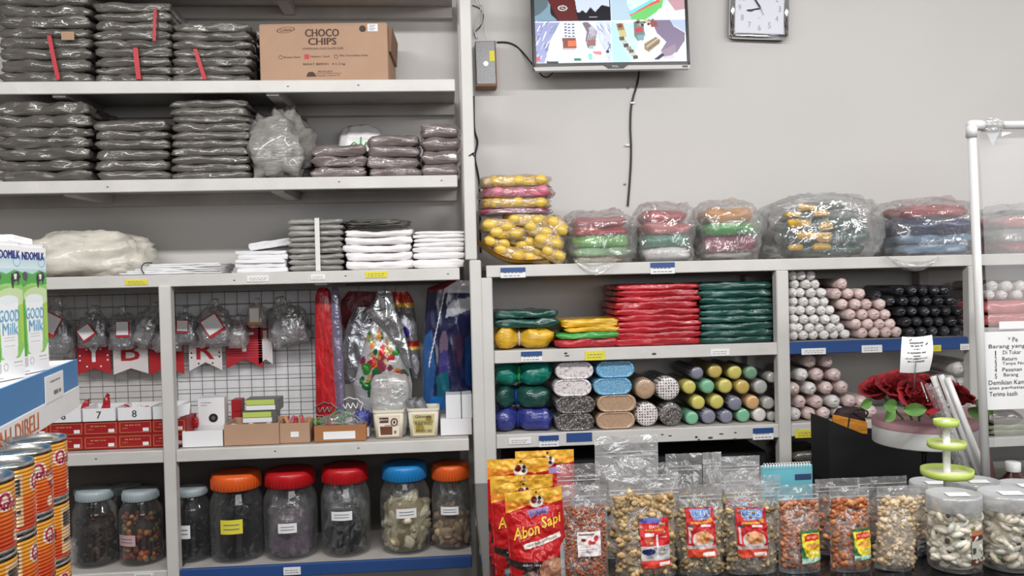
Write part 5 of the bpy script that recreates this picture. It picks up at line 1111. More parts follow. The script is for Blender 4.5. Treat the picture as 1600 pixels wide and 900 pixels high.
cv.poly(o_([(270, 510), (420, 480), (500, 480), (505, 545), (300, 555)]), (206, 226, 232)).poly(o_([(440, 520), (500, 524), (500, 548), (440, 548)]), (40, 120, 100)).poly(o_([(540, 460), (690, 450), (700, 550), (560, 555)]), (220, 236, 236)).poly(o_([(600, 456), (680, 452), (685, 490), (630, 486)]), (232, 130, 130)).poly(o_([(560, 480), (600, 476), (600, 540), (570, 540)]), (130, 206, 190)).poly(o_([(105, 505), (140, 500), (145, 540), (105, 545)]), (206, 90, 80)).poly(o_([(200, 545), (300, 550), (300, 570), (200, 570)]), (40, 42, 50))
# lower right: counter seen from above
cv.rect(672, 422, 1335, 844, (240, 244, 248)); cv.poly(o_([(780, 160), (1000, 160), (1010, 400), (960, 560), (840, 560), (800, 400)]), (190, 216, 222)).poly(o_([(775, 160), (815, 160), (860, 400), (930, 570), (775, 570)]), (176, 226, 240))
cv.poly(o_([(818, 180), (880, 170), (905, 300), (850, 310)]), (150, 130, 96)).ell(855-105, 202+274, 22, 22, (130, 70, 60)).poly(o_([(835, 250), (900, 240), (910, 310), (850, 315)]), (196, 184, 132))
for i, (x, y) in enumerate(((865, 330), (885, 365), (900, 400), (925, 430), (945, 460), (960, 490), (980, 520))): cv.poly(o_([(x-24, y-16), (x+20, y-22), (x+26, y+14), (x-16, y+22)]), ((96, 90, 84), (190, 186, 176), (70, 70, 66), (150, 140, 120))[i % 4])
cv.poly(o_([(975, 160), (1060, 155), (1075, 300), (1010, 360), (975, 300)]), (106, 126, 126)).poly(o_([(985, 230), (1050, 225), (1055, 262), (990, 275)]), (196, 70, 76)).poly(o_([(1000, 300), (1070, 290), (1060, 350), (1010, 356)]), (124, 160, 166))
for i in range(22): cv.ell(r.uniform(905, 1070), r.uniform(422, 480), 14, 12, r.choice([(80, 66, 54), (150, 130, 110), (60, 50, 46), (200, 180, 150)]))
cv.poly(o_([(1065, 240), (1140, 220), (1150, 300), (1080, 320)]), (220, 230, 226)).poly(o_([(1060, 385), (1170, 315), (1210, 350), (1200, 385), (1100, 470), (1060, 440)]), (146, 128, 104)).line(980, 690, 1080, 610, 9, (206, 196, 176)).line(990, 715, 1090, 640, 6, (96, 82, 66))
cv.poly(o_([(1130, 148), (1300, 148), (1330, 210), (1430, 280), (1425, 360), (1350, 480), (1205, 460), (1260, 370), (1180, 280)]), (128, 116, 140)).poly(o_([(1120, 148), (1180, 160), (1190, 210), (1130, 220)]), (146, 80, 84)).poly(o_([(1300, 148), (1440, 148), (1440, 280), (1330, 205)]), (176, 190, 226)).poly(o_([(1210, 460), (1340, 390), (1340, 470), (1280, 530), (1230, 520)]), (150, 130, 150)).poly(o_([(1140, 545), (1220, 480), (1240, 500), (1190, 548)]), (40, 40, 70)).poly(o_([(1220, 520), (1330, 500), (1330, 540), (1230, 545)]), (196, 196, 206))
cv.line(815-105, 172+274, 968-105, 172+274, 5, (240, 246, 248))
x0, x1, z0, z1 = -tw/2+bz, tw/2-bz, .026, th-bz
b = MB(); g, c_ = cv.geo(lambda u, v: (x0+(x1-x0)*u, -.0012, z0+(z1-z0)*v)); b.add(g, 0, c_); b.obj('screen', 'screen_glow', tv)
b = MB(); b.add(bbox(-.10, .10, .05, YB-yt-.001+.02, th*.3, th*.75, .004)); b.obj('wall_bracket', 'black_matt', tv)
# clock
cz_ = P(1187, 13, 2.79); hw_ = (1236-1138)/2*pxl*2.79/2.5
ck = thing('wall_clock', 'square silver rimmed wall clock with pale dial and grey numerals', 'clock', (cz_.x, 2.79, cz_.z)); ck.rotation_euler = (0, radians(2.2), 0)
b = MB(); r_ = .011
for k in range(4):
    T = Matrix.Rotation(k*pi/2, 4, 'Y'); b.add(tube([(-hw_+.012, .004, -hw_+r_), (hw_-.012, .004, -hw_+r_)], r_, 14), 0, None, True, T)
b.add(bbox(-hw_+.006, hw_-.006, .006, .028, -hw_+.006, hw_-.006, .004)); b.obj('rim', 'chrome', ck)
b = MB(); b.add(bbox(-hw_+.014, hw_-.014, -.0005, .0062, -hw_+.014, hw_-.014, .001)); b.obj('dial', 'clock_dial', ck)
b = MB()
for n_ in range(1, 13):
    a = radians(30*n_); R0 = .070; b.add(shift(textfit(str(n_), .010 if n_ < 10 else .018, .020), R0*sin(a)*1.0, -.0013, R0*cos(a)*.95))
b.add(shift(squig(.008, .002), 0, -.0013, -.032)); b.obj('numeral_print', 'ink_pale', ck)
b = MB()
b.add(poly([(.004, -.003), (-.043, -.0065), (-.047, -.009), (-.043, -.0115), (-.03, -.013), (.0, .001)], -.0035, -.0025)); b.add(poly([(-.002, .0), (-.035, .05), (-.032, .052), (.003, .003)], -.005, -.004)); b.obj('hand', 'ink', ck)
b = MB(); b.add(poly([(-.001, .001), (.012, -.024), (.013, -.023), (.001, .001)], -.0062, -.0055)); b.add(ell(0, -.004, 0, .004, .003, .004, 10, 6)); b.obj('second_hand', 'ink_soft', ck)
# power supply box
pc0, pc1 = P(739, 62, 2.74), P(775, 133, 2.74); t = thing('power_supply_box', 'perforated grey metal power supply box with a yellow sticker', 'power supply', ((pc0.x+pc1.x)/2+.006, 2.755, pc1.z)); t.rotation_euler = (0, radians(-.8), 0)
w, h = pc1.x-pc0.x-.006, pc0.z-pc1.z; b = MB(); b.add(bbox(-w/2, w/2, 0, .06, .006, h, .002)); b.obj('housing', 'psu_metal', t)
b = MB(); b.add(bbox(-w/2-.002, w/2+.002, -.003, .062, 0, .006, .001)); b.add(bbox(w/2-.001, w/2+.002, -.002, .06, .006, h, .0005)); b.obj('rim', 'carton_dark', t)
b = MB(); b.add(box(w/2-.020, w/2-.003, -.001, -.0002, h*.55, h*.78)); b.obj('yellow_sticker', 'paper_yellow', t)
b = MB(); n = 16; b.add(poly([(.008*cos(2*pi*i/n), h*.5+.008*sin(2*pi*i/n)) for i in range(n)], -.0012, -.0002)); b.obj('fan_mark', 'silver_plastic', t)
def cable(label, pts, yy, r_, m='cable_black', clips=None, name='cable', touch=True):
    p = smooth([tuple(P(x, y, yy if len(q) < 3 else q[2])) for q in pts for x, y in (q[:2],)], 6); b = MB(); b.add(tube(p, r_, 6)); t = b.obj(name, m); tag(t, label, 'cable')
    if clips:
        for k, (x, y) in enumerate(clips):
            c = P(x, y, yy); q = MB(); q.add(bbox(c.x-.007, c.x+.007, yy-.006, YB-.001, c.z-.003, c.z+.003, .001)); q.obj('cable_clip', 'white_plastic', t)
cable('black power cable hanging straight down the wall below the television', [(999, 108, 2.78), (996, 130), (990, 150), (986, 170), (985, 200), (986, 225), (986, 250), (984, 285), (981, 322)], YB-.006, .0035, clips=[(988, 161), (980, 227)])
cable('black cable running from the power supply box up to the television', [(776, 66), (790, 66), (803, 70), (815, 80), (832, 101, 2.76)], YB-.006, .0028)
cable('short black cable loop sagging under the television', [(842, 112, 2.78), (848, 119), (856, 120), (864, 114, 2.78)], 2.79, .0025)
cable('dark cable running down the wall along the tall post', [(740, 150), (741, 200), (746, 222), (742, 245), (746, 268), (749, 290), (750, 340), (751, 395)], YB-.006, .0035)
for k, pts in enumerate(([(738, 8), (750, 14), (755, 26), (750, 42), (741, 52), (746, 60)], [(746, -4), (752, 10), (745, 30), (742, 50), (745, 60)], [(760, -4), (754, 14), (752, 36), (740, 46)], [(742, -4), (748, 6), (756, 10), (757, 40), (760, 60)])):
    cable(f'{("black", "white", "white", "white")[k]} thin wire in the tangle above the power supply box, {("outermost loop", "long inner strand", "short strand", "strand nearest the television")[k]}', pts, YB-.006-.004*k, .0016, 'cable_white' if k else 'cable_black', name='wire')
b = MB()
for x, y in ((738, 241), ): 
    p = P(x, y, YF); T = Matrix.Translation((p.x, YF-.0085, p.z)) @ Matrix.Rotation(-.5, 4, 'Y'); b.add(box(-.012, .012, 0, .002, -.002, .002), 0, None, False, T); T = Matrix.Translation((p.x+.004, YF-.0085, p.z-.004)) @ Matrix.Rotation(.9, 4, 'Y'); b.add(box(-.008, .008, 0, .002, -.002, .002), 0, None, False, T)
tag(b.obj('cable_tie', 'black_matt'), 'small black cable tie knotted on the tall post', 'cable tie')
for k, (x, y) in enumerate(((981, 138), (976, 288))):
    c = P(x, y, YB); b = MB(); b.add(ell(c.x, YB-.002, c.z, .005, .003, .004, 10, 6)); tag(b.obj('wall_screw', 'silver_plastic'), f'small screw head in the wall beside the black power cable, {("upper", "lower")[k]} one', 'screw')

# ================================================================== near shelf with milk cartons and cans
def depth_at(px, py, z):
    k = (D(px, py, 1).z-CAM.z); return (z-CAM.z)/k
E0 = D(118, 562, 1.5); dN = depth_at(0, 608, E0.z); E1 = D(0, 608, dN)
ax = (E0-E1); ax.z = 0; ax.normalize(); rzg = math.atan2(ax.y, ax.x)
gd = thing('display_shelf', 'near display shelf end with blue and white edge strip under milk cartons', 'display shelf', (E0.x, E0.y, 0), rz=rzg)
GM = Matrix.Translation((E0.x, E0.y, 0)) @ Matrix.Rotation(rzg, 4, 'Z'); GI = GM.inverted()
zt_ = E0.z
b = MB(); b.add(bbox(-.95, 0, .001, .36, zt_-.02, zt_, .001)); b.obj('shelf_board', 'white_card', gd)
b = MB(); b.add(bbox(-.95, .001, -.003, .001, zt_-.047, zt_+.001, .0005)); b.obj('blue_edge_strip', 'blue_bright', gd)
b = MB(); b.add(bbox(-.95, .001, -.0045, .0005, zt_-.084, zt_-.0475, .0005)); b.obj('white_sign_strip', 'paper_white', gd)
b = MB()
for dx in (-.0006, 0, .0006): b.add(shift(textfit('SUDAH DIBELI', .27, .026), -.402+dx, -.0052, zt_-.0665))
b.obj('orange_lettering', 'sign_orange', gd)
hl_ = GI @ D(69, 598, 1.34)
b = MB(); b.add(bbox(hl_.x-.062, hl_.x+.048, -.0055, -.0035, zt_-.049, zt_-.007, .0004), 0); b.add(shift(squig(.05, .007, 5), hl_.x+.01, -.0062, zt_-.036), 1); b.add(shift(squig(.06, .003, 6), hl_.x-.005, -.0062, zt_-.017), 1); b.obj('price_label', ['paper_white', 'ink_soft'], gd)
# cartons
cvm = Cv(70, 195, 70, 195, (250, 250, 250)); cvm.rect(0, 14, 70, 60, (196, 224, 236)).grad(14, (190, 220, 236), 34, (226, 240, 240))
cvm.poly([(0, 44), (14, 38), (34, 42), (52, 36), (70, 40), (70, 70), (0, 70)], (90, 176, 84)).rect(0, 58, 70, 62, (60, 160, 70)).ell(35, 92, 46, 36, (170, 214, 130))
cvm.poly([(0, 62), (70, 58), (70, 150), (58, 165), (0, 165)], (150, 206, 110)).poly([(0, 90), (12, 80), (16, 180), (0, 190)], (84, 184, 74)).poly([(60, 70), (70, 66), (70, 150), (62, 140)], (180, 210, 90)).ell(44, 76, 34, 14, (206, 228, 176))
cvm.poly([(14, 80), (58, 80), (54, 158), (18, 158)], (250, 251, 252)).ell(36, 80, 22, 7, (240, 246, 248)).ell(36, 158, 18, 9, (246, 246, 248))
cvm.poly([(44, 42), (60, 38), (66, 46), (62, 52), (60, 60), (57, 52), (50, 54), (49, 64), (45, 62), (43, 50)], (60, 56, 62)).poly([(50, 42), (57, 42), (56, 50), (51, 50)], (236, 236, 236)).poly([(8, 40), (18, 38), (22, 46), (18, 54), (10, 50)], (90, 90, 92)).ell(58, 24, 9, 8, (150, 190, 226)).ell(58, 24, 7, 6, (214, 232, 244))
cvm.rect(0, 168, 70, 195, (250, 250, 250)).ell(26, 176, 5, 6, (180, 180, 184)).ell(26, 176, 3.6, 4.6, (250, 250, 250)).rect(8, 170, 16, 184, (206, 206, 210)).rect(44, 170, 64, 172, (190, 190, 196)).rect(44, 176, 66, 177, (200, 200, 206)).rect(6, 190, 20, 192, (190, 190, 196))
for y in (134, 138, 146): cvm.rect(24, y, 48, y+1, (190, 196, 204))
def milk(label, px_, py_, rz):
    p = D(px_, py_, depth_at(px_, py_, zt_+.0015)); t = thing('milk_carton', label, 'milk carton', (p.x, p.y, zt_+.0015), 'milk cartons on the display shelf', rz)
    w, h = .07, .1925; b = MB(); b.add(bbox(-w/2, w/2, 0, .07, 0, h, .0015), 0); b.add(poly([(-w/2+.001, h), (w/2-.001, h), (w/2-.002, h+.006), (-w/2+.002, h+.005)], .003, .067), 0); b.obj('carton_body', 'white_card', t)
    b = MB(); g, c_ = cvm.geo(lambda u, v: (-w/2+w*u, -.0006, h*v)); b.add(g, 0, c_)
    b.add(shift(textfit('INDOMILK', .060, .012), 0, -.0012, h-.013), 1); 
    for dx in (-.0004, .0004): b.add(shift(textfit('INDOMILK', .060, .012), dx, -.0012, h-.013), 1)
    b.add(shift(textfit('GOOD', .046, .017), .001, -.0013, h-.101), 2); b.add(shift(textfit('Milk', .036, .017), .003, -.0013, h-.120), 2); b.obj('printed_front', ['paint', 'ink_blue', 'ink_sky'], t)
    b = MB(); T = Matrix.Translation((-.003, .03, h+.006)) @ Matrix.Rotation(.10, 4, 'Y'); b.add(bbox(-.026, .026, -.018, .018, 0, .011, .002, 2), 0, None, False, T); b.obj('cap', 'white_plastic', t)
crz = rzg-radians(17)
milk('milk carton with a green meadow picture, at the very end of the shelf', 56, 581, crz)
milk('milk carton with a green meadow picture, second from the shelf end', 16, 593, crz)
# cans
cvc = Cv(150, 110, 160, 52, (246, 160, 40)); cvc.grad(0, (250, 178, 60), 22, (244, 150, 40)).grad(22, (240, 120, 34), 52, (206, 60, 24))
for ox in (0, 80):
    cvc.ell(ox+14, 14, 8, 8, (250, 236, 226)).ell(ox+14, 14, 6, 6.5, (196, 30, 70)).ell(ox+14, 14, 3, 4.5, (250, 226, 210)).poly([(ox+18, 18), (ox+50, 16), (ox+52, 24), (ox+26, 27)], (250, 214, 170)).poly([(ox+24, 26), (ox+54, 22), (ox+54, 32), (ox+28, 34)], (168, 24, 30)).poly([(ox+34, 34), (ox+40, 34), (ox+42, 42), (ox+46, 46), (ox+40, 48), (ox+36, 44)], (252, 226, 196))
    cvc.ell(ox+48, 6, 3, 4, (140, 160, 210)).ell(ox+26, 44, 3.5, 5, (250, 220, 190))
cvc.rect(60, 4, 76, 18, (60, 62, 70)).rect(60, 26, 76, 48, (236, 226, 210)).rect(61, 36, 75, 39, (60, 60, 66)).rect(62, 19, 72, 24, (240, 200, 150)).rect(140, 4, 158, 48, (238, 200, 150)).rect(142, 8, 156, 22, (80, 74, 70)).rect(142, 34, 156, 38, (90, 80, 74))
cr_, chh = .0365, .0785
can = thing('condensed_milk_can', '', 'can', (0, 0, 0))
b = MB(); b.add(lathe([(cr_*.9, 0), (cr_, .0015), (cr_+.0006, .003), (cr_-.0006, .005), (cr_-.0006, chh-.005), (cr_+.0006, chh-.003), (cr_, chh), (cr_*.95, chh), (cr_*.93, chh-.004), (cr_*.6, chh-.0045), (cr_*.55, chh-.0035), (.001, chh-.0035)], 44, True, False), 0, None, True); b.obj('tin', 'tin', can)
b = MB(); g, c_ = cvc.geo(lambda u, v: ((cr_+.0003+.00035*sin(v*100))*cos(2*pi*u), (cr_+.0003+.00035*sin(v*100))*sin(2*pi*u), .0055+(chh-.011)*v)); b.add(g, 0, c_, True)
for oa in (0, pi):
    for s_, w_, h_, a0, z_, m_ in (('mela', .030, .013, .88, .052, 1), ('Kental Manis', .024, .005, 1.45, .0365, 2)):
        tx_ = textfit(s_, w_, h_); b.add(warp(tx_, lambda p: ((cr_+.0009)*cos(oa+a0+.0+p.x/cr_), (cr_+.0009)*sin(oa+a0+p.x/cr_), p.z+z_)), m_)
b.obj('paper_wrapper', ['paint_can', 'ink_magenta', 'paper_white'], can)
cA = GI @ D(54, 690, 1.07); zc_top = D(54, 688, 1.07-.02).z; placed = False; levels = 5
zc0 = zc_top-levels*(chh+.0008)
rowsC = [(0, 0, 5, 'front row'), (.078, .012, 3, 'back row')]
for dy, dx, n_, rown_ in rowsC:
    for i in range(n_):
        for l in range(levels):
            if (l < 1 and (i > 2 or dy)) or (dy and l == levels-1): continue
            loc = GM @ Vector((cA.x-i*.0745-dx, cA.y+dy, 0)); loc = Vector((loc.x, loc.y, zc0+l*(chh+.0008))); ang = rzg+(-2.35, -2.0, -2.6, -1.1, -1.9, -2.2)[(i*2+l*3+(2 if dy else 0)) % 6]-.2
            lab = f'orange milk can in the {rown_}, {NTH[i]} stack from the aisle end, {["bottom", "fourth", "third", "second", "top"][l]} level'
            if not placed: can.location = loc; can.rotation_euler = (0, 0, ang); tag(can, lab, None, 'orange condensed milk cans'); placed = True
            else: dup(can, loc, lab, 'orange condensed milk cans', rot=(0, 0, ang))
zb0 = zc0-.0005
b = MB(); b.add(bbox(-1.2, cA.x+.05, cA.y-.045, cA.y+.36, zb0-.03, zb0, .002)); b.obj('base_shelf', 'white_card', gd)
b = MB(); b.add(bbox(-1.2, cA.x+.045, cA.y-.04, cA.y+.36, 0, zb0-.0305, .002)); b.obj('plinth', 'dark_base', gd)
b = MB(); b.add(bbox(-.99, -.951, .0, .36, 0, zt_+.6, .002)); b.obj('upright', 'white_card', gd)
b = MB(); b.add(bbox(-1.2, 0, .361, .375, 0, zt_-.0, .001)); 

# ================================================================== the counter and what stands on it
zc = .90
Lx = D(772, 890, 1.62).x
ct = thing('counter', 'black topped shop counter in front of the low shelving unit', 'counter', (0, 0, 0))
b = MB(); b.add(bbox(Lx-.02, 2.4, 1.25, 2.40, zc-.03, zc, .003, 2)); b.obj('worktop', 'counter_black', ct)
b = MB(); b.add(bbox(Lx+.0, 2.38, 1.29, 2.37, 0, zc-.0305, .002)); b.obj('cabinet', 'dark_base', ct)
z1 = zc+.0008
GA = dict(front_n=0)
def bagfn(w, H, T, zipv=.80, seed=0, fold=.0, top=1.0, waist=.0):
    """front (s=-1) and back surface of a standing pouch"""
    def f(s):
        def g(u, v):
            q = (u-.5)*2; fl = 1-waist*sin(pi*min(v/zipv, 1))+ (top-1)*max(0, (v-.6)/.4)
            if v < .12: t = T*(.75+.25*v/.12)
            elif v < zipv: t = T*(1-.92*((v-.12)/(zipv-.12))**1.6)
            else: t = T*.04
            k = max(0, 1-abs(q/.93)**2.6)**.55 if abs(q) < .93 else 0
            cr = .0028*nz((u*2, v*3, 1), 3.2, seed)+.0016*nz((u*5, v*7, 1), 3, seed+3)
            return (q*w/2*fl, s*(t/2*k+.0004)+(cr if v > .0 else 0)*(.4+k), H*v)
        return g
    return f
def pouch(name, label, cat, x1, x2, ytop, d, T=.05, content=None, clabel=None, group=None, rz=0, ry=0, m='clear_bag', zipv=.80, seed=0, top=1.0, cv=None, extras=None, z0=None, waist=0, fill=.74):
    p1, p2 = D(x1, 850, d), D(x2, 850, d); w = (p2-p1).length; xm = (x1+x2)/2; c = D(xm, 850, d); H = (D(xm, ytop, d).z-z1)/cos(ry)
    t = thing(name, label, cat, (c.x, c.y, z1), group, rz); t.rotation_euler = (0, ry, rz); fb = bagfn(w, H, T, zipv, seed, top=top, waist=waist); b = MB()
    if cv is not None: g, c_ = cv.geo(fb(-1)); b.add(g, 0, c_, True); b.add(grid(fb(1), 16, 24), 0, (150, 40, 36), True)
    else: b.add(grid(fb(-1), 22, 30), 0, None, True); b.add(grid(fb(1), 22, 30), 0, None, True)
    v0 = [fb(-1)(i/16, 0) for i in range(17)]+[fb(1)(i/16, 0) for i in range(17)]; b.add((v0, [(i, i+1, 18+i, 17+i) for i in range(16)]), 0, (120, 40, 40), False)
    b.obj('pouch', 'paint_gloss' if cv is not None else m, t)
    b = MB()
    for dz in ((0, .008) if cv is None else ()): b.add(warp(box(-w*.485*top, w*.485*top, -.0012, .0012, H*(zipv+.03)+dz, H*(zipv+.03)+dz+.0012), lambda p: (p.x, p.y-.0006+.0028*nz((p.x/w+.5, .8, -1), 3.2, seed)*.4, p.z)))
    if cv is None: b.obj('zip_seal', 'zip_white', t)
    if content:
        n, sz, cols, sq, core = content
        def at(r):
            v = r.uniform(.03, fill); q = r.uniform(-.84, .84)*(1-waist*.8); s = -1 if r.random() < .72 else 1; p = fb(s)((q+1)/2, v); pb = fb(-s)((q+1)/2, v); th_ = abs(p[1]-pb[1])
            k = min(.5, (sz*1.05)/max(th_, 1e-4)); return Vector((p[0], p[1]+(pb[1]-p[1])*k, p[2]+(sz*.6 if v < .08 else 0)))
        q = pieces(n, at, sz, cols, seed+5, squash=sq)
        q.add(grid(lambda u, v: (lambda a, c2: (a[0]*.9, a[1]*.62, a[2]+.004))(fb(-1)(u, v*fill*.97+.02), 0), 10, 12), 0, core); q.add(grid(lambda u, v: (lambda a, c2: (a[0]*.9, a[1]*.62, a[2]+.004))(fb(1)(u, v*fill*.97+.02), 0), 10, 12), 0, core)
        tag(q.obj('snack_contents', 'food', t), None, None, None, 'stuff')
    if clabel:
        cvl, lx1, lx2, ly1, ly2, words_ = clabel; b = MB(); pxm = d/1300
        u1, u2 = (lx1-x1)/(x2-x1), (lx2-x1)/(x2-x1); vv1, vv2 = (D(xm, ly2, d).z-z1)/H, (D(xm, ly1, d).z-z1)/H
        def lf(u, v, o=.006):
            p = fb(-1)(u1+(u2-u1)*u, vv1+(vv2-vv1)*v); return (p[0], p[1]-o, p[2])
        g, c_ = cvl.geo(lf); b.add(g, 0, c_, True)
        for s_, cx, cy, w_, h_, mi in words_:
            tx_ = textfit(s_, w_, h_); b.add(warp(tx_, lambda p: lf(cx+p.x, cy+p.z, .0062)), mi)
        b.obj('printed_label', ['paint', 'paper_white', 'ink_blue', 'paper_yellow', 'ink'], t)
    if extras: extras(t, fb, w, H)
    return t
# printed abon pouch
ca = Cv(110, 160, 110, 160, (192, 28, 32)); ca.poly([(0, 0), (110, 0), (110, 22), (84, 26), (60, 20), (30, 28), (0, 34)], (240, 186, 66)).rect(0, 0, 110, 5, (236, 180, 60)).poly([(0, 14), (50, 20), (110, 12), (110, 16), (50, 24), (0, 30)], (236, 140, 50))
ca.ell(60, 20, 13, 10, (240, 232, 214)).ell(55, 17, 6, 6, (110, 24, 24)).ell(66, 15, 3, 4, (60, 40, 30)).ell(65, 22, 4, 3, (60, 40, 36)).ell(60, 5, 2.4, 2.4, (90, 50, 30)).poly([(40, 33), (80, 30), (82, 40), (44, 43)], (150, 120, 170)).ell(14, 20, 4, 4, (210, 140, 50)).ell(14, 20, 2.6, 2.6, (240, 186, 66))
ca.poly([(26, 84), (60, 80), (98, 72), (100, 80), (62, 88), (28, 92)], (240, 232, 224)).poly([(0, 108), (70, 116), (110, 104), (110, 160), (0, 160)], (60, 34, 30)).poly([(12, 110), (66, 114), (66, 124), (12, 122)], (44, 36, 38)).ell(78, 128, 26, 18, (150, 100, 76)).ell(84, 122, 14, 10, (190, 140, 110)).ell(34, 142, 18, 14, (120, 90, 80)).ell(60, 146, 16, 12, (170, 120, 96)).poly([(96, 96), (110, 86), (110, 160), (92, 160)], (170, 170, 172)).poly([(0, 120), (20, 124), (26, 160), (0, 160)], (196, 30, 34)).ell(24, 150, 7, 8, (150, 190, 190)).grime(.08)
def abon_words(t, fb, w, H):
    b = MB()
    def lf(p): q = fb(-1)(.5+p.x, p.z); return (q[0], q[1]-.0018, q[2])
    for dx, dz in ((0, 0), (.006, .0), (0, .004)): b.add(warp(shift(textfit('Abon', .44, .115), .315-.5+dx, 0, .60+dz, rot=.10, shear=.22), lf), 0)
    for dx, dz in ((0, 0), (.006, .0), (0, .004)): b.add(warp(shift(textfit('Sapi', .34, .13), .755-.5+dx, 0, .665+dz, rot=.10, shear=.22), lf), 0)
    b.add(warp(shift(textfit('rasa asli istimewa', .55, .03), .56-.5, 0, .49, rot=.10), lf), 1); b.add(warp(shift(textfit('Indofa', .28, .045), .55-.5, 0, .77, rot=.06), lf), 2); b.add(warp(shift(textfit('BERAT 100 g', .3, .025), .35-.5, 0, .265, rot=-.05), lf), 3); b.obj('lettering', ['yellow_print', 'print_brown', 'ink_blue', 'paper_white'], t)
gA = 'red and yellow meat floss pouches'
pouch('snack_pouch', 'red and yellow meat floss pouch with yellow script, foremost of its row', 'snack pouch', 797, 888, 764, 1.60, .05, cv=ca, extras=abon_words, group=gA, ry=radians(-3), rz=radians(6), seed=1)
pouch('snack_pouch', 'red and yellow meat floss pouch directly behind the foremost one', 'snack pouch', 773, 868, 752, 1.67, .045, cv=ca, extras=abon_words, group=gA, ry=radians(-2), seed=2)
pouch('snack_pouch', 'yellow topped meat floss pouch third from the front', 'snack pouch', 768, 866, 742, 1.73, .04, cv=ca, extras=abon_words, group=gA, seed=3)
pouch('snack_pouch', 'yellow topped meat floss pouch rising tallest behind the others', 'snack pouch', 764, 860, 716, 1.79, .04, cv=ca, extras=abon_words, group=gA, seed=4)
pouch('snack_pouch', 'orange topped meat floss pouch farthest back against the shelf', 'snack pouch', 808, 900, 703, 1.88, .04, cv=ca, group=gA, seed=5)
# chili floss
cl = Cv(60, 60, 60, 60, (226, 218, 216)); cl.rect(4, 5, 44, 9, (120, 90, 90)).ell(16, 20, 6, 4, (150, 40, 40)).ell(32, 26, 5, 6, (200, 60, 60)).ell(48, 18, 6, 8, (206, 60, 66)).ell(40, 28, 7, 4, (190, 60, 60)).rect(6, 36, 26, 38, (180, 170, 170)).rect(6, 42, 50, 44, (186, 176, 176)).rect(6, 48, 40, 50, (186, 176, 176))
CH = [(176, 84, 44), (190, 98, 52), (160, 70, 38), (204, 116, 60)]
pouch('snack_pouch', 'clear pouch of reddish brown chili floss with a small white label', 'snack pouch', 868, 950, 757, 1.63, .055, (1500, .0032, CH, (2.2, .7, .8), (176, 84, 46)), (cl, 899, 936, 826, 862, [('ABON CABE', .5, .07, 0, 0, 0)][:0]), seed=10, fill=.76)
pouch('snack_pouch', 'clear topped pouch of chili floss behind the front one', 'snack pouch', 872, 940, 724, 1.73, .045, (200, .003, CH, (2.2, .7, .8), (172, 84, 46)), seed=11, fill=.5)
# krecek
KR = [(206, 172, 116), (190, 154, 100), (220, 188, 134), (172, 134, 84)]
lk = Cv(60, 90, 60, 90, (206, 28, 34)); lk.rect(0, 0, 44, 9, (90, 100, 180)).rect(0, 50, 60, 76, (190, 190, 192)).ell(16, 60, 13, 6, (36, 44, 100)).rect(0, 76, 60, 90, (214, 60, 40)).rect(10, 27, 28, 33, (240, 226, 226)).ell(18, 40, 10, 6, (196, 80, 50)).rect(32, 30, 36, 72, (234, 226, 226)).rect(36, 80, 58, 86, (240, 226, 224)).rect(40, 34, 54, 36, (230, 160, 160)).rect(40, 52, 56, 54, (150, 150, 156)).rect(40, 58, 56, 60, (150, 150, 156)).rect(40, 64, 52, 66, (150, 150, 156))
t = pouch('snack_pouch', 'wide clear pouch of tan crackling with a red label, flared at its top', 'snack pouch', 960, 1056, 745, 1.64, .062, (420, .0088, KR, (2.0, .7, .75), (186, 150, 100)), (lk, 995, 1043, 805, 878, [('ENAK', .5, .83, .36, .06, 1), ('RASA GURIH', .5, .76, .6, .045, 3)]), seed=12, top=1.18, waist=.03, fill=.80)
pouch('snack_pouch', 'tallest clear pouch standing high behind the tan crackling', 'snack pouch', 932, 1032, 680, 1.76, .05, (90, .011, KR, (1.7, .7, .8), (150, 112, 66)), seed=13, fill=.45, m='milky_bag')
# usus
US = [(190, 160, 110), (160, 130, 88), (206, 180, 130), (140, 112, 72), (170, 150, 90)]
lu_ = Cv(60, 92, 60, 92, (196, 30, 34)); lu_.poly([(8, 3), (54, 3), (52, 18), (14, 18)], (120, 160, 214)).rect(16, 18, 50, 23, (110, 140, 196)).rect(10, 26, 46, 30, (226, 140, 50)).ell(50, 24, 5, 4, (236, 160, 60)).rect(3, 32, 16, 37, (60, 50, 70)).rect(30, 32, 50, 36, (240, 226, 226)).ell(33, 60, 22, 16, (206, 190, 186)).ell(34, 56, 17, 11, (216, 150, 96)).ell(28, 54, 6, 4, (236, 180, 130)).ell(40, 58, 6, 4, (190, 120, 70)).rect(0, 70, 60, 80, (186, 170, 168)).rect(0, 76, 60, 92, (214, 70, 44)).rect(30, 82, 56, 89, (240, 226, 220)).rect(4, 36, 8, 66, (214, 190, 190))
def usus(lab, x1, x2, yt_, d, seed, lx=None, group=None, fill=.70, n=150, **k):
    return pouch('snack_pouch', lab, 'snack pouch', x1, x2, yt_, d, .052, (int(n*2.4), .0074, US, (1.9, .6, .7), (150, 122, 82)), (lu_, lx[0], lx[1], lx[2], lx[3], [('USUS', .5, .875, .62, .12, 1), ('USUS', .5, .877, .57, .105, 2), ('CRISPY', .53, .77, .3, .045, 1), ('RASA GURIH', .45, .69, .5, .035, 3)]) if lx else None, seed=seed, group=group, fill=fill, **k)
usus('clear pouch of fried intestine crisps with a red label, beside the tan crackling', 1061, 1130, 757, 1.65, 20, (1069, 1113, 790, 863), 'crisp pouches with red labels')
usus('clear pouch of fried intestine crisps with a red label, beside the coated peanuts', 1134, 1214, 752, 1.65, 21, (1146, 1193, 790, 863), 'crisp pouches with red labels')
usus('clear pouch of crisps in the second row, its label peeping above the front one', 1128, 1186, 735, 1.75, 22, (1134, 1170, 778, 850), None, n=80)
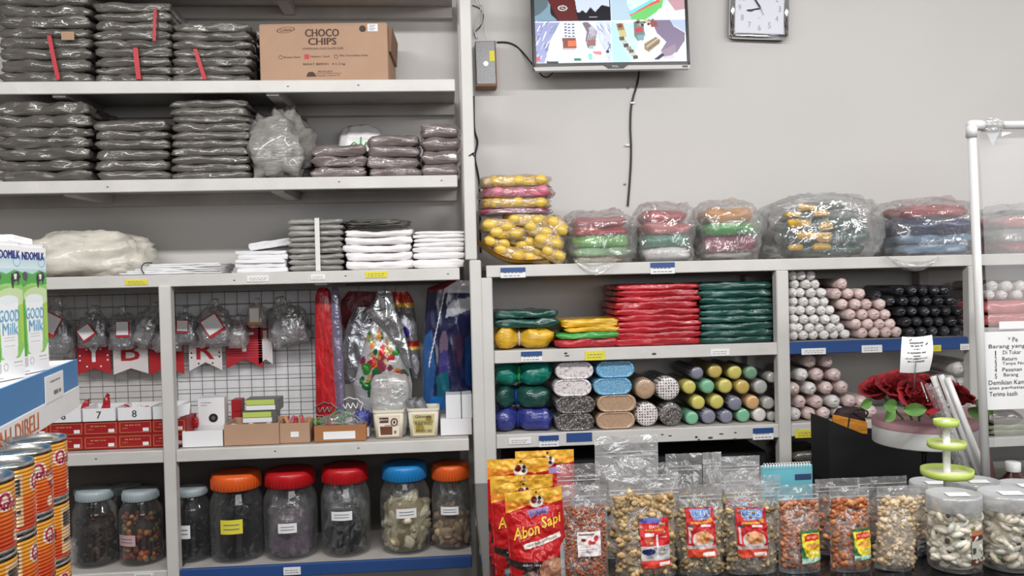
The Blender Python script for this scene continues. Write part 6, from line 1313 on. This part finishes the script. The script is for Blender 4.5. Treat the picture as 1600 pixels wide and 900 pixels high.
usus('clear topped crisp pouch in the second row behind the first red label', 1042, 1100, 708, 1.78, 23, None, None, .6, n=70)
usus('clear pouch top with a folded corner, back row near the spiral notebook', 1100, 1130, 706, 1.86, 24, None, None, .5, n=40, m='milky_bag')
pouch('snack_pouch', 'wide clear pouch top in the back row before the spiral notebook', 'snack pouch', 1124, 1190, 712, 1.87, .04, (50, .009, US, (1.5, .75, .8), (110, 84, 52)), seed=25, fill=.45, m='milky_bag')
pouch('snack_pouch', 'clear crisp pouch squeezed between the second red label and the peanuts', 'snack pouch', 1182, 1222, 742, 1.76, .04, (60, .0085, US, (1.5, .75, .8), (110, 84, 52)), seed=26, fill=.6)
# peanuts and cashews
PN = [(196, 116, 76), (206, 130, 90), (176, 98, 62), (214, 146, 104)]; PN2 = [(188, 96, 46), (204, 116, 60), (170, 80, 40), (216, 140, 80)]; CS = [(222, 192, 150), (232, 206, 166), (206, 174, 130), (214, 184, 140)]
lp = Cv(60, 86, 60, 86, (52, 112, 62)); lp.rect(4, 8, 56, 76, (240, 214, 50)).poly([(4, 40), (14, 66), (34, 78), (4, 78)], (52, 112, 62)).poly([(10, 14), (30, 9), (52, 12), (54, 26), (10, 28)], (204, 44, 36)).ell(34, 42, 18, 9, (226, 160, 70)).rect(24, 56, 54, 61, (236, 236, 170)).poly([(0, 72), (60, 70), (60, 80), (0, 86)], (180, 214, 196)).rect(14, 15, 50, 22, (232, 120, 90))
lw = []
pouch('snack_pouch', 'clear pouch of pale red peanuts with a yellow and green label', 'snack pouch', 1215, 1282, 757, 1.65, .05, (480, .0060, PN, (1.25, .9, .9), (140, 80, 52)), (lp, 1243, 1277, 824, 873, lw), seed=30, fill=.8)
pouch('snack_pouch', 'clear pouch of glossy orange brown peanuts with a yellow and green label', 'snack pouch', 1296, 1360, 760, 1.65, .05, (420, .0064, PN2, (1.25, .9, .9), (140, 70, 40)), (lp, 1323, 1357, 822, 868, lw), seed=31, fill=.84)
pouch('snack_pouch', 'clear pouch of brown peanuts in the second row between the labelled peanut pouches', 'snack pouch', 1274, 1346, 747, 1.75, .045, (160, .0062, PN2, (1.25, .9, .9), (120, 66, 42)), seed=32, fill=.72)
pouch('snack_pouch', 'clear pouch of pale cashews leaning toward the cracker jars', 'snack pouch', 1364, 1426, 762, 1.65, .052, (380, .0072, CS, (1.5, .75, .8), (180, 146, 104)), seed=33, fill=.86, ry=radians(5), top=1.15)
lc = Cv(40, 60, 40, 60, (214, 216, 224)); [lc.rect(6, 8+i*9, 32-(i*5) % 9, 10+i*9, (150, 152, 164)) for i in range(6)]
pouch('snack_pouch', 'clear pouch of cashews with a white side label, second row beside the jars', 'snack pouch', 1398, 1452, 758, 1.74, .045, (150, .0066, CS, (1.5, .75, .8), (180, 146, 104)), (lc, 1422, 1447, 838, 880, []), seed=34, fill=.8)
pouch('snack_pouch', 'clear pouch top behind the cashews with a dark gap above it', 'snack pouch', 1340, 1420, 744, 1.82, .04, (90, .0066, PN, (1.5, .75, .8), (150, 110, 80)), seed=35, fill=.6)
pouch('snack_pouch', 'clear pouch top rising between the crackling and the first red labelled crisps', 'snack pouch', 1012, 1062, 722, 1.73, .04, (60, .009, KR, (1.5, .75, .8), (150, 112, 66)), seed=36, fill=.5)

# spiral notebook
p1, p2 = D(1189, 735, 1.96), D(1271, 735, 1.96); w = (p2-p1).length; H = D(1230, 727, 1.96).z-z1
t = thing('spiral_notebook', 'turquoise spiral bound notebook standing behind the snack pouches', 'notebook', ((p1.x+p2.x)/2, (p1.y+p2.y)/2, z1))
b = MB(); b.add(bbox(-w/2, w/2, 0, .004, 0, H, .002), 0); b.add(box(w*.15, w/2-.004, -.001, -.0001, H-.035, H-.022), 1); b.obj('cover', ['turquoise', 'navy_print'], t)
b = MB(); b.add(bbox(-w/2+.001, w/2-.001, .0045, .012, 0, H-.001, .001)); b.obj('pages', 'paper_stack', t)
b = MB()
for k in range(17):
    x = -w/2+.008+k*(w-.016)/16; b.add(tube([(x+.0015*sin(a), .006+.008*cos(a), H-.003+.008*sin(a)) for a in [2*pi*i/12 for i in range(13)]], .0009, 5, False))
b.obj('wire_spiral', 'white_plastic', t)

# cracker pots
def pot(label, x1, x2, ytop, d, seed, clab=None, full=True):
    p1, p2 = D(x1, 830, d), D(x2, 830, d); r_ = (p2-p1).length/2; c = D((x1+x2)/2, 830, d); H = D((x1+x2)/2, ytop, d).z-z1; lh = .030
    t = thing('cracker_jar', label, 'jar', (c.x, c.y, z1), 'clear cracker jars with frosted lids'); b = MB()
    b.add(lathe([(r_*.86, 0), (r_*.93, .003), (r_*.955, .012), (r_*.955, H-lh*1.15), (r_*.91, H-lh*.95), (r_*.91, H-.004)], 40, True, False), 0, None, True); b.obj('jar_body', 'pot_plastic', t)
    b = MB(); b.add(lathe([(r_*.975, H-lh), (r_*1.0, H-lh+.003), (r_*.99, H-.004), (r_*.965, H), (r_*.9, H-.0005), (r_*.88, H-.003), (.001, H-.003)], 40, False, False), 0, None, True); b.obj('lid', 'frosted_lid', t)
    if full:
        CK = [(240, 230, 206), (246, 238, 220), (232, 218, 190), (243, 233, 212)]
        def fn(r): a = r.uniform(0, 2*pi); return Vector((r_*.68*cos(a), r_*.68*sin(a), r.uniform(.018, H-lh*1.0)))
        q = pieces(250, fn, .0158, CK, seed, 12, 8, (1, .95, .48)); q.add(lathe([(r_*.70, .006), (r_*.70, H-lh-.006), (.001, H-lh-.005)], 20), 0, (224, 212, 188))
        r = random.Random(seed)
        for k in range(6): a = r.uniform(-2.6, -.6); q.add(ell(0, 0, 0, .006, .002, .004, 8, 5), 0, (120, 160, 80), True, Matrix.Translation((r_*.9*cos(a), r_*.9*sin(a), r.uniform(.02, H-.04))) @ Matrix.Rotation(a+pi/2, 4, 'Z'))
        for k in range(14): a = r.uniform(-3.0, -.2); q.add(ell(0, 0, 0, .005, .002, .004, 8, 5), 0, (84, 58, 44), True, Matrix.Translation((r_*.885*cos(a), r_*.885*sin(a), r.uniform(.02, H-.03))) @ Matrix.Rotation(a+pi/2, 4, 'Z'))
        tag(q.obj('crackers', 'food', t), None, None, None, 'stuff')
    b = MB(); b.add(poly([(-.018, -.012), (.02, -.016), (.024, .006), (-.014, .012)], 0, .0004)); b.add(box(0, 0, 0, 0, 0, 0)); b = MB(); b.add(([(-.02, -.018, H-.0008), (.022, -.024, H-.0008), (.028, .004, H-.0008), (-.014, .010, H-.0008)], [(0, 1, 2, 3)])); b.obj('lid_sticker', 'paper_white', t)
    if clab:
        R_ = r_*.957+.0008; cvl, a0, aw, zz0, zz1 = clab; b = MB(); g, c_ = cvl.geo(lambda u, v: (R_*sin(a0+aw*(u-.5)), -R_*cos(a0+aw*(u-.5)), zz0+(zz1-zz0)*v)); b.add(g, 0, c_, True); b.obj('side_label', 'paint', t)
lj = Cv(50, 76, 50, 76, (206, 210, 196)); lj.rect(0, 0, 50, 12, (206, 130, 90)).rect(0, 12, 50, 24, (120, 50, 50)).ell(26, 18, 14, 5, (60, 40, 46)).rect(2, 38, 12, 52, (90, 76, 70)).rect(44, 38, 50, 52, (90, 76, 70)).rect(18, 44, 36, 46, (130, 150, 130)).rect(0, 62, 50, 76, (96, 60, 50)).ell(14, 68, 5, 3, (220, 200, 190)).ell(34, 68, 7, 3, (220, 200, 190))
pot('clear jar of cream round crackers with a brown printed label', 1450, 1531, 770, 1.65, 1, (lj, .52, .84, .018, .086))
pot('clear jar of cream round crackers without a label, at the picture edge', 1532, 1616, 768, 1.65, 2)
pot('frosted lidded jar in the back row behind the labelled cracker jar', 1424, 1492, 752, 1.90, 3)
pot('frosted lidded jar in the back row between the two front jars', 1487, 1562, 750, 1.86, 4)
pot('frosted lidded jar in the back row nearest the brown bottle', 1564, 1640, 756, 1.86, 5)
# tiered stand
d = 1.755; c = D(1480, 760, d); t = thing('tiered_stand', 'small white pole stand with lime green round tiers between the cracker jars', 'stand', (c.x, c.y, z1))
zz = lambda y: D(1480, y, d).z-z1
b = MB(); b.add(tube([(0, 0, .003), (0, 0, zz(655))], .0072, 14), 0, None, True); b.obj('pole', 'white_plastic', t)
for nm, y, wpx, hh in (('lower', 738, 76, .016), ('middle', 694, 56, .013), ('top', 660, 37, .013)):
    r_ = wpx/2*d/1300; b = MB(); b.add(lathe([(.0075, 0), (r_*.93, 0), (r_, .003), (r_, hh), (r_*.96, hh), (r_*.95, .004), (.0075, .004)], 36, False, False, (0, 0, zz(y)-hh/2)), 0, None, True)
    b.add(lathe([(.0075, .0045), (r_*.9, .0045), (r_*.9, .008), (.0075, .009)], 36, False, False, (0, 0, zz(y)-hh/2)), 1, None, True); b.obj('tier', ['lime_plastic', 'pale_cream'], t)
b = MB(); b.add(lathe([(.03, 0), (.03, .003), (.009, .006), (.009, .012)], 28), 0, None, True); b.obj('foot', 'white_plastic', t)
# brown bottle
d = 2.03; c = D(1583, 760, d); t = thing('medicine_bottle', 'brown bottle with a white screw cap behind the back jars', 'bottle', (c.x, c.y, z1)); H = D(1583, 721, d).z-z1
b = MB(); b.add(lathe([(.026, 0), (.03, .004), (.03, H-.055), (.026, H-.040), (.014, H-.026), (.0125, H-.014)], 32), 0, None, True); b.obj('bottle_body', 'brown_glass', t)
b = MB(); b.add(lathe([(.0165, H-.024), (.0175, H-.022), (.0175, H-.002), (.015, H)], 32), 0, None, True); b.obj('cap', 'white_plastic', t)
b = MB(); b.add(bbox(D(1490, 800, 2.2).x, D(1570, 800, 2.2).x, 2.12, 2.2, z1, D(1530, 760, 2.15).z)); 

# black organiser and the round flower box
p1, p2 = D(1312, 700, 2.25), D(1502, 700, 2.25); Hh = D(1330, 662, 2.25).z-z1
t = thing('organiser_box', 'black open organiser box on the counter below the roses', 'box', (p1.x, 2.235, z1)); w = p2.x-p1.x
b = MB(); b.add(poly([(0, 0), (w, 0), (w, Hh*.62), (w*.3, Hh*.76), (0, Hh)], 0, .004)); b.add(poly([(0, 0), (w, 0), (w, Hh*.62), (w*.3, Hh*.76), (0, Hh)], .11, .114)); b.add(box(0, .004, .004, .11, 0, Hh)); b.add(box(w-.004, w, .004, .11, 0, Hh*.62)); b.add(box(.004, w-.004, .004, .11, 0, .004)); b.obj('box_body', 'black_matt', t)
ox, oz = t.location.x, z1
b = MB(); b.add(warp(bbox(0, .10, .0, .006, 0, .1, .001), lambda p: (p.x, p.y, p.z-.25*p.x))); tag(b.obj('folder', 'plastic_orange', None, (ox+.025, 2.26, oz+Hh-.09)), 'orange folder edge poking out of the black organiser box', 'folder')
b = MB(); b.add(bbox(0, .10, 0, .006, 0, Hh-.0965, .001)); tag(b.obj('folder', 'black_matt', None, (ox+.025, 2.27, oz+.0045)), 'dark folder standing inside the black organiser box', 'folder')
c = D(1352, 655, 2.30); b = MB(); b.add(blob(.09, .05, .05, 3, amp=.1), 0, None, True); tag(b.obj('pouch', 'dark_maroon', None, (c.x, 2.305, c.z-.03)), 'dark maroon soft pouch resting on the folders', 'pouch')
b = MB(); pts = [(1325, 668), (1328, 650), (1334, 642), (1346, 640), (1356, 644), (1352, 652)]; b.add(tube(smooth([D(x, y, 2.24) for x, y in pts]+[], 6), .0022, 6)); pts = [(1331, 644), (1340, 650), (1348, 654)]; b.add(tube(smooth([D(x, y, 2.242) for x, y in pts], 6), .0022, 6)); o = b.obj('wire_handle', 'black_plastic', t); o.matrix_parent_inverse = Matrix.Translation(-t.location)
d = 2.12; c = D(1444, 700, d); rb_ = 75*d/1300; zt0, zb1 = D(1444, 655, d+.0).z, D(1444, 691, d).z
t = thing('flower_box', 'round white flower box with a dusty pink top on a black pedestal', 'flower box', (c.x, c.y, z1)); z_b, z_t = zb1-z1, zt0-z1
b = MB(); b.add(lathe([(rb_*.985, z_b), (rb_, z_b+.003), (rb_, z_t-.016)], 48, True, False), 0, None, True); b.obj('box_body', 'box_white', t)
b = MB(); b.add(lathe([(rb_*1.004, z_t-.0155), (rb_*1.004, z_t), (rb_*.9, z_t+.001), (.001, z_t+.002)], 48, False, False), 0, None, True); b.obj('pink_top', 'pink_dusk', t)
b = MB(); b.add(lathe([(.045, 0), (.045, .003), (.012, .008), (.006, .02), (.006, z_b-.03), (.014, z_b-.018), (.05, z_b-.003), (.05, z_b-.0005)], 32), 0, None, True); b.obj('pedestal', 'black_plastic', t)
fx, fy, fz = c.x, c.y, z1+z_t
bq = thing('rose_bouquet', 'bouquet of dark red fabric roses with green leaves on the round box', 'bouquet', (fx, fy, fz+.003))
def petal(R, a0, wd, h, lean, curl, seed):
    def f(u, v):
        q = (u-.5)*2; a = a0+q*wd*(1-.25*v*v); rr = R*(.35+.65*v**.7)*(1+lean*v)+curl*max(0, v-.7)*R*(1-abs(q)*.3); z = h*(v**.8)*(1-.18*abs(q)**2.5)-curl*R*.5*max(0, v-.75)
        k = 1+.10*nz((a, v*2, seed), 2.5, seed); return (rr*cos(a)*k, rr*sin(a)*k, z)
    return grid(f, 10, 8)
def rose(px_, py_, dd, rpx, seed, tilt):
    c = D(px_, py_, dd)-Vector((fx, fy, fz+.003)); R = rpx*dd/1300; b = MB(); r = random.Random(seed); T = Matrix.Translation(c) @ Matrix.Rotation(tilt[0], 4, 'X') @ Matrix.Rotation(tilt[1], 4, 'Y')
    for ring, (n, k, h, lean, curl) in enumerate(((3, .35, .9, -.2, 0), (4, .55, .95, .0, .1), (5, .78, .95, .15, .4), (6, 1.0, .8, .25, .8))):
        for i in range(n): b.add(petal(R*k*.8, 2*pi*(i+ring*.37)/n, 1.35*pi/n*1.1, R*h*1.1, lean, curl, seed+i+ring*7), 0, None, True, T @ Matrix.Translation((0, 0, -R*.55)))
    b.add(ell(0, 0, -R*.35, R*.6, R*.6, R*.45, 14, 8), 0, None, True, T); f = b.obj('rose', 'red_cloth', bq); f['kind'] = 'thing'; del f['kind']
    b = MB(); b.add(tube([c, Vector((c.x*.4, c.y*.4+.01, .0))], .003, 6)); b.obj('stem', 'leaf', f)
for k, a in enumerate(((1369, 607, 2.0, 23, .3, -.5), (1404, 604, 1.97, 29, .5, -.2), (1441, 600, 2.06, 26, .2, .1), (1434, 622, 1.93, 30, .8, .0), (1478, 606, 2.02, 24, .4, .3), (1503, 617, 2.0, 22, .5, .6))): rose(a[0], a[1], a[2]+.08, a[3], 11*k, (a[4], a[5]))
def leaf(px_, py_, dd, L, ang, lab=False):
    dd += .08; c = D(px_, py_, dd)-Vector((fx, fy, fz+.003)); b = MB()
    def f(u, v): q = (u-.5)*2; ww = .32*L*sin(pi*min(1, v*.97+.03))**.7; return (q*ww, -.004*abs(q)+.01*v*v, L*v)
    T = Matrix.Translation(c) @ Matrix.Rotation(ang, 4, 'Y') @ Matrix.Rotation(.6, 4, 'X'); b.add(grid(f, 6, 8), 0, None, True, T); b.obj('leaf', 'leaf', bq)
for a in ((1400, 634, 1.90, .05, -1.4), (1412, 640, 1.89, .05, 1.5), (1512, 640, 2.0, .05, 2.0), (1524, 626, 2.02, .05, 2.4), (1360, 626, 1.98, .04, -1.9), (1396, 640, 1.92, .045, -2.2)): leaf(*a)
c0_, c1_ = D(1498, 640, 2.13), D(1560, 752, 2.13)
b = MB()
def wp(u, v): x = 1486+u*46+v*40-10*u*v; y = 636+v*134; p = D(x+ (1-u)*4, y, 2.27+.02*sin(u*3)); return p
b.add(grid(wp, 8, 10), 0, None, True); b.add(grid(lambda u, v: wp(u, v)+Vector((0, .0012, 0)), 8, 10), 0, None, True); tag(b.obj('wrapping_paper', 'pink_dusk'), 'dusty pink wrapping paper sheet leaning behind the clear tubes', 'wrapping paper')
# card on a stick
cc_ = MB(); dd = 1.99
cp = Cv(80, 92, 80, 92, (246, 246, 246)); rr2 = random.Random(2)
cp.line(20, 10, 26, 6, 3, (60, 60, 60)).line(62, 22, 66, 18, 3, (60, 60, 60)); 
def cardfn(u, v, o=0):
    x = 1406+46*u+(3-3*v)*0+4*sin(v*3.0)*(1-u)*-1+4*v; y = 582-56*v-3*u+2*sin(u*3); p = D(x, y, dd); return (p.x, p.y-.010*sin(v*3.1)-o, p.z)
g, c_ = cp.geo(cardfn); cdn = thing('note_card', 'curled white handwritten note card on a thin stick above the roses', 'note card', (0, 0, 0))
q = MB(); q.add(g, 0, c_, True); q.add(grid(lambda u, v: cardfn(u, v, -.0008), 12, 12), 0, None, True)
for i, (w_, y_, h_) in enumerate(((.5, .84, .04), (.42, .76, .04), (.2, .67, .03), (.6, .57, .035), (.22, .48, .03), (.7, .41, .025), (.2, .40, .03), (.56, .33, .04))): q.add(warp(squig(w_, h_, i), lambda p: cardfn(.5+p.x, y_+p.z, .0012)), 1)
q.obj('card', ['paint_matte', 'ink'], cdn)
q = MB(); q.add(tube([D(1431, 566, dd-.012), D(1429, 590, dd), D(1428, 618, dd+.03)], .0012, 6)); q.obj('stick', 'silver_plastic', cdn)
# clear tubes
tl = [((1458, 588), (1538, 806), 'wide white balloon tube with a clear sleeve, nearest the roses', 'pvc', .0075), ((1470, 586), (1552, 806), 'white balloon tube second from the roses', 'pvc', .0072), ((1480, 590), (1566, 806), 'white balloon tube farthest from the roses', 'pvc', .0068), ((1439, 597), (1512, 806), 'thin grey rod leaning apart on the rose side', 'silver_plastic', .0022), ((1450, 600), (1526, 806), 'clear hollow tube between the thin rod and the white tubes', 'clear_film', .0075), ((1463, 604), (1530, 806), 'clear hollow tube behind the white tubes', 'clear_film', .0075)]
for k, (a, e, lab, m, r_) in enumerate(tl):
    dA, dB = 2.0-.016*(k % 3), 2.0-.016*(k % 3); pb = D(e[0], e[1], dB); pb.z = z1+.0005; b = MB(); g = tube([D(a[0], a[1], dA), pb], r_, 14, m != 'clear_film')
    b.add(g, 0, None, True); tag(b.obj('balloon_tube', m), lab, 'tube')

# plastic pipe frame, clear sheet and the notice
dp = 1.93; rp_ = .0095
pt0 = D(1518, 196, dp); ptb = D(1543, 806, dp); ptb.z = z1
fr = thing('pipe_frame', 'white plastic pipe frame standing on the counter holding a clear sheet', 'frame', (0, 0, 0))
b = MB(); b.add(tube([ptb, pt0], rp_, 18), 0, None, True); b.obj('upright_pipe', 'pvc', fr)
pr = pt0+Vector((1.0, 0, 0)); b = MB(); b.add(tube([pt0+Vector((.022, 0, 0)), pr], rp_, 18), 0, None, True); b.obj('top_pipe', 'pvc', fr)
b = MB(); b.add(tube([pt0-Vector((.0005, 0, .028)), pt0, ], rp_*1.3, 18), 0, None, True); b.add(ell(pt0.x, pt0.y, pt0.z, rp_*1.32, rp_*1.3, rp_*1.32, 18, 10), 0, None, True); b.add(tube([pt0, pt0+Vector((.028, 0, 0))], rp_*1.3, 18), 0, None, True); b.obj('elbow_joint', 'pvc', fr)
b = MB(); b.add(tube([(pr.x, pr.y, z1), pr], rp_, 18), 0, None, True); b.obj('upright_pipe', 'pvc', fr)
b = MB(); b.add(warp(blob(.05, .03, .028, 5, amp=.35), lambda p: (p.x+pt0.x+.05, p.y+pt0.y, p.z+pt0.z-.014))); b.obj('tape_wrap', 'clear_film', fr)
sx0 = pt0.x+.030
b = MB()
def sh(u, v): x = sx0+.025*(1-v)+(pr.x-.04-sx0)*u; return (x, pt0.y+.020+.008*sin(x*23)*(1-v)+.006*nz((x, v, 0), 6), pt0.z-(pt0.z-D(1570, 700, dp).z)*(1-v)-.002)
b.add(grid(sh, 30, 20), 0, None, True); tag(b.obj('clear_sheet', 'sheet_film'), 'clear plastic screen sheet hanging from the white pipe frame', 'plastic sheet')
b = MB(); a0_ = D(1551, 205, dp); b.add(([tuple(a0_+Vector((-.018, .0, .006))), tuple(a0_+Vector((.02, -.003, .008))), tuple(a0_+Vector((-.003, -.004, -.035)))], [(0, 1, 2)])); b.add(([tuple(a0_+Vector((.022, .0, -.002))), tuple(a0_+Vector((.045, -.003, -.004))), tuple(a0_+Vector((.02, -.003, -.012)))], [(0, 1, 2)])); b.obj('tape_flap', 'frosted_lid', fr)
n0, n1 = D(1537, 642, dp), D(1640, 517, dp); nt_ = thing('notice', 'white handwritten notice sheet taped to the hanging clear sheet', 'notice', (n0.x+.004, pt0.y-.004, n0.z)); nw, nh = n1.x-n0.x, n1.z-n0.z
b = MB(); b.add(bbox(0, nw, 0, .0008, 0, nh, .0003), 0); b.obj('paper', 'paper_white', nt_)
b = MB(); pxs = dp/1300
def wr(s_, x_, y_, w_, h_=8): b.add(shift(textfit(s_, w_*pxs, h_*pxs), (x_-1537)*pxs-.004, -.0006, (642-y_)*pxs))
for a in (('* Pe', 1590, 532, 16), ('Pengumuman', 1625, 532, 40, 8), ('Barang yang', 1580, 543, 60, 8), ('1', 1561, 553, 1.6), ('Di Tukar', 1588, 552, 30, 6), ('2', 1561, 562, 3.6), ('Return', 1584, 562, 24, 6), ('3', 1561, 571, 3.4), ('Tanpa Nota', 1594, 570, 44, 6), ('4', 1561, 579, 3.8), ('Pesanan', 1588, 579, 32, 6), ('5', 1561, 589, 3.4), ('Barang', 1586, 588, 24, 7), ('Demikian Kami', 1580, 599, 62, 7), ('atas perhatian', 1580, 608, 60, 6), ('Terima kasih', 1573, 617, 46, 7)):
    if a[0] != 'Pengumuman': wr(*a)
b.obj('handwriting', 'ink', nt_)
b = MB(); b.add(bbox(D(1565, 500, dp).x, D(1640, 500, dp).x, pt0.y-.003, pt0.y-.0022, D(1565, 515, dp).z, D(1565, 503, dp).z, .0002), 0); tag(b.obj('paper_strip', 'paper_white'), 'narrow white paper strip taped above the handwritten notice', 'paper strip')
